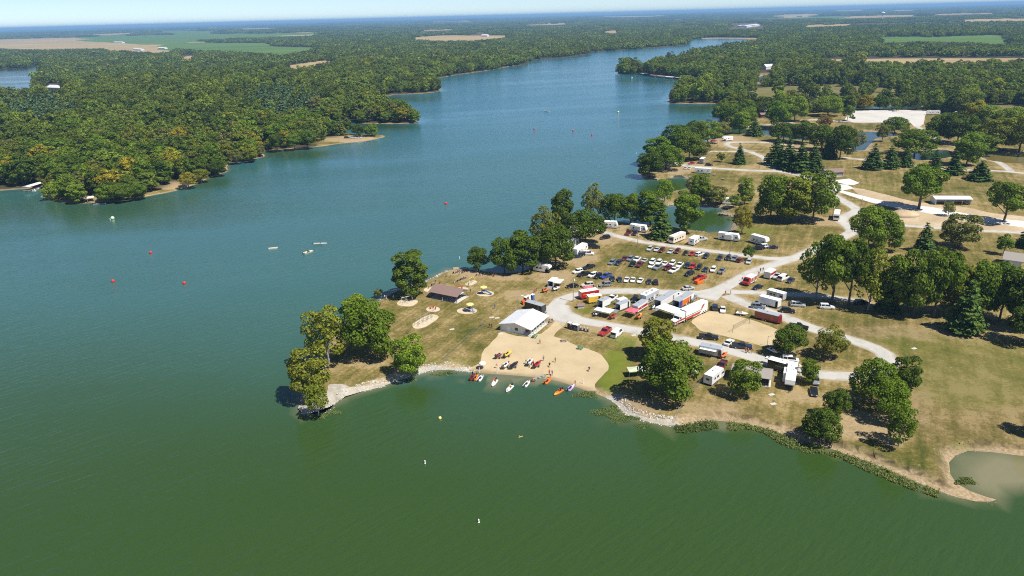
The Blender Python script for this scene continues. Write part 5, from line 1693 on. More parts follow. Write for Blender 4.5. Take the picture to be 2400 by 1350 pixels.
for kind, colour, x, y, hd, label in [
    ('sedan', 'black', 1341, 669, 192, 'black sedan at the roadside left of the beige suv'),
    ('suv', 'beige', 1377, 667, 190, 'beige suv at the roadside between a black and a grey vehicle'),
    ('suv', 'grey', 1418, 666, 190, 'grey suv at the roadside behind the red food trailer'),
    ('sedan', 'silver', 1613, 674, 12, 'grey-silver sedan alone at the roadside near the junction'),
    ('pickup', 'red', 1641, 650, 35, 'bright red pickup at the junction end of the car field'),
    ('coupe', 'navy', 1350, 600, 190, 'low dark car in front of the white camper by the grove'),
    ('suv', 'black', 1358, 596, 195, 'black suv close behind the low dark car by the grove'),
    ('suv', 'white', 1379, 593, 350, 'white suv right of the white camper by the grove'),
    ('suv', 'black', 1394, 578, 350, 'black suv behind the white camper by the grove'),
    ('suv', 'black', 1381, 573, 350, 'black suv under the round dark tree of the grove'),
    ('sedan', 'white', 1324, 571, 20, 'white car in the shade under the shoreline grove'),
    ('suv', 'black', 1418, 556, 200, 'black car at the left end of the camp road'),
    ('pickup', 'maroon', 1473, 545, 245, 'maroon pickup in front of the second camper from the left'),
    ('suv', 'black', 1488, 546, 245, 'black suv right of the maroon pickup by the campers'),
    ('pickup', 'silver', 1644, 560, 20, 'silver pickup behind the small square camper'),
    ('pickup', 'black', 1776, 581, 185, 'black pickup in front of the fifth-wheel camper right of the car field'),
    ('suv', 'white', 1787, 577, 190, 'white suv between the black pickup and the dark purple sedan'),
    ('sedan', 'purple', 1810, 578, 165, 'dark purple sedan right of the fifth-wheel camper'),
    ('pickup', 'silver', 1822, 647, 235, 'silver pickup towing the red trailer beside the main road'),
    ('van', 'white', 1836, 651, 40, 'white van with rear windows beside the main road'),
    ('sedan', 'navy', 1853, 656, 225, 'navy sedan right of the white van beside the main road'),
    ('sedan', 'black', 1776, 672, 215, 'black sedan next to the red and white fire engine'),
    ('suv', 'bluegrey', 1777, 717, 340, 'blue-grey suv left of the white cargo trailer under the belt'),
    ('suv', 'black', 1846, 727, 340, 'black suv on the grass below the white cargo trailer'),
    ('suv', 'silver', 1870, 713, 345, 'silver suv at the edge of the belt shade'),
    ('suv', 'white', 1938, 718, 350, 'white suv with an open door under the tall belt'),
    ('suv', 'black', 2019, 708, 5, 'black vehicle deep in the shade of the tall belt'),
    ('pickup', 'black', 1872, 765, 330, 'black pickup at the roadside behind the round dark tree'),
    ('pickup', 'red', 1418, 776, 235, 'red pickup beside the beach fence'),
    ('van', 'white', 1446, 781, 55, 'white van beside the red pickup at the beach fence'),
    ('pickup', 'white', 1434, 699, 235, 'white pickup behind the smallest open cargo trailer'),
    ('suv', 'black', 1488, 701, 250, 'black suv between the cargo trailers and the grey motorhome'),
    ('pickup', 'white', 1584, 692, 40, 'white pickup hitched to the long silver-roofed trailer'),
    ('pickup', 'grey', 1622, 698, 55, 'grey pickup hitched to the blue and orange trailer'),
    ('suv', 'navy', 1676, 719, 75, 'navy suv behind the volleyball sand'),
    ('sedan', 'white', 1694, 724, 255, 'white sedan behind the volleyball sand'),
    ('pickup', 'black', 1661, 789, 345, 'black pickup with dark wheels at the front edge of the volleyball sand'),
    ('coupe', 'white', 1709, 800, 50, 'white coupe between two black pickups by the volleyball sand'),
    ('pickup', 'navy', 1739, 810, 345, 'dark blue pickup at the front corner of the volleyball sand'),
    ('minivan', 'white', 1851, 841, 345, 'white minivan with its side door open inside the loop'),
    ('pickup', 'maroon', 1692, 856, 240, 'maroon pickup in front of the white travel trailer'),
    ('pickup', 'white', 1634, 862, 240, 'white pickup half hidden by the largest foreground tree'),
    ('coupe', 'black', 1908, 916, 250, 'dark car on the grass right of the fifth-wheel camper'),
    ('suv', 'grey', 1912, 890, 250, 'grey car behind the slim tree beside the loop road'),
    ('sedan', 'white', 1598, 380, 250, 'white car left of the white motorboat cover at the far camp'),
    ('sedan', 'red', 1621, 382, 200, 'red car by the boat cover at the far camp'),
    ('sedan', 'white', 1607, 393, 60, 'first white car on the gravel of the far camp'),
    ('sedan', 'white', 1616, 393, 60, 'second white car on the gravel of the far camp'),
    ('suv', 'black', 1662, 386, 350, 'black suv beside the dark camper at the far camp'),
    ('sedan', 'red', 1673, 329, 20, 'small red car at the back of the far camp'),
    ('suv', 'silver', 1972, 285, 10, 'silver car by the gravel lot entrance'),
    ('suv', 'red', 1962, 259, 0, 'red car behind the trees at the gravel lot'),
    ('suv', 'white', 2098, 260, 10, 'white vehicle on the far edge of the gravel lot'),
    ('suv', 'black', 2001, 276, 80, 'black vehicle at the left edge of the gravel lot'),
    ('suv', 'black', 813, 322, 5, 'black truck on the far sandy spit'), ('suv', 'silver', 828, 322, 5, 'silver truck on the far sandy spit'), ('sedan', 'white', 842, 323, 5, 'white car on the far sandy spit')]:
    if kind == 'minivan' or True:
        add_car(kind, C and colour, P(x, y, .75), R(hd), label, G)

# ------------------------------------------------------------------ campers and trailers
CG = 'campers around the park'


def camper(label, px, nose='slant', paint='white', H_=3.2, wheels=2, slide=False, acs=2, name='travel_trailer', cat='camper', stripe_col=None, tongue=True, W_=2.5, length=None):
    _, _, l = ends(*px)
    l = length or l
    st = None
    if stripe_col: st = [(stripe_col, -l * .42, l * .3, 1.0, 1.3)]
    wins = camper_windows(l)
    if nose == 'coach': wins.append((-1.05, 1.05, 2, 1.5, 2.6))
    return add_trailer(name, label, cat, CG, px, C[paint], W_, H_, length=length, nose=nose, wheels=wheels, windows=wins, door=(l * .12, -1, PLASTIC['white']), slide=slide, acs=acs, tongue=tongue, stripe=st)


S1, S2 = PLASTIC['grey'], C['navy']
camper('white camper at the left end of the camp road, by the water', (1416, 533, 1448, 535), stripe_col=S1)
camper('white camper with a red pickup parked in front', (1478, 540, 1516, 545), stripe_col=S1, slide=-1)
camper('white coach motorhome with a big windscreen facing the camp road', (1599, 561, 1574, 571), 'coach', 'cream', 3.4, name='motorhome', cat='motorhome', tongue=False, length=9.5)
camper('small square white camper by the camp road', (1618, 577, 1634, 567), 'flat', stripe_col=S1, length=6)
camper('long white camper by the head of the narrow inlet', (1684, 560, 1733, 566), stripe_col=C['bluegrey'], slide=-1)
camper('white fifth-wheel camper with cars in front, right of the car field', (1762, 567, 1798, 577), 'fifth', stripe_col=S1, H_=3.6)
camper('white camper beside the shoreline grove with a white suv next to it', (1346, 601, 1372, 585), stripe_col=S1)
camper('grey motorhome in the shade under the shoreline grove', (1330, 585, 1350, 575), 'coach', 'silver', 3.3, name='motorhome', cat='motorhome', tongue=False, length=8)
camper('white camper hidden in the shoreline grove', (1330, 552, 1348, 546), length=7)
camper('white rental motorhome at the left edge of the car field', (1256, 634, 1287, 639), 'fifth', H_=3.1, name='motorhome', cat='motorhome', tongue=False, wheels=1, length=7)
camper('grey and white motorhome standing on the curve of the main road', (1962, 503, 1958, 523), 'coach', 'white', 3.4, name='motorhome', cat='motorhome', tongue=False, stripe_col=S1, length=9)
camper('white camper on the rocky bank across the narrow inlet', (1702, 478, 1722, 479), length=8)
camper('tall grey and black motorhome between the cargo trailers', (1506, 715, 1537, 699), 'coach', 'silver', 3.7, name='motorhome', cat='motorhome', tongue=False, stripe_col=C['black'], slide=1, acs=3)
camper('white travel trailer with a rear window right of the largest tree', (1661, 901, 1684, 883), 'slant', stripe_col=None, H_=3.0, length=7.2)
camper('white fifth-wheel camper with a black V on its nose', (1855, 882, 1850, 911), 'fifth', stripe_col=None, H_=3.7, slide=-1, length=10.5)
camper('aluminium camper behind the white cargo trailer in the belt shade', (1800, 695, 1838, 706), 'flat', 'silver', 2.9)
camper('white camper on the left gravel of the far camp', (1560, 388, 1584, 391), length=8)
camper('black and white camper at the far camp loop', (1640, 386, 1652, 378), 'flat', 'grey', 3.3, length=7)
camper('long pale motorhome parked along the far camp road', (1628, 405, 1666, 407), 'flat', 'white', 3.2, name='motorhome', cat='motorhome', stripe_col=C['green'], tongue=False)
camper('white fifth-wheel camper at the back of the far camp', (1714, 329, 1694, 331), 'fifth', length=9)
camper('white trailer behind the pine at the far camp', (1765, 314, 1755, 313), 'flat', length=6)
camper('white camper at the right end of the gravel lot', (2174, 268, 2199, 268), 'flat', length=11)
camper('silver camper at the far right behind the gravel lot', (2242, 270, 2255, 271), 'flat', 'silver', length=8)

TG = 'cargo and food trailers of the race pits'


def cargo(label, px, paint, **kw):
    kw.setdefault('acs', 0)
    kw.setdefault('H_', 2.9)
    return add_trailer('cargo_trailer', label, 'trailer', TG, px, C[paint], **kw)


RED_ST = [(C['red'], -2.9, 2.9, .75, 2.35), (C['orange'], -2.4, -.4, 1.65, 2.05), (PLASTIC['white'], .2, 1.9, 1.75, 2.0), (PLASTIC['white'], -1.7, -.5, .9, 1.15)]
_, _, rl = ends(1359, 701, 1400, 694)
cargo('red food trailer with white roof and orange lettering', (1359, 701, 1400, 694), 'red', stripe=[(C['orange'], -rl * .4, -rl * .1, 1.7, 2.1), (PLASTIC['white'], 0, rl * .25, 1.8, 2.0), (PLASTIC['white'], -rl * .25, -rl * .08, .95, 1.2)])
cargo('yellow food trailer with brown awning bars and a dark doorway', (1377, 710, 1409, 706), 'yellow', H_=2.6, door=(1.0, -1, DARK), stripe=[(C['brown'], -.3, .9, 1.75, 1.83)])
cargo('smallest open cargo trailer with a black rear opening', (1404, 724, 1426, 713), 'white', roof=ROOFA, rear_open=True, length=4.6, W_=2.2)
cargo('white cargo trailer with its ramp down, next to the red canopy', (1447, 729, 1472, 719), 'white', roof=ROOFA, rear_open=True, length=5.2, W_=2.1, H_=2.5, vnose=True, door=(1.2, -1, DARK))
cargo('short white trailer half hidden behind the ramp trailer', (1448, 716, 1466, 711), 'white', length=3.6, W_=2.0, H_=2.2)
cargo('red and white cargo trailer behind a pink canopy', (1487, 734, 1512, 718), 'white', roof=ROOFA, length=7.2, W_=2.3, H_=2.6, stripe=[(C['red'], -3.4, 3.2, 1.0, 1.9), (PLASTIC['white'], -1.5, .5, 1.3, 1.55)])
cargo('long silver-roofed white trailer with an open dark rear', (1543, 722, 1577, 702), 'white', roof=ROOFA, rear_open=True, length=11.5, H_=3.1, door=(2.6, -1, PLASTIC['grey']))
cargo('blue and orange race trailer with an open rear', (1585, 723, 1616, 704), 'white', roof=ROOFA, rear_open=True, length=10.5, H_=3.0, stripe=[(C['blue'], -5.2, -2.9, .62, 2.85), (C['orange'], -2.9, 2.2, .62, 2.6)], door=(2.5, -1, DARK))
cargo('grey trailer with a white awning and wooden doors beside the loop road', (1640, 826, 1692, 837), 'silver', roof=ROOFA, H_=2.8, door=(2.4, -1, WOOD_DARK))
cargo('black cargo trailer next to the metal roofed beach house', (1235, 722, 1275, 734), 'black', roof=ROOFA, H_=2.8, door=(2.0, -1, PLASTIC['grey']), vnose=False)
cargo('long red cargo trailer with a wedge nose behind the volleyball sand', (1771, 744, 1826, 758), 'darkred', roof=ROOFA, H_=2.8, vnose=True, door=(1.5, -1, C['red']))
cargo('white cargo trailer with a dark doorway below the side road', (1781, 710, 1826, 722), 'white', roof=ROOFW, H_=2.9, door=(2.5, -1, DARK), acs=1)
cargo('long black race trailer with boats racked on its far side', (1801, 860, 1866, 878), 'black', roof=ROOFW, H_=2.9, stripe=[(PLASTIC['lime'], -1.6, 1.2, 1.6, 1.75), (PLASTIC['grey'], -2.0, 1.0, 1.3, 1.42)], door=(2.6, -1, PLASTIC['grey']))
cargo('white box trailer with striped roof and side awning at the loop', (1289, 675, 1302, 664), 'white', rear_open=True, length=4.6, H_=2.5, W_=2.1)
cargo('red and white food trailer beside the main road', (1797, 654, 1810, 646), 'white', length=5.2, H_=2.8, stripe=[(C['red'], -2.55, 2.55, 1.5, 2.45)], door=(-2.4, 1, C['red']))


def lorry():
    m, hd, l = ends(1650, 729, 1599, 753)
    e = thing('semi_trailer', 'long white semi-trailer with a red and blue slanted stripe', 'semi-trailer', m, hd, 'race transporter')
    l = max(l, 11.0)
    h, w, f, H_ = l / 2, 1.28, 1.05, 4.0
    b = MB().box(-h, h, -w, w, f, H_)
    b.box(-h, h * .35, -w * .96, w * .96, f - .55, f)
    mesh_obj('body', b.mesh('body', [C['white']]), e)
    mesh_obj('roof', MB().box(-h + .05, h - .05, -w + .05, w - .05, H_ + .003, H_ + .04).mesh('roof', [ROOFW]), e)
    mesh_obj('front_panel', MB().box(h - .01, h + .02, -w, w, f, H_).mesh('front_panel', [STEEL]), e)
    for s in (-1, 1):
        o = s * (w + .012)
        for nm, mt, z0, z1, x0, kx in (('red_stripe', C['red'], f - .3, f + .55, -h * .35, -h * .72), ('blue_stripe', C['navy'], f + .85, f + 1.05, -h * .28, -h * .58)):
            q = MB()
            q.add([(h, o, z0), (h, o, z1), (x0 - .3, o, z1), (kx, o, H_ - .35), (kx + 1.1 - (0 if nm[0] == 'r' else .75), o, H_ - .35), (x0 + .6 - (0 if nm[0] == 'r' else .45), o, z0)][::s], [(0, 1, 2, 5), (2, 3, 4, 5)] if s == 1 else [(5, 4, 3, 0), (3, 2, 1, 0)])
            mesh_obj(nm, q.mesh(nm, [mt]), e)
        for k in (0, 1):
            o_ = mesh_obj('wheel', WHEEL_BIG, e); o_.location = (-h * .62 - k * 1.25, s * (w - .15), .5)
    c = m + Vector((math.cos(hd), math.sin(hd), 0)) * (h + 2.1)
    t = thing('truck_tractor', 'white and red truck tractor coupled to the long semi-trailer', 'truck', c, hd, 'race transporter')
    b = MB()
    b.side([(-1.9, .9), (1.3, .9), (1.3, 1.95), (1.0, 2.75), (.35, 3.45), (-1.5, 3.7), (-1.9, 3.7)], -1.15, 1.15)
    mesh_obj('cab', b.mesh('cab', [C['white']]), t)
    b = MB().side([(1.28, .7), (3.1, .7), (3.15, 1.55), (2.9, 1.75), (1.28, 1.98)], -.95, .95)
    mesh_obj('bonnet', b.mesh('bonnet', [C['white']]), t)
    mesh_obj('windscreen', MB().loft([[(1.315, -1.0, 2.02), (1.315, 1.0, 2.02), (1.30, 1.0, 2.02), (1.30, -1.0, 2.02)], [(1.02, -1.0, 2.72), (1.02, 1.0, 2.72), (1.0, 1.0, 2.72), (1.0, -1.0, 2.72)]]).mesh('windscreen', [GLASS]), t)
    for s in (-1, 1):
        mesh_obj('side_window', MB().box(.1, .95, s * 1.155 - .012, s * 1.155 + .012, 2.0, 2.6).mesh('side_window', [GLASS]), t)
        mesh_obj('red_stripe', MB().box(-1.85, 1.25, s * 1.16 - .012, s * 1.16 + .012, 1.25, 1.85).mesh('red_stripe', [C['red']]), t)
        mesh_obj('bonnet_stripe', MB().box(1.3, 3.08, s * .96 - .012, s * .96 + .012, 1.1, 1.6).mesh('bonnet_stripe', [C['red']]), t)
        mesh_obj('exhaust_stack', MB().tube((-2.0, s * 1.0, .9), (-2.0, s * 1.0, 3.9), .09).mesh('exhaust_stack', [CHROME]), t)
        for x in (2.3, -1.6, -2.75):
            o_ = mesh_obj('wheel', WHEEL_BIG, t); o_.location = (x, s * 1.0, .5)
    mesh_obj('grille', MB().box(3.1, 3.19, -.7, .7, .75, 1.5).mesh('grille', [C['red']]), t)
    mesh_obj('bumper', MB().box(3.1, 3.3, -1.1, 1.1, .4, .75).mesh('bumper', [CHROME]), t)
    mesh_obj('chassis', MB().box(-3.3, 3.1, -.45, .45, .55, .9).mesh('chassis', [PLASTIC['black']]), t)


lorry()


def fire_engine():
    m, hd, l = ends(1766, 658, 1744, 671)
    e = thing('fire_engine', 'red and white fire engine parked beside the junction', 'fire engine', m, hd, 'vehicles standing around the park')
    mesh_obj('body', MB().box(-3.6, 1.2, -1.2, 1.2, .6, 2.7).mesh('body', [C['white']]), e)
    mesh_obj('cab', MB().side([(1.2, .6), (3.4, .6), (3.5, 1.5), (2.7, 1.6), (2.3, 2.7), (1.2, 2.7)], -1.15, 1.15).mesh('cab', [C['red']]), e)
    mesh_obj('windscreen', MB().loft([[(2.74, -1.0, 1.68), (2.74, 1.0, 1.68), (2.68, 1.0, 1.68), (2.68, -1.0, 1.68)], [(2.38, -1.0, 2.58), (2.38, 1.0, 2.58), (2.3, 1.0, 2.58), (2.3, -1.0, 2.58)]]).mesh('windscreen', [GLASS]), e)
    for s in (-1, 1):
        for k in range(3):
            mesh_obj('locker_door', MB().box(-3.4 + k * 1.5, -2.1 + k * 1.5, s * 1.21 - .01, s * 1.21 + .01, 1.0, 2.4).mesh('locker_door', [C['red'] if k != 1 else CHROME]), e)
        for x in (2.3, -1.9):
            o = mesh_obj('wheel', WHEEL_BIG, e); o.location = (x, s * 1.08, .5)
    mesh_obj('light_bar', MB().box(1.5, 1.85, -.9, .9, 2.7, 2.9).mesh('light_bar', [PLASTIC['red']]), e)
    mesh_obj('ladder', MB().box(-3.4, .9, .5, .56, 2.78, 2.86).box(-3.4, .9, .9, .96, 2.78, 2.86).mesh('ladder', [CHROME]), e)


fire_engine()

# canopies and awnings
canopy('white flat awning beside the striped-roof box trailer', (1308, 671), 4.2, 3.2, 2.1, head(1289, 675, 1302, 664), CANVAS, peak=0)
canopy('white canopy with dark sides in front of the smallest open trailer', (1421, 741), 4.0, 3.6, 2.2, head(1405, 742, 1432, 748), CANVAS, peak=.35)
canopy('low white canopy left of the dark-sided canopy in the pits', (1405, 737), 3.0, 2.6, 1.9, head(1405, 742, 1432, 748), CANVAS, peak=.3)
canopy('pink canopy behind the red and white cargo trailer', (1481, 741), 3.6, 3.4, 2.2, head(1487, 734, 1512, 718), CANVAS_PINK, peak=.4)
canopy('large flat white awning in front of the blue and orange trailer', (1567, 742), 7.5, 5.0, 2.9, head(1560, 733, 1592, 744), CANVAS, peak=0)
canopy('white awning on the grey trailer beside the loop road', (1660, 833), 4.8, 2.8, 2.2, head(1640, 826, 1692, 837), CANVAS, peak=0)
canopy('pink umbrella-like canopy behind the red food trailer', (1379, 691), 3.4, 2.4, 2.7, .1, CANVAS_PINK, peak=.5)
canopy('green and white painted canopy beside the largest foreground tree', (1486, 880), 3.6, 2.8, 2.0, .1, mat('green_print_canvas', (.55, .62, .42), .8, 0, .5, 1.2), peak=.3)
canopy('white canopy half under the largest foreground tree', (1503, 879), 2.8, 2.6, 2.1, .1, CANVAS, peak=.3)

# ------------------------------------------------------------------ buildings
def beach_house():
    a = P(1173, 774)
    hd = R(61)
    u = Vector((math.cos(hd), math.sin(hd), 0)); v = Vector((math.sin(hd), -math.cos(hd), 0))     # u along the ridge, v along the gable
    LEN, WID, wall, H0, H1 = 11.8, 11.0, 8.0, 2.4, 3.7
    e = thing('beach_house', 'white beach house with a bright metal gable roof and open porch', 'building', a, hd)
    # local x along the ridge, local y to the left: the gable runs to -y
    walls = MB()
    walls.side([(0, 0), (LEN, 0), (LEN, H0), (0, H0)], -.15, 0)
    walls.side([(0, 0), (LEN, 0), (LEN, H0), (0, H0)], -wall, -wall + .15)
    zr = lambda y: H0 + (H1 - H0) * (1 - abs(-y - WID / 2) / (WID / 2))
    for x0 in (0, LEN - .15):
        walls.loft([[(x0, -.15, 0), (x0, -.15, H0), (x0, -WID / 2, H1 - .06), (x0, -wall + .15, zr(-wall + .15) - .06), (x0, -wall + .15, 0)], [(x0 + .15, -.15, 0), (x0 + .15, -.15, H0), (x0 + .15, -WID / 2, H1 - .06), (x0 + .15, -wall + .15, zr(-wall + .15) - .06), (x0 + .15, -wall + .15, 0)]])
    mesh_obj('wall', walls.mesh('wall', [WALLW]), e)
    gable = MB().loft([[(0, -wall + .15, zr(-wall + .15) - .06), (0, -WID, H0 - .02), (0, -WID, H0 - .3), (0, -wall + .15, H0 - .3)], [(.12, -wall + .15, zr(-wall + .15) - .06), (.12, -WID, H0 - .02), (.12, -WID, H0 - .3), (.12, -wall + .15, H0 - .3)]])
    mesh_obj('porch_gable', gable.mesh('porch_gable', [WALLW]), e)
    o = .5
    for k, (y0, y1, z0, z1) in enumerate(((.35, -WID / 2, H0 - .1, H1), (-WID / 2, -WID - .35, H1, H0 - .1))):
        r = MB().loft([[(-o, y0, z0), (-o, y1, z1), (-o, y1, z1 + .08), (-o, y0, z0 + .08)], [(LEN + o, y0, z0), (LEN + o, y1, z1), (LEN + o, y1, z1 + .08), (LEN + o, y0, z0 + .08)]])
        ro = mesh_obj('roof', r.mesh('roof', [METALW]), e)
        seams = MB()
        for i in range(1, 24):
            x = -o + i * (LEN + 2 * o) / 24
            seams.loft([[(x, y0, z0 + .082), (x, y1, z1 + .082), (x, y1, z1 + .12), (x, y0, z0 + .12)], [(x + .05, y0, z0 + .082), (x + .05, y1, z1 + .082), (x + .05, y1, z1 + .12), (x + .05, y0, z0 + .12)]])
        mesh_obj('seam', seams.mesh('seam', [METALW]), ro)
    mesh_obj('ridge_cap', MB().box(-o, LEN + o, -WID / 2 - .2, -WID / 2 + .2, H1 + .07, H1 + .15).mesh('ridge_cap', [METALW]), e)
    w_ = mesh_obj('window', MB().box(-.03, .05, -6.4, -5.2, 1.0, 2.0).mesh('window', [GLASS]), e)
    mesh_obj('window_frame', MB().box(-.05, .0, -6.5, -6.4, .9, 2.1).box(-.05, .0, -5.2, -5.1, .9, 2.1).box(-.05, 0, -6.4, -5.2, 2.0, 2.1).box(-.05, 0, -6.4, -5.2, .9, 1.0).mesh('window_frame', [PLASTIC['white']]), w_)
    mesh_obj('door', MB().box(-.03, .05, -3.4, -2.5, .05, 2.05).mesh('door', [PLASTIC['white']]), e)
    post = MB().box(-.09, .09, -.09, .09, 0, H0 - .12).mesh('post', [WALLW])
    for i in range(7):
        q = mesh_obj('post', post, e); q.location = (.25 + i * (LEN - .5) / 6, -WID + .15, 0)
    mesh_obj('floor_slab', MB().box(-.3, LEN + .3, -WID - .4, .2, -.3, .06).mesh('floor_slab', [CONC]), e)
    mesh_obj('counter', MB().box(2, 9, -wall - .45, -wall - .02, .06, 1.1).mesh('counter', [WOOD_DARK]), e)


beach_house()


def open_shelter(name, label, px_a, px_b, depth, H0, H1, roofmat, postmat, nposts, walls=False, wallmat=None, slab=True, hip=False):
    """px_a, px_b: left and right ends of the front edge on the ground; depth runs away from the camera"""
    a, b_ = P(*px_a), P(*px_b)
    d = b_ - a
    hd = math.atan2(d.y, d.x)
    l = Vector((d.x, d.y)).length
    e = thing(name, label, 'shelter' if not walls else 'building', a, hd)
    if slab: mesh_obj('floor_slab', MB().box(-.4, l + .4, -.4, depth + .4, -.4, .08).mesh('floor_slab', [CONC]), e)
    o = .6
    for (y0, y1, z0, z1) in ((-o, depth / 2, H0, H1), (depth / 2, depth + o, H1, H0)):
        mesh_obj('roof', MB().loft([[(-o, y0, z0), (-o, y0, z0 + .1), (-o, y1, z1 + .1), (-o, y1, z1)], [(l + o, y0, z0), (l + o, y0, z0 + .1), (l + o, y1, z1 + .1), (l + o, y1, z1)]]).mesh('roof', [roofmat]), e)
    for x in (-.05, l - .05):
        mesh_obj('gable', MB().loft([[(x, .0, H0 + .05), (x, depth, H0 + .05), (x, depth / 2, H1 - .03)], [(x + .1, .0, H0 + .05), (x + .1, depth, H0 + .05), (x + .1, depth / 2, H1 - .03)]]).mesh('gable', [wallmat or WALLW]), e)
    if walls:
        w = MB().box(0, l, depth - .15, depth, 0, H0 + .1).box(0, .15, 0, depth, 0, H0 + .1).box(l - .15, l, 0, depth, 0, H0 + .1)
        if walls == 'closed': w.box(0, l, 0, .15, 0, H0 + .1)
        elif walls == 'part': w.box(0, l * .62, 0, .15, 0, H0 + .1)
        mesh_obj('wall', w.mesh('wall', [wallmat or WALLW]), e)
    p = MB().box(-.08, .08, -.08, .08, 0, H0 + .15).mesh('post', [postmat])
    for i in range(nposts):
        for y in ((.1, depth - .1) if not walls else (-.25,)):
            q = mesh_obj('post', p, e); q.location = (.1 + i * (l - .2) / (nposts - 1), y, 0)
    return e, hd, l


sh, sh_hd, sh_l = open_shelter('picnic_shelter', 'open picnic shelter with a brown shingle gable roof', (1010, 698), (1071, 710), 6.8, 2.4, 3.9, SHINGLE, WOOD_DARK, 4, wallmat=WALLW)
open_shelter('restroom', 'small restroom with a grey shingle roof behind a tree', (1716, 893), (1802, 906), 5.2, 2.4, 3.5, SHINGLE_G, WALLW, 3, 'part', mat('cream_siding', (.50, .45, .38), .8))
open_shelter('restroom', 'brown-roofed restroom beside the concrete pad', (1936, 415), (1975, 413), 6.0, 2.5, 4.2, SHINGLE, WALLW, 2, 'closed', mat('grey_block', (.34, .32, .29), .85))
open_shelter('machinery_shed', 'long open shed with a pale metal roof', (2192, 480), (2274, 481), 6.5, 2.9, 3.7, METALW, STEEL, 5, True, METALW, False)
open_shelter('house', 'white house with a metal roof across the channel', (1790, 268), (1832, 268), 9, 3.2, 5.6, METALW, WALLW, 2, 'closed', WALLW, False)
open_shelter('house', 'brown-roofed shed in front of the white metal roofed house', (1784, 276), (1815, 275), 7, 2.6, 4.0, SHINGLE, WOOD_DARK, 2, 'closed', WOOD_DARK, False)
open_shelter('house', 'house with a grey hipped roof behind the tall belt', (2350, 624), (2392, 630), 8, 2.8, 4.8, SHINGLE_G, WALLW, 2, 'closed', WALLW, False)
open_shelter('house', 'white lake house in the left woods', (112, 212), (142, 212), 10, 4.0, 7.5, METALW, WALLW, 2, 'closed', WALLW, False)
open_shelter('house', 'white house showing through the right-hand woods', (1795, 163), (1814, 162), 10, 4.5, 8.0, METALW, WALLW, 2, 'closed', WALLW, False)
open_shelter('barn', 'white barn on the tan field beyond the lake', (1128, 86), (1142, 86), 14, 6, 10, METALW, WALLW, 2, 'closed', METALW, False)
open_shelter('farm_building', 'long white farm building on the far left field', (266, 101), (286, 101), 16, 5, 8, METALW, WALLW, 2, 'closed', METALW, False)
open_shelter('farm_building', 'white farm shed left of the field trees', (312, 117), (330, 118), 14, 5, 8, METALW, WALLW, 2, 'closed', METALW, False)
open_shelter('farm_building', 'white farm shed right of the field trees', (370, 115), (386, 115), 14, 5, 8, METALW, WALLW, 2, 'closed', METALW, False)
open_shelter('factory_hall', 'large pale hall among trees beyond the lake end', (1728, 64), (1755, 64), 40, 9, 13, METALW, WALLW, 2, 'closed', mat('tan_cladding', (.55, .46, .38), .8), False)
open_shelter('factory_hall', 'long white hall right of the large pale one', (1750, 65), (1780, 62), 40, 9, 13, METALW, WALLW, 2, 'closed', METALW, False)


def water_tower():
    q = P(2067, 48)
    e = thing('water_tower', 'white water tower above the woods near the horizon', 'water tower', q)
    mesh_obj('column', MB().lathe([(5, 0), (3, 8), (2.4, 36), (3.5, 40)], n=12).mesh('column', [WALLW]), e)
    mesh_obj('tank', MB().lathe([(3, 38), (11, 42), (13, 46), (11, 50), (5, 53), (.1, 54)], n=16).mesh('tank', [WALLW]), e)


water_tower()


def small_shed():
    e = thing('bait_shelter', 'tiny white kiosk with a brown roof on the grass island', 'kiosk', P(1361, 721), .12)
    mesh_obj('box', MB().box(-1.1, 1.1, -.6, .6, 0, 1.0).mesh('box', [WALLW]), e)
    mesh_obj('roof', MB().loft([[(-1.4, -.9, .95), (-1.4, .9, .95), (-1.4, 0, 1.6)], [(1.4, -.9, .95), (1.4, .9, .95), (1.4, 0, 1.6)]]).mesh('roof', [SHINGLE]), e)
    mesh_obj('opening', MB().box(-1.12, -1.0, -.45, .45, .1, .8).mesh('opening', [DARK]), e)


small_shed()

# ------------------------------------------------------------------ portable toilets, bins, tables, poles, fences
def toilet(x, y, rz, colour, label):
    e = thing('portable_toilet', label, 'toilet', P(x, y), rz, 'portable toilets')
    def mk(c): return [('cabin', MB().box(-.55, .55, -.55, .55, .08, 2.1, 0, .03, .03).mesh('cabin', [PLASTIC[c]])), ('roof', MB().box(-.6, .6, -.6, .6, 2.1, 2.3, 0, .22, .22).mesh('roof', [PLASTIC['white']])),
                       ('door', MB().box(-.38, .38, -.57, -.54, .15, 1.95).mesh('door', [PLASTIC['grey'] if c != 'grey' else PLASTIC['black']])), ('skid', MB().box(-.6, .6, -.6, .6, 0, .08).mesh('skid', [PLASTIC['black']])), ('vent_pipe', MB().tube((.4, .4, 2.0), (.4, .4, 2.6), .05).mesh('vent_pipe', [PLASTIC['white']]))]
    for n, m in proto(('toilet', colour), lambda: mk(colour)): mesh_obj(n, m, e)


for i, (x, y, c, l) in enumerate([(1335, 770, 'grey', 'left grey portable toilet of three by the beach fence'), (1344.5, 773, 'grey', 'middle grey portable toilet of three by the beach fence'), (1352.5, 775, 'grey', 'right grey portable toilet of three by the beach fence'),
        (1232, 709, 'grey', 'grey portable toilet beside the orange skip'), (1239, 706, 'white', 'white portable toilet between the grey and the blue one'), (1248, 703, 'blue', 'blue portable toilet right of the white one')]):
    toilet(x, y, head(1335, 770, 1352, 775), c, l)


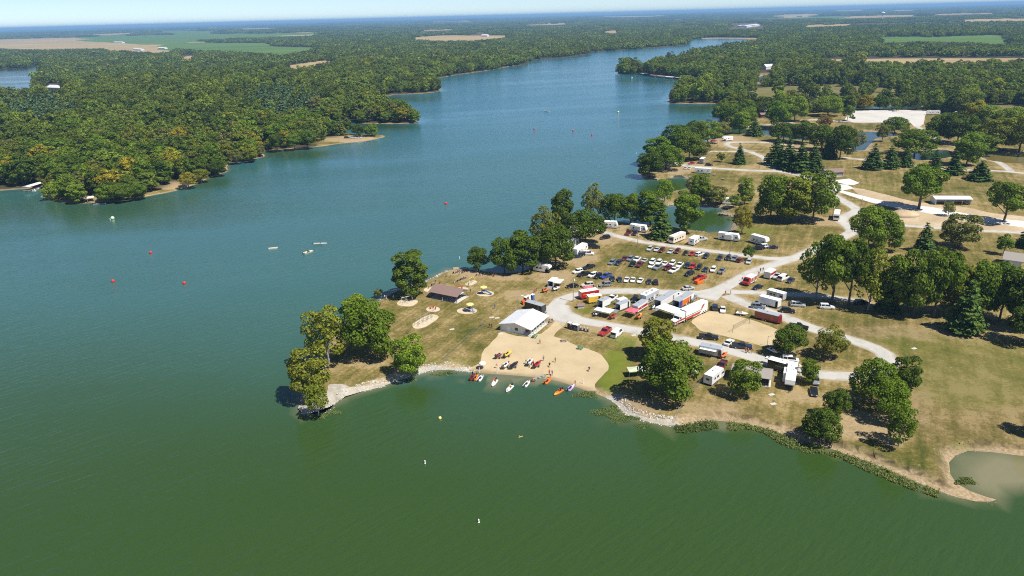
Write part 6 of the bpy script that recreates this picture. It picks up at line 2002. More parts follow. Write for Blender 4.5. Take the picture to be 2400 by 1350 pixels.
def skip(x, y, rz, label, sc=1.0):
    e = thing('waste_skip', label, 'skip', P(x, y), rz, None, (sc, sc, sc))
    mesh_obj('tub', MB().box(-1.5, 1.5, -.9, -.82, 0.1, 1.3).box(-1.5, 1.5, .82, .9, .1, 1.3).box(-1.5, -1.42, -.82, .82, .1, 1.3).box(1.42, 1.5, -.82, .82, .1, 1.3).box(-1.42, 1.42, -.82, .82, .1, .16).mesh('tub', [PLASTIC['orange']]), e)
    for s in (-1, 1): mesh_obj('lifting_pocket', MB().box(-.9, .9, s * .95 - .06, s * .95 + .06, .5, .7).mesh('lifting_pocket', [PLASTIC['orange']]), e)


skip(1234, 712, .3, 'orange waste skip beside the portable toilets')
skip(1637, 664, .6, 'orange container at the rear of the red pickup')

for i, (x, y, l) in enumerate([(1361, 775, 'first dark hand-wash stand right of the toilets'), (1369, 776, 'second dark hand-wash stand right of the toilets'), (1377, 778, 'third dark hand-wash stand right of the toilets')]):
    e = thing('wash_stand', l, 'wash stand', P(x, y), 0, 'hand-wash stands')
    mesh_obj('base', proto('wsb', lambda: MB().box(-.3, .3, -.3, .3, 0, .9, 0, .04, .04).mesh('base', [PLASTIC['black']])), e)
    mesh_obj('basin', proto('wst', lambda: MB().box(-.4, .4, -.28, .28, .9, 1.1).mesh('basin', [PLASTIC['grey']])), e)
    mesh_obj('dispenser', proto('wsd', lambda: MB().box(-.1, .1, -.08, .08, 1.1, 1.5).mesh('dispenser', [PLASTIC['white']])), e)


def picnic_table(q, rz, label, colour='green', group='picnic tables'):
    e = thing('picnic_table', label, 'picnic table', q, rz, group)
    m = PLASTIC['green'] if colour == 'green' else WOOD
    def mk():
        leg = MB()
        for s in (-1, 1): leg.tube((0, s * .65, 0), (0, s * .25, .72), .04)
        leg.box(-.04, .04, -.72, .72, .40, .46)
        return [('table_top', MB().box(-.9, .9, -.36, .36, .72, .78).mesh('table_top', [m]), None)] + [('bench', MB().box(-.9, .9, s * .66 - .13, s * .66 + .13, .44, .49).mesh('bench', [m]), None) for s in (-1, 1)] + [('leg_frame', leg.mesh('leg_frame', [STEEL]), (x, 0, 0)) for x in (-.65, .65)]
    for n, me, off in proto(('pt', colour), mk):
        o = mesh_obj(n, me, e)
        if off: o.location = off


picnic_table(P(1252.5, 791), 1.2, 'green picnic table at the porch of the beach house')
picnic_table(P(1360, 818), 2.6, 'green picnic table alone on the right of the sand')
for i in range(3):
    for j in range(2):
        d = Vector((math.cos(sh_hd), math.sin(sh_hd), 0)); nrm = Vector((-d.y, d.x, 0))
        q = sh.location + d * (sh_l * (.2 + .3 * i)) + nrm * (1.9 + 2.9 * j)
        picnic_table(Vector((q.x, q.y, sh.location.z + .08)), sh_hd, f'wooden picnic table, {ordinal(i + 1)} from the left in the {"front" if j == 0 else "back"} row under the shelter', 'wood', 'tables under the shelter')
for x, y, l in [(1007, 693, 'picnic table left of the brown-roofed shelter'), (1665, 463, 'picnic table by the far inlet bank'), (1674, 411, 'picnic table on the grass below the far camp road'), (1694, 421, 'second picnic table on the grass below the far camp road'), (1322, 800, 'dark table on the grass beside the beach')]:
    picnic_table(P(x, y), random.uniform(0, 3), l, 'wood')


def lamp_post(x, y, h, label, arm=True):
    e = thing('lamp_post', label, 'lamp post', P(x, y), 0, 'lamp and utility posts')
    mesh_obj('pole', MB().tube((0, 0, 0), (0, 0, h), .13, 8, 0, .08).mesh('pole', [STEEL if arm else WOOD]), e)
    if arm:
        mesh_obj('arm', MB().tube((0, 0, h - .2), (1.6, 0, h + .25), .05).mesh('arm', [STEEL]), e)
        mesh_obj('lamp_head', MB().box(1.4, 2.1, -.16, .16, h + .18, h + .34).mesh('lamp_head', [PLASTIC['white']]), e)
    else:
        mesh_obj('transformer', MB().lathe([(.2, h - 1.3), (.22, h - .6), (.1, h - .5)], (.3, 0, 0), 8).mesh('transformer', [PLASTIC['white']]), e)


lamp_post(1343.5, 707, 9, 'tall pole on the grass island of the loop road', False)
lamp_post(1213, 728, 5.2, 'street lamp beside the black cargo trailer')
lamp_post(1494, 578, 5.8, 'pale pole at the left end of the camp road', False)
lamp_post(1710, 599, 8, 'pale pole at the right end of the upper car row', False)
lamp_post(1780, 396, 6.5, 'pole at the bend of the far camp road', False)
lamp_post(2017, 489, 5.5, 'thin pole at the hairpin of the main road', False)
lamp_post(1951, 509, 6, 'thin pole beside the motorhome on the curve', False)
lamp_post(1681, 346, 5, 'thin pole at the back of the far camp', False)


def fence(label, pts, h=1.2, step=3.0, dense=True):
    """chain-link fence: posts, rails and a real open wire mesh"""
    g = [P(*p) for p in pts]
    e = thing('chain_link_fence', label, 'fence', g[0], 0, 'chain-link fences')
    path = []
    for a, b_ in zip(g[:-1], g[1:]):
        n = max(1, int((b_ - a).length / step))
        path += [a.lerp(b_, k / n) for k in range(n)]
    path.append(g[-1])
    post = proto(('fp', h), lambda: MB().tube((0, 0, -.2), (0, 0, h + .05), .035, 6).mesh('post', [STEEL]))
    o0 = g[0]
    wire = MB(); rail = MB()
    for k, p in enumerate(path):
        q = p - o0; q.z = gz(p.x, p.y) - o0.z
        path[k] = q
        po = mesh_obj('post', post, e); po.location = q
    for a, b_ in zip(path[:-1], path[1:]):
        up = Vector((0, 0, h))
        rail.tube(a + up, b_ + up, .022, 4)
        d = b_ - a
        m = int(d.length / .35)
        for k in range(m):
            p0 = a + d * (k / m); p1 = a + d * ((k + 1) / m)
            nn = Vector((-d.y, d.x, 0)).normalized() * .007
            for u, v in ((p0, p1 + up), (p1, p0 + up)):
                u = u + Vector((0, 0, .05))
                wire.add([u - nn, u + nn, v + nn, v - nn], [(0, 1, 2, 3)])
    mesh_obj('top_rail', rail.mesh('top_rail', [STEEL]), e)
    mesh_obj('wire_mesh', wire.mesh('wire_mesh', [STEEL]), e)


fence('chain-link fence running from the stony bank up to the beach house', [(1020, 862), (1060, 826), (1095, 795), (1129, 765), (1150, 768), (1171, 773)])
fence('chain-link fence behind the right side of the beach', [(1315, 762), (1354, 779), (1417, 793), (1469, 808), (1500, 815)])
fence('fence line from the loop road down to the stony shore', [(1678, 855), (1655, 882), (1632, 910), (1605, 945), (1580, 985)])


def posts_row(label, a, b_, n):
    e = thing('post_barrier', label, 'barrier', P(*a), 0)
    p = proto('wp', lambda: MB().tube((0, 0, -.2), (0, 0, .9), .06, 6).mesh('post', [WOOD]))
    for k in range(n):
        q = P(a[0] + (b_[0] - a[0]) * k / (n - 1), a[1] + (b_[1] - a[1]) * k / (n - 1)) - e.location
        o = mesh_obj('post', p, e); o.location = q


posts_row('row of short wooden posts left of the box trailer', (1237, 648), (1286, 656), 9)

# volleyball
def volley():
    a, b_ = P(1717, 779), P(1756, 758.5)
    e = thing('volleyball_net', 'volleyball net on two posts across the sand court', 'net', a)
    d = b_ - a; d.z = 0
    for q in (Vector((0, 0, 0)), d):
        o = mesh_obj('post', proto('vp', lambda: MB().tube((0, 0, -.3), (0, 0, 2.5), .05, 6).mesh('post', [PLASTIC['black']])), e); o.location = q
    net = MB()
    n = 40
    t = d.normalized(); nn = Vector((-t.y, t.x, 0)) * .012
    for k in range(n + 1):
        p = d * (k / n)
        net.box(p.x - .008, p.x + .008, p.y - .008, p.y + .008, 1.5, 2.4)
    for z in [1.5 + .15 * i for i in range(7)]:
        wz = .03 if z in (1.5,) or z > 2.35 else .008
        net.add([(0 - nn.x, 0 - nn.y, z - wz), (d.x - nn.x, d.y - nn.y, z - wz), (d.x - nn.x, d.y - nn.y, z + wz), (0 - nn.x, 0 - nn.y, z + wz)], [(0, 1, 2, 3)])
    mesh_obj('netting', net.mesh('netting', [PLASTIC['black']]), e)
    # tall back-stop posts at the corners
    for x, y, l in [(1621, 757, 'tall dark post at the left corner of the volleyball sand'), (1662, 729, 'tall dark post at the back corner of the volleyball sand'), (1798, 811, 'tall dark post with a crossbar at the front corner of the volleyball sand')]:
        p = thing('court_post', l, 'post', P(x, y), 0, 'posts around the volleyball sand')
        mesh_obj('pole', proto('cp', lambda: MB().tube((0, 0, -.2), (0, 0, 3.2), .05, 6).mesh('pole', [PLASTIC['black']])), p)
        mesh_obj('crossbar', proto('cb', lambda: MB().tube((0, 0, 3.15), (1.6, .3, 3.15), .03, 5).mesh('crossbar', [PLASTIC['black']])), p)


volley()

# playground
def play_tower(x, y, rz, label):
    e = thing('play_tower', label, 'play tower', P(x, y), rz, 'playground equipment')
    for sx in (-1, 1):
        for sy in (-1, 1):
            o = mesh_obj('post', proto('ptp', lambda: MB().tube((0, 0, 0), (0, 0, 2.6), .06, 6).mesh('post', [PLASTIC['blue']])), e); o.location = (sx * .6, sy * .6, 0)
    mesh_obj('deck', MB().box(-.65, .65, -.65, .65, 1.2, 1.28).mesh('deck', [PLASTIC['blue']]), e)
    mesh_obj('shade_top', MB().lathe([(1.3, 2.6), (1.25, 2.75), (.7, 3.0), (.05, 3.1)], n=14).mesh('shade_top', [PLASTIC['yellow']]), e)
    sl = MB().loft([[(.6, -.3, 1.25), (.6, .3, 1.25), (.6, .3, 1.31), (.6, -.3, 1.31)], [(3.0, -.3, .2), (3.0, .3, .2), (3.0, .3, .26), (3.0, -.3, .26)]])
    for s in (-1, 1): sl.loft([[(.6, s * .3 - .03, 1.25), (.6, s * .3 + .03, 1.25), (.6, s * .3 + .03, 1.5), (.6, s * .3 - .03, 1.5)], [(3.0, s * .3 - .03, .2), (3.0, s * .3 + .03, .2), (3.0, s * .3 + .03, .42), (3.0, s * .3 - .03, .42)]])
    mesh_obj('slide', sl.mesh('slide', [PLASTIC['blue']]), e)
    st = MB()
    for s in (-1, 1): st.tube((-1.7, s * .35, 0), (-.65, s * .35, 1.25), .04)
    for k in range(5): st.box(-1.65 + k * .21, -1.45 + k * .21, -.35, .35, .08 + k * .25, .12 + k * .25)
    mesh_obj('ladder', st.mesh('ladder', [PLASTIC['blue']]), e)


play_tower(1134, 689, -.3, 'blue play tower with a yellow round top and a slide')
play_tower(1102, 730, 2.6, 'blue play tower with a yellow top near the beach house')


def swing_set(a, b_, h, bays, label, mt):
    pa, pb = P(*a), P(*b_)
    d = pb - pa
    l = Vector((d.x, d.y)).length
    e = thing('swing_set', label, 'swings', pa, math.atan2(d.y, d.x), 'playground equipment')
    mesh_obj('top_bar', MB().tube((0, 0, h), (l, 0, h), .05, 6).mesh('top_bar', [mt]), e)
    for k in range(bays + 1):
        x = l * k / bays
        f = MB().tube((x, -1.1, 0), (x, 0, h), .045, 6).tube((x, 1.1, 0), (x, 0, h), .045, 6)
        mesh_obj('leg_frame', f.mesh('leg_frame', [mt]), e)
    for k in range(bays):
        for q in (.33, .67):
            x = l * (k + q) / bays
            sw = MB().tube((x - .22, 0, .5), (x - .22, 0, h), .012, 4).tube((x + .22, 0, .5), (x + .22, 0, h), .012, 4).box(x - .25, x + .25, -.1, .1, .47, .51)
            mesh_obj('swing', sw.mesh('swing', [PLASTIC['black']]), e)


swing_set((976, 765), (1017, 742), 2.6, 4, 'long grey swing set on the oval gravel pit', STEEL)
swing_set((941, 712), (966, 706), 2.2, 2, 'climbing frame with a yellow bar on the square pit', STEEL)
swing_set((1099, 667), (1110, 661), 2.2, 1, 'small swing frame on the far small pit', PLASTIC['yellow'])
for x, y, l in [(1009, 724, 'spring rider on the round pit, left one'), (1015, 723, 'spring rider on the round pit, middle one'), (1021, 725, 'spring rider on the round pit, right one'), (1069, 676, 'spring rider behind the shelter roof, left one'), (1083, 676, 'spring rider behind the shelter roof, right one')]:
    e = thing('spring_rider', l, 'spring rider', P(x, y), random.uniform(0, 6), 'playground equipment')
    mesh_obj('spring', proto('srs', lambda: MB().lathe([(.14, 0), (.1, .1), (.14, .2), (.1, .3), (.14, .42)], n=8).mesh('spring', [PLASTIC['black']])), e)
    mesh_obj('rider', proto('srr', lambda: MB().side([(-.4, .4), (.35, .4), (.45, .95), (.3, 1.0), (.1, .68), (-.45, .72)], -.12, .12).mesh('rider', [PLASTIC['red']])), e)

# ------------------------------------------------------------------ boats
def race_boat_parts(seed, style):
    rg = random.Random(seed)
    l = 3.8 if style != 'small' else 2.8
    w = .66 if style != 'small' else .52
    st = [(-l / 2, w, 0.02, .40), (-l * .2, w, 0.0, .44), (l * .12, w * .92, .02, .46), (l * .32, w * .62, .08, .44), (l * .46, w * .24, .2, .42), (l / 2, .04, .32, .40)]
    hull = MB().loft([[(x, -b * .75, z0), (x, -b, (z0 + z1) * .55), (x, -b * .9, z1), (x, b * .9, z1), (x, b, (z0 + z1) * .55), (x, b * .75, z0)] for x, b, z0, z1 in st])
    deck = MB().loft([[(x, -b * .55, z1 + .004), (x, b * .55, z1 + .004), (x, b * .5, z1 + .035), (x, -b * .5, z1 + .035)] for x, b, z0, z1 in st[1:-1]])
    cock = MB().box(-l * .30, l * .02, -w * .45, w * .45, .455, .50)
    cow = MB().loft([[(-l * .02, -w * .5, .46), (-l * .02, w * .5, .46), (-l * .02, w * .36, .78), (-l * .02, -w * .36, .78)], [(l * .24, -w * .3, .46), (l * .24, w * .3, .46), (l * .24, w * .1, .52), (l * .24, -w * .1, .52)]])
    eng = MB().loft([[(-l / 2 - .35, -.2, .5), (-l / 2 + .15, -.2, .5), (-l / 2 + .15, .2, .5), (-l / 2 - .35, .2, .5)], [(-l / 2 - .25, -.14, .95), (-l / 2 + .08, -.14, .95), (-l / 2 + .08, .14, .95), (-l / 2 - .25, .14, .95)]]).box(-l / 2 - .2, -l / 2 - .05, -.07, .07, -.3, .5)
    return hull, deck, cock, cow, eng


def race_boat(px, c1, c2, label, cart=False, style='race', z=None, up=0.0, engine='black', group=None):
    m, hd, l = ends(*px)
    if z is None: z = m.z + .02 if not cart else m.z + .62
    e = thing('race_boat', label, 'boat', (m.x, m.y, z), hd, group or ('race boats on the sand' if cart else 'race boats at the beach'))
    hull, deck, cock, cow, eng = race_boat_parts(1, style)
    k = ('rb', style)
    pr = proto(k, lambda: [('hull', hull.mesh('hull', [C['white']])), ('deck', deck.mesh('deck', [C['white']])), ('cockpit', cock.mesh('cockpit', [DARK])), ('cowling', cow.mesh('cowling', [C['white']])), ('outboard_engine', eng.mesh('outboard_engine', [PLASTIC['black']]))])
    for (n, me), c in zip(pr, (c1, c2, None, c1, engine)):
        o = mesh_obj(n, me, e)
        if c:
            o.material_slots[0].link = 'OBJECT'; o.material_slots[0].material = C[c]
    if cart:
        ct = thing('boat_cart', 'cart under the ' + label, 'cart', (m.x, m.y, m.z), hd, 'carts under the boats')
        fr = proto('cart', lambda: MB().tube((-1.4, -.45, .55), (1.3, -.45, .55), .035).tube((-1.4, .45, .55), (1.3, .45, .55), .035).tube((-.4, -.7, .34), (-.4, .7, .34), .035).tube((-.4, -.45, .34), (-.4, -.45, .55), .03).tube((-.4, .45, .34), (-.4, .45, .55), .03).tube((1.2, -.4, 0), (1.2, -.4, .55), .03).tube((1.2, .4, 0), (1.2, .4, .55), .03).mesh('frame', [STEEL]))
        mesh_obj('frame', fr, ct)
        for s in (-1, 1):
            o = mesh_obj('wheel', WHEEL, ct); o.location = (-.4, s * .72, .34)
    return m, hd


WB = [((1110.5, 890, 1120.5, 878), 'orange', 'yellow', 'orange race boat at the left end of the waterline row'), ((1103, 888, 1111.5, 879), 'darkred', 'black', 'dark red boat with a man aboard, left of the orange one'),
      ((1120.5, 892.5, 1132.5, 879), 'white', 'black', 'white and black race boat second from the left in the water'), ((1164, 889, 1152, 904), 'white', 'white', 'white race boat with its long bow pointing at the lake'),
      ((1200, 902, 1186.5, 913.5), 'white', 'pink', 'pink and white race boat drifting furthest from the sand'), ((1228, 905.5, 1242, 891.5), 'white', 'red', 'red and white race boat with an orange deck in the middle of the row'),
      ((1276.5, 900, 1291.5, 887.5), 'orange', 'orange', 'all orange race boat right of the flat jon boat'), ((1318, 913, 1298, 924.5), 'orange', 'yellow', 'orange and yellow race boat with two people aboard'), ((1330, 916.5, 1347, 903), 'lavender', 'white', 'purple and white race boat at the right end of the row')]
BPOS = {}
for i, (px, c1, c2, l) in enumerate(WB):
    BPOS[i] = race_boat(px, c1, c2, l, z=-.08)
for px, c1, c2, l, sty in [((1183.5, 840, 1198.5, 827.5), 'yellow', 'yellow', 'yellow race boat on the sand near the left side', 'race'), ((1165.5, 840, 1174.5, 834.5), 'darkred', 'white', 'small dark red boat on the sand left of the yellow one', 'small'), ((1181, 865.5, 1193, 852), 'white', 'maroon', 'white and maroon race boat on the sand near the water', 'race'),
        ((1198.5, 866, 1213.5, 852.5), 'black', 'maroon', 'dark race boat on the sand right of the maroon one', 'race'), ((1237.5, 859, 1248, 843), 'white', 'red', 'white race boat on the sand with people around it', 'race'), ((1252.5, 865, 1268, 849.5), 'red', 'darkred', 'bright red race boat on the sand right of the white one', 'race'),
        ((1274, 686, 1286, 681), 'orange', 'pink', 'orange race boat on the grass below the striped-roof trailer', 'race'), ((1299, 682, 1310, 678), 'white', 'red', 'white and red race boat on the grass under the flat awning', 'race'), ((1431, 749, 1443, 741.5), 'red', 'darkred', 'red race boat on the grass in front of the dark-sided canopy', 'race'),
        ((1494, 749, 1503, 741), 'orange', 'yellow', 'orange race boat on the grass beside the pink canopy', 'race'), ((1394, 742.5, 1405, 733), 'white', 'grey', 'white race boat on the grass under the low canopy', 'race'), ((1691, 840, 1702, 833), 'orange', 'orange', 'orange race boat beside the wooden doors of the grey trailer', 'race'), ((1527, 727, 1535, 720), 'white', 'white', 'white small boat left of the long silver-roofed trailer', 'small'),
        ((1803, 823, 1820, 832), 'white', 'orange', 'white and orange race boat on a trailer under the round dark tree', 'race'), ((1728, 738, 1750, 741), 'white', 'white', 'white upturned hull on the grass behind the volleyball sand', 'race')]:
    race_boat(px, c1, c2, l, True, sty)
# boats racked on the black trailer
bt_m, bt_hd, bt_l = ends(1801, 860, 1866, 878)
bn = Vector((-math.sin(bt_hd), math.cos(bt_hd), 0)); bd = Vector((math.cos(bt_hd), math.sin(bt_hd), 0))
for k, (c1, c2, l) in enumerate([('white', 'black', 'white frame boat racked behind the black race trailer, left'), ('orange', 'brown', 'orange race boat racked behind the black race trailer, middle'), ('cream', 'yellow', 'cream race boat racked behind the black race trailer, right')]):
    q = bt_m + bn * 1.9 + bd * (-3.6 + 3.7 * k)
    e = thing('race_boat', l, 'boat', (q.x, q.y, bt_m.z + 1.5), bt_hd, 'boats racked behind the trailer')
    for (n, me), c in zip(PROTO[('rb', 'race')], (c1, c2, None, c1, 'black')):
        o = mesh_obj(n, me, e)
        if c: o.material_slots[0].link = 'OBJECT'; o.material_slots[0].material = C[c]
    st = thing('boat_stand', 'steel stand under the ' + l.split(' racked')[0] + ' behind the trailer', 'stand', (q.x, q.y, bt_m.z), bt_hd, 'stands behind the trailer')
    mesh_obj('frame', proto('stand', lambda: MB().tube((-1, -.5, 0), (-1, -.5, 1.5), .04).tube((-1, .5, 0), (-1, .5, 1.5), .04).tube((1, -.5, 0), (1, -.5, 1.5), .04).tube((1, .5, 0), (1, .5, 1.5), .04).tube((-1, -.5, 1.48), (-1, .5, 1.48), .04).tube((1, -.5, 1.48), (1, .5, 1.48), .04).mesh('frame', [STEEL])), st)


def jon_boat(px, c, label, l=4.6, w=.75, engine=True, z=-.1, group='open boats on the lake', cabin=False):
    m, hd, _ = ends(*px)
    e = thing('open_boat', label, 'boat', (m.x, m.y, z), hd, group)
    st = [(-l / 2, 1.0, 0.0), (l * .2, 1.0, 0.0), (l * .38, .8, .1), (l / 2, .5, .28)]
    hull = MB()
    outer = [[(x, -w * k * .8, z0), (x, -w * k, .55), (x, -w * k + .06, .55), (x, -w * k * .8 + .06, z0 + .06), (x, w * k * .8 - .06, z0 + .06), (x, w * k - .06, .55), (x, w * k, .55), (x, w * k * .8, z0)] for x, k, z0 in st]
    hull.loft(outer)
    hull.box(-l / 2 - .03, -l / 2, -w, w, 0, .55); hull.box(l / 2, l / 2 + .03, -w * .5, w * .5, .28, .55)
    mesh_obj('hull', hull.mesh('hull', [c]), e)
    for x in (-l * .3, 0, l * .27):
        mesh_obj('bench', MB().box(x - .15, x + .15, -w * .86, w * .86, .36, .42).mesh('bench', [STEEL if not cabin else PLASTIC['tan']]), e)
    if engine:
        mesh_obj('outboard_engine', MB().box(-l / 2 - .45, -l / 2 - .05, -.16, .16, .5, 1.0, 0, .06, .04).box(-l / 2 - .3, -l / 2 - .15, -.06, .06, -.3, .5).mesh('outboard_engine', [PLASTIC['black'] if engine is True else engine]), e)
    if cabin:
        mesh_obj('windscreen', MB().box(.1, .18, -w * .8, w * .8, .55, .95).mesh('windscreen', [GLASS]), e)
        mesh_obj('foredeck', MB().prism([(.2, -w * .95), (l * .36, -w * .75), (l * .48, 0), (l * .36, w * .75), (.2, w * .95)], .50, .57).mesh('foredeck', [c]), e)
    return e


jon_boat((1251, 893.5, 1276.5, 882), mat('olive_aluminium', (.38, .38, .30), .5, .3), 'flat grey-green jon boat nosed onto the beach', engine=PLASTIC['red'])
jon_boat((737, 566, 763, 565), C['silver'], 'grey motorboat with a raised arch, right of the yellow-sided boat', 6.0, 1.0, True, -.1, cabin=True)
jon_boat((712, 588, 731, 582), C['cream'], 'white boat with a yellow side and dark seat in open water', 5.0, 1.0, True, -.1, cabin=True)
jon_boat((631, 576, 648, 574), C['cream'], 'small yellow boat with a red figure in open water', 4.0, .6, False, -.1)
jon_boat((1274, 255, 1289, 256), C['white'], 'white motorboat far up the lake', 6.0, 1.1, True, -.1, cabin=True)

# buoys
def buoy(x, y, r, colour, label, kind='ball'):
    q = unproj(x, y, .3)
    e = thing('buoy', label, 'buoy', (q[0], q[1], 0), 0, 'buoys on the lake')
    if kind == 'ball':
        mesh_obj('float', proto(('bf', colour, r), lambda: MB().ball((0, 0, r * .55), r, 14).mesh('float', [PLASTIC[colour]], True)), e)
        mesh_obj('eye', proto(('be', r), lambda: MB().tube((0, 0, r * 1.5), (0, 0, r * 1.5 + .15), .05).mesh('eye', [STEEL])), e)
    else:
        mesh_obj('float', proto(('bs', colour), lambda: MB().lathe([(.12, -.3), (.13, .7), (.06, .78)], n=10).mesh('float', [PLASTIC[colour]], True)), e)
        mesh_obj('collar', proto('bc', lambda: MB().lathe([(.2, -.05), (.21, .06), (.13, .1)], n=10).mesh('collar', [PLASTIC['white']])), e)


for x, y, r, c, l, k in [(265, 659, .66, 'red', 'red ball buoy furthest left on the open lake', 'ball'), (432, 663.5, .66, 'red', 'red ball buoy right of the leftmost one', 'ball'), (353, 592, .66, 'red', 'red ball buoy above the two nearest red ones', 'ball'), (1045, 477, .75, 'red', 'red ball buoy alone in the middle of the lake', 'ball'),
        (1252, 302, .75, 'red', 'red ball buoy left in the far line of three', 'ball'), (1343, 306, .75, 'red', 'red ball buoy in the middle of the far line of three', 'ball'), (1387, 316, .75, 'red', 'red ball buoy right in the far line of three', 'ball'), (264, 512, .95, 'lime', 'pale green ball buoy near the left bank', 'ball'),
        (1031, 979, .42, 'yellow', 'small yellow ball buoy off the stony bank', 'ball'), (1449, 263, 1.0, 'yellow', 'pale yellow buoy near the far camp point', 'ball'), (1481, 182, 1.0, 'white', 'white buoy off the wooded point', 'ball'), (996, 1083, 1, 'white', 'upper white stick buoy in the foreground water', 'stick'), (1122, 1221, 1, 'white', 'lower white stick buoy in the foreground water', 'stick'),
        (1077, 604, .5, 'white', 'small white and yellow marker off the shoreline grove', 'stick'), (1385, 430, .7, 'orange', 'orange marker beyond the thin tree of the grove', 'stick'), (1491, 359, .6, 'white', 'white marker beside the far camp point', 'stick'), (258, 514, .4, 'white', 'white stick beside the pale green buoy', 'stick')]:
    buoy(x, y, r, c, l, k)
e = thing('floating_branch', 'small yellow branch floating in the foreground water', 'branch', (*unproj(1220, 1024, 0), .02), .4)
mesh_obj('stem', MB().tube((-.5, 0, 0), (.6, 0, .05), .05, 5).tube((-.1, 0, .02), (-.4, .1, .5), .04, 5).mesh('stem', [PLASTIC['yellow']]), e)

# docks
def dock(px_a, px_b, w, label, roof=None, boat=False):
    a, b_ = unproj(*px_a, .4), unproj(*px_b, .4)
    d = Vector(b_) - Vector(a)
    l = d.length
    e = thing('boat_dock', label, 'dock', (a[0], a[1], 0), math.atan2(d.y, d.x), 'boat docks along the banks')
    n = max(3, int(l / .6))
    for k in range(min(n, 24)):
        mesh_obj('plank', MB().box(l * k / n + .02, l * (k + 1) / n - .02, -w / 2, w / 2, .38, .45).mesh('plank', [WOOD]), e)
    for s in (-1, 1):
        mesh_obj('float', MB().box(0, l, s * w * .35 - .25, s * w * .35 + .25, -.1, .36).mesh('float', [PLASTIC['grey']]), e)
    if roof:
        mesh_obj('roof', MB().loft([[(0, -w / 2 - .4, 2.7), (0, w / 2 + .4, 2.7), (0, 0, 3.3)], [(l, -w / 2 - .4, 2.7), (l, w / 2 + .4, 2.7), (l, 0, 3.3)]]).mesh('roof', [roof]), e)
        for x in (.15, l - .15):
            for s in (-1, 1): mesh_obj('post', MB().box(x - .06, x + .06, s * w / 2 - .06, s * w / 2 + .06, .45, 2.72).mesh('post', [STEEL]), e)


dock((61, 447), (97, 436), 4.5, 'roofed boat dock on the left bank', METALW)
dock((96, 460), (110, 459), 1.6, 'short plain dock left of the first trees on the left bank')
dock((203, 473), (221, 470), 4.0, 'dock with a cream roof on the left bank', mat('cream_metal', (.72, .66, .52), .5))
jon_boat((221, 475, 246, 473), C['silver'], 'grey pontoon-like boat moored right of the cream-roofed dock', 6.5, 1.2, True, -.05, 'open boats on the lake', True)
jon_boat((72, 447, 97, 438), C['white'], 'white boat moored beside the roofed dock', 6.5, 1.0, True, -.05, 'open boats on the lake', True)
dock((1062, 629), (1075, 628), 2.2, 'small pale dock at the stony shore beyond the shelter')
for i, (x0, x1, y, r) in enumerate([(1505, 1522, 174, METALW), (1526, 1540, 178, SHINGLE), (1543, 1560, 180, SHINGLE_G), (1562, 1580, 182, METALW), (1586, 1600, 184, SHINGLE_G), (1603, 1616, 186, SHINGLE)]):
    dock((x0, y + 1), (x1, y + 2.5), 7, f'covered boat dock, {ordinal(i + 1)} from the left along the far wooded point', r)
dock((1604, 243), (1612, 243), 3, 'little dock under the wooded point across the cove')

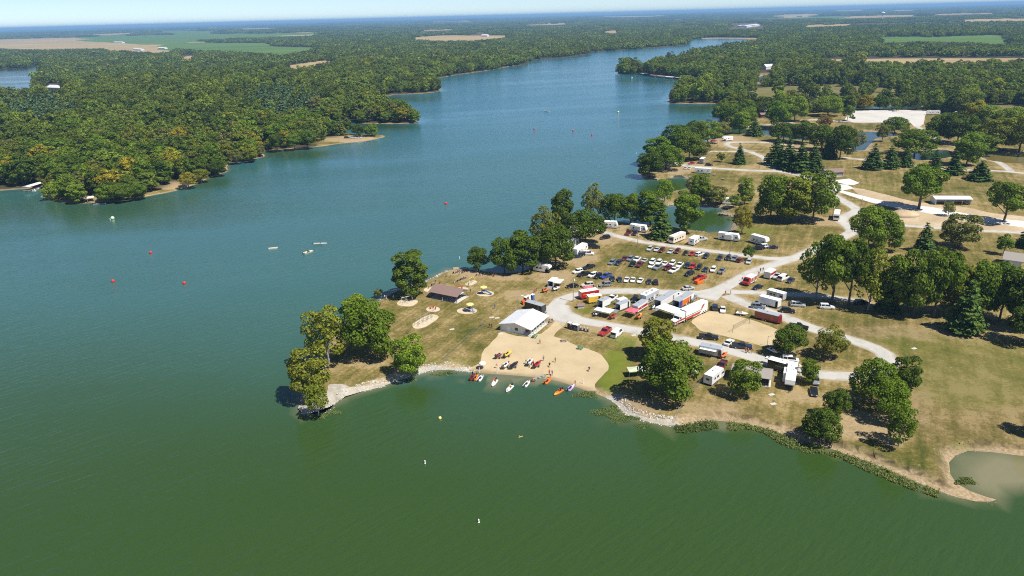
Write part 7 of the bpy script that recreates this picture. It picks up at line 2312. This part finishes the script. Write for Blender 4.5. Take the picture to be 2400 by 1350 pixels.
# ------------------------------------------------------------------ people
PG = 'people at the beach and pits'
for x, y, pose, top, bot, l in [
    (1265.5, 806, 'walk', 'maroon', 'black', 'person in a maroon shirt walking on the upper sand'), (1301.5, 849, 'stand', 'grey', 'black', 'person in grey standing on the sand right of the red boat'), (1288, 858.5, 'sit', 'black', 'red', 'person in black sitting on the sand'),
    (1287.5, 879, 'stand', 'red', 'navy', 'person in red standing at the waterline'), (1294.5, 879.5, 'stand', 'grey', 'denim', 'person in grey beside the one in red at the waterline'), (1290, 886, 'bend', 'red', 'tan', 'person in red bending over the orange boat'),
    (1348, 903, 'stand', 'orange', 'orange', 'person in orange overalls beside the purple boat'), (1381, 868.5, 'sit', 'navy', 'grey', 'person in navy sitting alone on the right of the sand'), (1233, 853, 'stand', 'black', 'tan', 'person in black left of the white boat on the sand'), (1241, 861, 'bend', 'white', 'black', 'person in white bending at the stern of the white boat'),
    (1236, 856, 'crouch', 'maroon', 'black', 'person crouching left of the white boat on the sand'), (1250, 857, 'stand', 'red', 'black', 'person in red between the white and the red boats on the sand'), (1274, 846, 'stand', 'grey', 'denim', 'person in grey at the bow of the red boat on the sand'), (1191, 858, 'bend', 'pink', 'black', 'person in pink leaning over the maroon boat'),
    (1172, 838, 'stand', 'black', 'denim', 'person standing beside the small dark red boat'), (1179, 839, 'crouch', 'maroon', 'black', 'person crouching at the yellow boat'), (1166, 863, 'bend', 'red', 'white', 'person in red bending near the white posts'), (1175, 863, 'sit', 'green', 'tan', 'person in green sitting near the white posts'),
    (1288, 757, 'stand', 'maroon', 'black', 'left of two people standing right of the beach house'), (1294, 757, 'stand', 'maroon', 'denim', 'right of two people standing right of the beach house'), (1286, 760, 'sit', 'navy', 'black', 'seated person beside the two standing right of the beach house'), (1276, 758, 'walk', 'maroon', 'black', 'person walking at the corner of the porch'),
    (1147, 768, 'stand', 'black', 'black', 'person in black left of the beach house'), (1153, 769, 'stand', 'red', 'black', 'person in red left of the beach house'), (1130, 764, 'stand', 'grey', 'blue', 'person in grey at the fence corner'),
    (1391, 677, 'stand', 'black', 'black', 'person in black on the loop road behind the food trailer'), (1400, 677, 'walk', 'white', 'white', 'person in white on the loop road with a bicycle'), (1413, 678, 'walk', 'black', 'tan', 'person in dark clothes walking the loop road'), (1416, 674, 'stand', 'black', 'denim', 'second person in dark clothes on the loop road by the grey suv'),
    (1613, 686, 'walk', 'green', 'black', 'person in green walking at the junction left of the lorry'), (1700, 691, 'stand', 'red', 'red', 'left person in red at the junction'), (1712, 690, 'stand', 'red', 'red', 'right person in red at the junction'), (1739, 659, 'stand', 'black', 'tan', 'person in black at the nose of the fire engine'),
    (1778, 646, 'stand', 'red', 'black', 'person in red left of the red food trailer'), (1782, 638, 'stand', 'black', 'black', 'person in black on the road behind the red food trailer'), (1788, 636, 'stand', 'black', 'denim', 'second person in black on the road behind the red food trailer'), (1793, 653, 'stand', 'pink', 'denim', 'person in pink at the serving side of the red food trailer'),
    (1691, 646, 'stand', 'red', 'black', 'person in red on the grass near the right end of the car rows'), (1656, 644, 'stand', 'black', 'black', 'person in black right of the bright red pickup'), (1747, 826, 'stand', 'red', 'black', 'person with a red top on the loop road by the dark blue pickup'), (1753, 827, 'sit', 'maroon', 'black', 'person on a small vehicle on the loop road'), (1762, 828, 'stand', 'black', 'denim', 'person in black on the loop road right of the small vehicle'),
    (1254, 687, 'stand', 'red', 'navy', 'person in red on the grass behind the blue toilet'), (1250, 688, 'stand', 'navy', 'black', 'person in navy behind the blue toilet'), (1257, 684, 'walk', 'maroon', 'black', 'person in maroon walking behind the toilets'), (1160, 724, 'stand', 'blue', 'denim', 'person in blue on the lawn left of the lamp'), (1103, 686, 'stand', 'black', 'black', 'person in black right of the brown-roofed shelter'), (1098, 672, 'stand', 'blue', 'grey', 'person in blue behind the shelter by the far pit'),
    (1037, 707, 'stand', 'grey', 'white', 'person in grey in front of the shelter'), (1071, 707, 'stand', 'blue', 'denim', 'person in blue at the right corner of the shelter'), (957, 782, 'stand', 'blue', 'black', 'person in blue beside the light green tree'), (922, 700, 'sit', 'white', 'navy', 'person in white sitting near the lone tall tree'), (906, 702, 'stand', 'grey', 'white', 'left person of a pair by the stony bank'), (902, 701, 'stand', 'white', 'red', 'right person of a pair by the stony bank'), (1014, 687, 'stand', 'navy', 'denim', 'person at the left end of the shelter'), (1466, 620, 'crouch', 'navy', 'black', 'motorcyclist between the left cars of the broken row'),
    (1427, 716, 'stand', 'tan', 'denim', 'person between the small trailers in the pits'), (1608, 722, 'stand', 'white', 'denim', 'person in white between the orange trailer and the lorry'), (1600, 727, 'stand', 'pink', 'black', 'person in pink between the orange trailer and the lorry'), (1613, 713, 'stand', 'red', 'denim', 'person in red by the door of the orange trailer'), (1571, 742, 'stand', 'white', 'denim', 'person in white under the large flat awning')]:
    add_person(x, y, pose, top, bot, l, PG)
for k, off, pose, top, l in [(1, .3, 'stand', 'black', 'man in black standing on the dark red boat'), (3, -.5, 'sit', 'orange', 'person in an orange vest in the white long-bowed boat'), (3, -1.4, 'stand', 'black', 'person in black wading behind the white long-bowed boat'), (4, -.6, 'sit', 'yellow', 'driver with a yellow top in the pink boat'), (7, -.4, 'crouch', 'red', 'driver in red in the orange and yellow boat'), (7, -1.3, 'stand', 'maroon', 'second person at the stern of the orange and yellow boat'), (0, 1.0, 'stand', 'navy', 'person holding the bow of the leftmost orange boat')]:
    m, hd = BPOS[k]
    q = Vector((m.x + math.cos(hd) * off, m.y + math.sin(hd) * off, 0))
    add_person(0, 0, pose, top, 'black', l, PG, hd, loc=q, z=.28 if pose != 'stand' or k == 1 else -.45)

# spectators on folding chairs along the shore
def chair(x, y, rz, colour, label):
    e = thing('folding_chair', label, 'chair', P(x, y), rz, 'folding chairs of the spectators')
    fr = proto('fch', lambda: MB().tube((.25, -.27, 0), (-.2, -.27, .5), .015, 5).tube((.25, .27, 0), (-.2, .27, .5), .015, 5).tube((-.25, -.27, 0), (.22, -.27, .42), .015, 5).tube((-.25, .27, 0), (.22, .27, .42), .015, 5).tube((-.2, -.27, .42), (-.35, -.27, .92), .015, 5).tube((-.2, .27, .42), (-.35, .27, .92), .015, 5).mesh('frame', [STEEL]))
    mesh_obj('frame', fr, e)
    for n, me in (('seat', proto('fcs', lambda: MB().box(-.22, .25, -.26, .26, .40, .43).mesh('seat', [PLASTIC['blue']]))), ('backrest', proto('fcb', lambda: MB().loft([[(-.22, -.26, .45), (-.22, .26, .45), (-.19, .26, .45), (-.19, -.26, .45)], [(-.36, -.26, .92), (-.36, .26, .92), (-.33, .26, .92), (-.33, -.26, .92)]]).mesh('backrest', [PLASTIC['blue']])))):
        o = mesh_obj(n, me, e)
        o.material_slots[0].link = 'OBJECT'; o.material_slots[0].material = CLOTH[colour]


rows_ = {'long row behind the shelter': [(1065 + 3.6 * k, 664 - 1.5 * k) for k in range(9)], 'cluster nearest the stony shore': [(1063, 642), (1068, 641), (1073, 640), (1078, 643), (1083, 641), (1088, 640), (1076, 637), (1081, 636)],
         'short group above the far pit': [(1117, 647), (1122, 647), (1127, 647), (1132, 647)], 'by the left end of the grove': [(1122, 638), (1127, 638), (1157, 649), (1092, 635), (1096, 634)], 'beside the lone tall tree': [(1012, 671), (1017, 669), (1021, 661), (1031, 665), (1005, 676), (1000, 673), (1055, 650), (1047, 648)]}
cols = ['red', 'black', 'navy', 'white', 'maroon', 'blue', 'grey', 'black']
look = head(1090, 655, 1040, 600)
for rn, ps in rows_.items():
    ps = sorted(ps)
    for k, (x, y) in enumerate(ps):
        c = cols[(k * 3 + len(rn)) % 8]
        chair(x, y, look + random.uniform(-.4, .4), c, f'{c} folding chair, {ordinal(k + 1)} from left, {rn}')
        if k % 2 == 0:
            t = cols[(k * 5 + 1 + len(rn)) % 8]
            q = P(x, y)
            add_person(0, 0, 'sit', t, 'black' if k % 3 else 'tan', f'spectator in {t} seated {ordinal(k // 2 + 1)} from left, {rn}', 'spectators on the shore', look, loc=q, z=q.z - .06)

# small beach things
e = thing('beach_umbrella', 'round cream umbrella at the left end of the sand', 'umbrella', P(1131, 864), 0)
mesh_obj('canopy', MB().lathe([(1.15, 1.7), (.9, 1.95), (.5, 2.1), (.03, 2.18)], n=14).mesh('canopy', [PLASTIC['white']], True), e)
mesh_obj('pole', MB().tube((0, 0, -.1), (0, 0, 2.1), .03).mesh('pole', [STEEL]), e)
for x, y, l in [(1123.5, 873, 'left white post at the edge of the swimming water'), (1164.5, 875, 'middle white post at the edge of the swimming water'), (1366, 899, 'right white post at the edge of the swimming water')]:
    e = thing('marker_post', l, 'post', P(x, y), 0, 'white posts at the beach')
    mesh_obj('pole', proto('mpp', lambda: MB().tube((0, 0, -.3), (0, 0, 1.5), .09, 8).mesh('pole', [PLASTIC['white']])), e)
    mesh_obj('cap', proto('mpc', lambda: MB().lathe([(.1, 1.5), (.06, 1.58), (.01, 1.6)], n=8).mesh('cap', [PLASTIC['white']])), e)


def mound(x, y, r, h, m, label, name='soil_mound', cat='mound'):
    q = P(x, y)
    rg = np.random.default_rng(int(x))
    b = MB()
    n = 16
    ringz = [(1.0, -.1), (.72, .45), (.4, .85), (.06, 1.0)]
    b.loft([[(r * k * math.cos(2 * math.pi * i / n) * rg.uniform(.85, 1.15) * 1.6, r * k * math.sin(2 * math.pi * i / n) * rg.uniform(.85, 1.15), z * h * rg.uniform(.8, 1.1) if z > 0 else z) for i in range(n)] for k, z in ringz])
    o = mesh_obj(name, b.mesh(name, [m], True))
    o.location = q
    tag(o, label, cat)


mound(2118, 504, 5, 2.6, SURF['dirt_ground'], 'heap of tan soil beside the new gravel road')
e = thing('brush_pile', 'low heap of cut branches in the car field', 'brush pile', P(1577, 665), 0)
for k in range(14):
    a_ = random.uniform(0, 6.28); x_, y_ = random.uniform(-2.2, 2.2), random.uniform(-1.0, 1.0); l_ = random.uniform(.7, 1.5)
    mesh_obj('branch', MB().tube((x_, y_, .05), (x_ + math.cos(a_) * l_, y_ + math.sin(a_) * l_, random.uniform(.1, .45)), .05, 5, 0, .02).mesh('branch', [BARK]), e)
for x, y, l in [(1190, 747, 'left flat stone cover left of the beach house'), (1165, 745.5, 'middle flat stone cover left of the beach house'), (1152, 744, 'right flat stone cover left of the beach house'), (1059, 772, 'round concrete cover on the lawn'), (1808, 925, 'upper concrete slab on the lawn below the restroom'), (1812, 947, 'lower concrete slab on the lawn below the restroom'), (1485, 786, 'pale round pad beside the white van'), (2142, 817, 'small round cover on the mown field'), (1173, 783, 'square mat on the sand corner')]:
    e = thing('concrete_cover', l, 'slab', P(x, y), .3, 'concrete covers and slabs', (.8, .8, 1))
    mesh_obj('slab', proto('slab', lambda: MB().box(-1.0, 1.0, -.55, .55, -.1, .10, 0, .03, .03).mesh('slab', [CONC])), e)
    mesh_obj('lid', proto('slabl', lambda: MB().lathe([(.3, .10), (.28, .14)], n=10).mesh('lid', [CONC])), e)

# ------------------------------------------------------------------ stones and plants along the shore
def shore_between(x0, x1, ymin=860):
    px = proj(LAKE, 0)
    k = np.where((px[:, 0] > x0) & (px[:, 0] < x1) & (px[:, 1] > ymin) & (np.arange(len(LAKE)) < len(LAKE) // 2))[0]
    return k


def outward(k):
    n = _nr[k]
    test = LAKE[k] + n * 1.5
    ins = in_poly(test, LAKE_OUT)
    return np.where(ins[:, None], -n, n)


def rubble(name, label, k, n_per, width, size, m, start=-.4):
    rg = np.random.default_rng(len(k))
    idx = rg.choice(k, len(k) * n_per)
    nr = outward(idx)
    t = np.column_stack([-nr[:, 1], nr[:, 0]])
    off = rg.uniform(start, width, len(idx))
    c = LAKE[idx] + nr * off[:, None] + t * rg.uniform(-1.6, 1.6, (len(idx), 1))
    z = gz_arr(c)
    z = np.where(in_poly(c, LAKE_OUT), -.05, z)
    b = MB()
    base = [(-1, -1, -.7), (1, -1, -.7), (1, 1, -.7), (-1, 1, -.7), (-.6, -.7, .7), (.7, -.6, .6), (.6, .7, .75), (-.7, .6, .6)]
    fs = [(0, 3, 2, 1), (4, 5, 6, 7), (0, 1, 5, 4), (1, 2, 6, 5), (2, 3, 7, 6), (3, 0, 4, 7)]
    for (x, y), zz in zip(c, z):
        s = size * rg.uniform(.5, 1.4); a = rg.uniform(0, 6.28); ca, sa = math.cos(a) * s, math.sin(a) * s
        jit = rg.uniform(.75, 1.25, (8, 3))
        b.add([(x + (p[0] * ca - p[1] * sa) * q[0], y + (p[0] * sa + p[1] * ca) * q[1], zz + p[2] * s * .6 * q[2]) for p, q in zip(base, jit)], fs)
    o = mesh_obj(name, b.mesh(name, [m]))
    tag(o, label, 'stones', kind='stuff')


ROCK = mat('limestone_rubble', (.56, .535, .48), .9, 0, .45, .5)
ROCK_D = mat('tan_bank_stones', (.34, .29, .22), .9, 0, .45, .5)
rubble('riprap', 'pale limestone rubble along the peninsula bank left of the beach', np.concatenate([shore_between(700, 1105, 860)]), 40, 2.8, .17, ROCK)
rubble('riprap', 'pale limestone rubble along the bank right of the beach', shore_between(1425, 1600, 900), 40, 2.8, .17, ROCK)
rubble('bank_stones', 'scattered stones along the eroded bank to the spit', shore_between(1600, 2340, 980), 9, 2.4, .11, ROCK_D)
kk = np.where((lambda p: (p[:, 0] > 880) & (p[:, 0] < 1085) & (p[:, 1] > 625) & (p[:, 1] < 705))(proj(LAKE, 0)))[0]
rubble('riprap', 'pale stones along the lake side of the picnic lawn', kk, 12, 2.0, .28, ROCK)
kk = np.where((lambda p: (p[:, 0] > 1500) & (p[:, 0] < 1725) & (p[:, 1] > 405) & (p[:, 1] < 552))(proj(LAKE, 0)))[0]
rubble('riprap', 'stones along the banks of the two narrow inlets', kk, 8, 2.0, .3, ROCK_D)


def water_plants(name, label, blobs, n_per, size, mats_, seed):
    rg = np.random.default_rng(seed)
    cs, ns = [], []
    for (x, y, rx, ry, hh) in blobs:
        n = int(n_per * rx * ry / 100)
        a = rg.uniform(0, 6.28, n); r = np.sqrt(rg.uniform(0, 1, n)) * (1 + .35 * np.sin(a * 3 + x) + .2 * np.sin(a * 7 + y))
        for px, py in zip(x + rx * r * np.cos(a), y + ry * r * np.sin(a)):
            q = unproj(px, py, .1)
            top = hh * rg.uniform(.15, 1.0)
            for k in range(3):
                cs.append((q[0] + rg.normal() * .18, q[1] + rg.normal() * .18, top * (k + 1) / 3))
                ns.append((rg.normal() * .5, rg.normal() * .5, 1))
    o = mesh_obj(name, quads_mesh(name, np.array(cs), np.array(ns), size, mats_, seed))
    tag(o, label, 'plants', kind='stuff')


WP = [mat_leaf('water_plant_leaves', [(.12, .165, .05), (.145, .18, .06)], .25)]
REED = [mat_leaf('reed_leaves', [(.105, .145, .032), (.14, .165, .045)], .25)]
water_plants('water_plants', 'low green water plants off the stony bank right of the beach', [(1375, 925, 26, 7, .25), (1425, 965, 30, 12, .2), (1460, 980, 36, 9, .2), (1505, 997, 16, 5, .2)], 300, .12, WP, 5)
water_plants('water_plants', 'sparse green water plants below the peninsula bank', [(1050, 873, 14, 4, .4), (1030, 877, 18, 3, .15), (960, 890, 18, 3, .12), (780, 966, 16, 5, .2), (745, 975, 20, 5, .3)], 260, .12, WP, 6)
def reed_belt(name, label, x0, x1, ymin, wmin, wmax, hh, n_per, seed, gap=.2):
    rg = np.random.default_rng(seed)
    k = shore_between(x0, x1, ymin)
    tip = np.argmin(((proj(LAKE, 0) - np.array([2333, 1169])) ** 2).sum(1))
    k = k[k > tip + 3]
    idx = rg.choice(k, len(k) * n_per)
    nr = -outward(idx)
    t = np.column_stack([-nr[:, 1], nr[:, 0]])
    base = LAKE[idx] + t * rg.uniform(-1.4, 1.4, (len(idx), 1))
    wd = wmin + (wmax - wmin) * np.clip(.5 + .9 * vnoise(base, 9, seed, 3), 0, 1)
    off = gap + wd * rg.uniform(0, 1, len(idx)) ** .8
    keep = vnoise(base + nr * off[:, None] * .5, 5, seed + 1, 2) > -.6
    c = (base + nr * off[:, None])[keep]
    hgt = (hh * (1 - .6 * off / (wd + gap)) * rg.uniform(.4, 1.1, len(idx)))[keep]
    cs = np.vstack([np.column_stack([c + rg.normal(size=c.shape) * .12, hgt * q]) for q in (.35, .7, 1.0)])
    ns = np.column_stack([rg.normal(size=(len(cs), 2)) * .55, np.ones(len(cs))])
    o = mesh_obj(name, quads_mesh(name, cs, ns, .14, REED, seed))
    tag(o, label, 'plants', kind='stuff')


reed_belt('reeds', 'tall green reed bed at the foot of the stony bank', 1592, 1676, 960, 2.0, 4.0, 1.0, 130, 7, 0)
reed_belt('reeds', 'long belt of reeds along the eroded bank to the spit', 1690, 2322, 980, 1.8, 5.0, .9, 170, 8, .4)
water_plants('reeds', 'small reed tuft inside the silty cove', [(2262, 1128, 20, 7, .5)], 300, .12, REED, 9)
# ------------------------------------------------------------------ air between here and the horizon
def haze_box():
    me = bpy.data.meshes.new('haze')
    x, y0, y1, z0, z1 = 47000, -500, 46500, -40, 130
    vs = [(-x, y0, z0), (x, y0, z0), (x, y1, z0), (-x, y1, z0), (-x, y0, z1), (x, y0, z1), (x, y1, z1), (-x, y1, z1)]
    me.from_pydata(vs, [], [(0, 3, 2, 1), (4, 5, 6, 7), (0, 1, 5, 4), (1, 2, 6, 5), (2, 3, 7, 6), (3, 0, 4, 7)])
    m = bpy.data.materials.new('haze_air')
    m.use_nodes = True
    nt = m.node_tree
    nt.nodes.remove(nt.nodes['Principled BSDF'])
    v = nt.nodes.new('ShaderNodeVolumePrincipled')
    v.inputs['Color'].default_value = (.34, .63, 1.0, 1)
    v.inputs['Density'].default_value = HAZE_DENSITY
    v.inputs['Anisotropy'].default_value = .0
    nt.links.new(v.outputs[0], nt.nodes['Material Output'].inputs['Volume'])
    me.materials.append(m)
    o = mesh_obj('haze', me)
    tag(o, kind='stuff')


HAZE_DENSITY = 8.0e-5
haze_box()
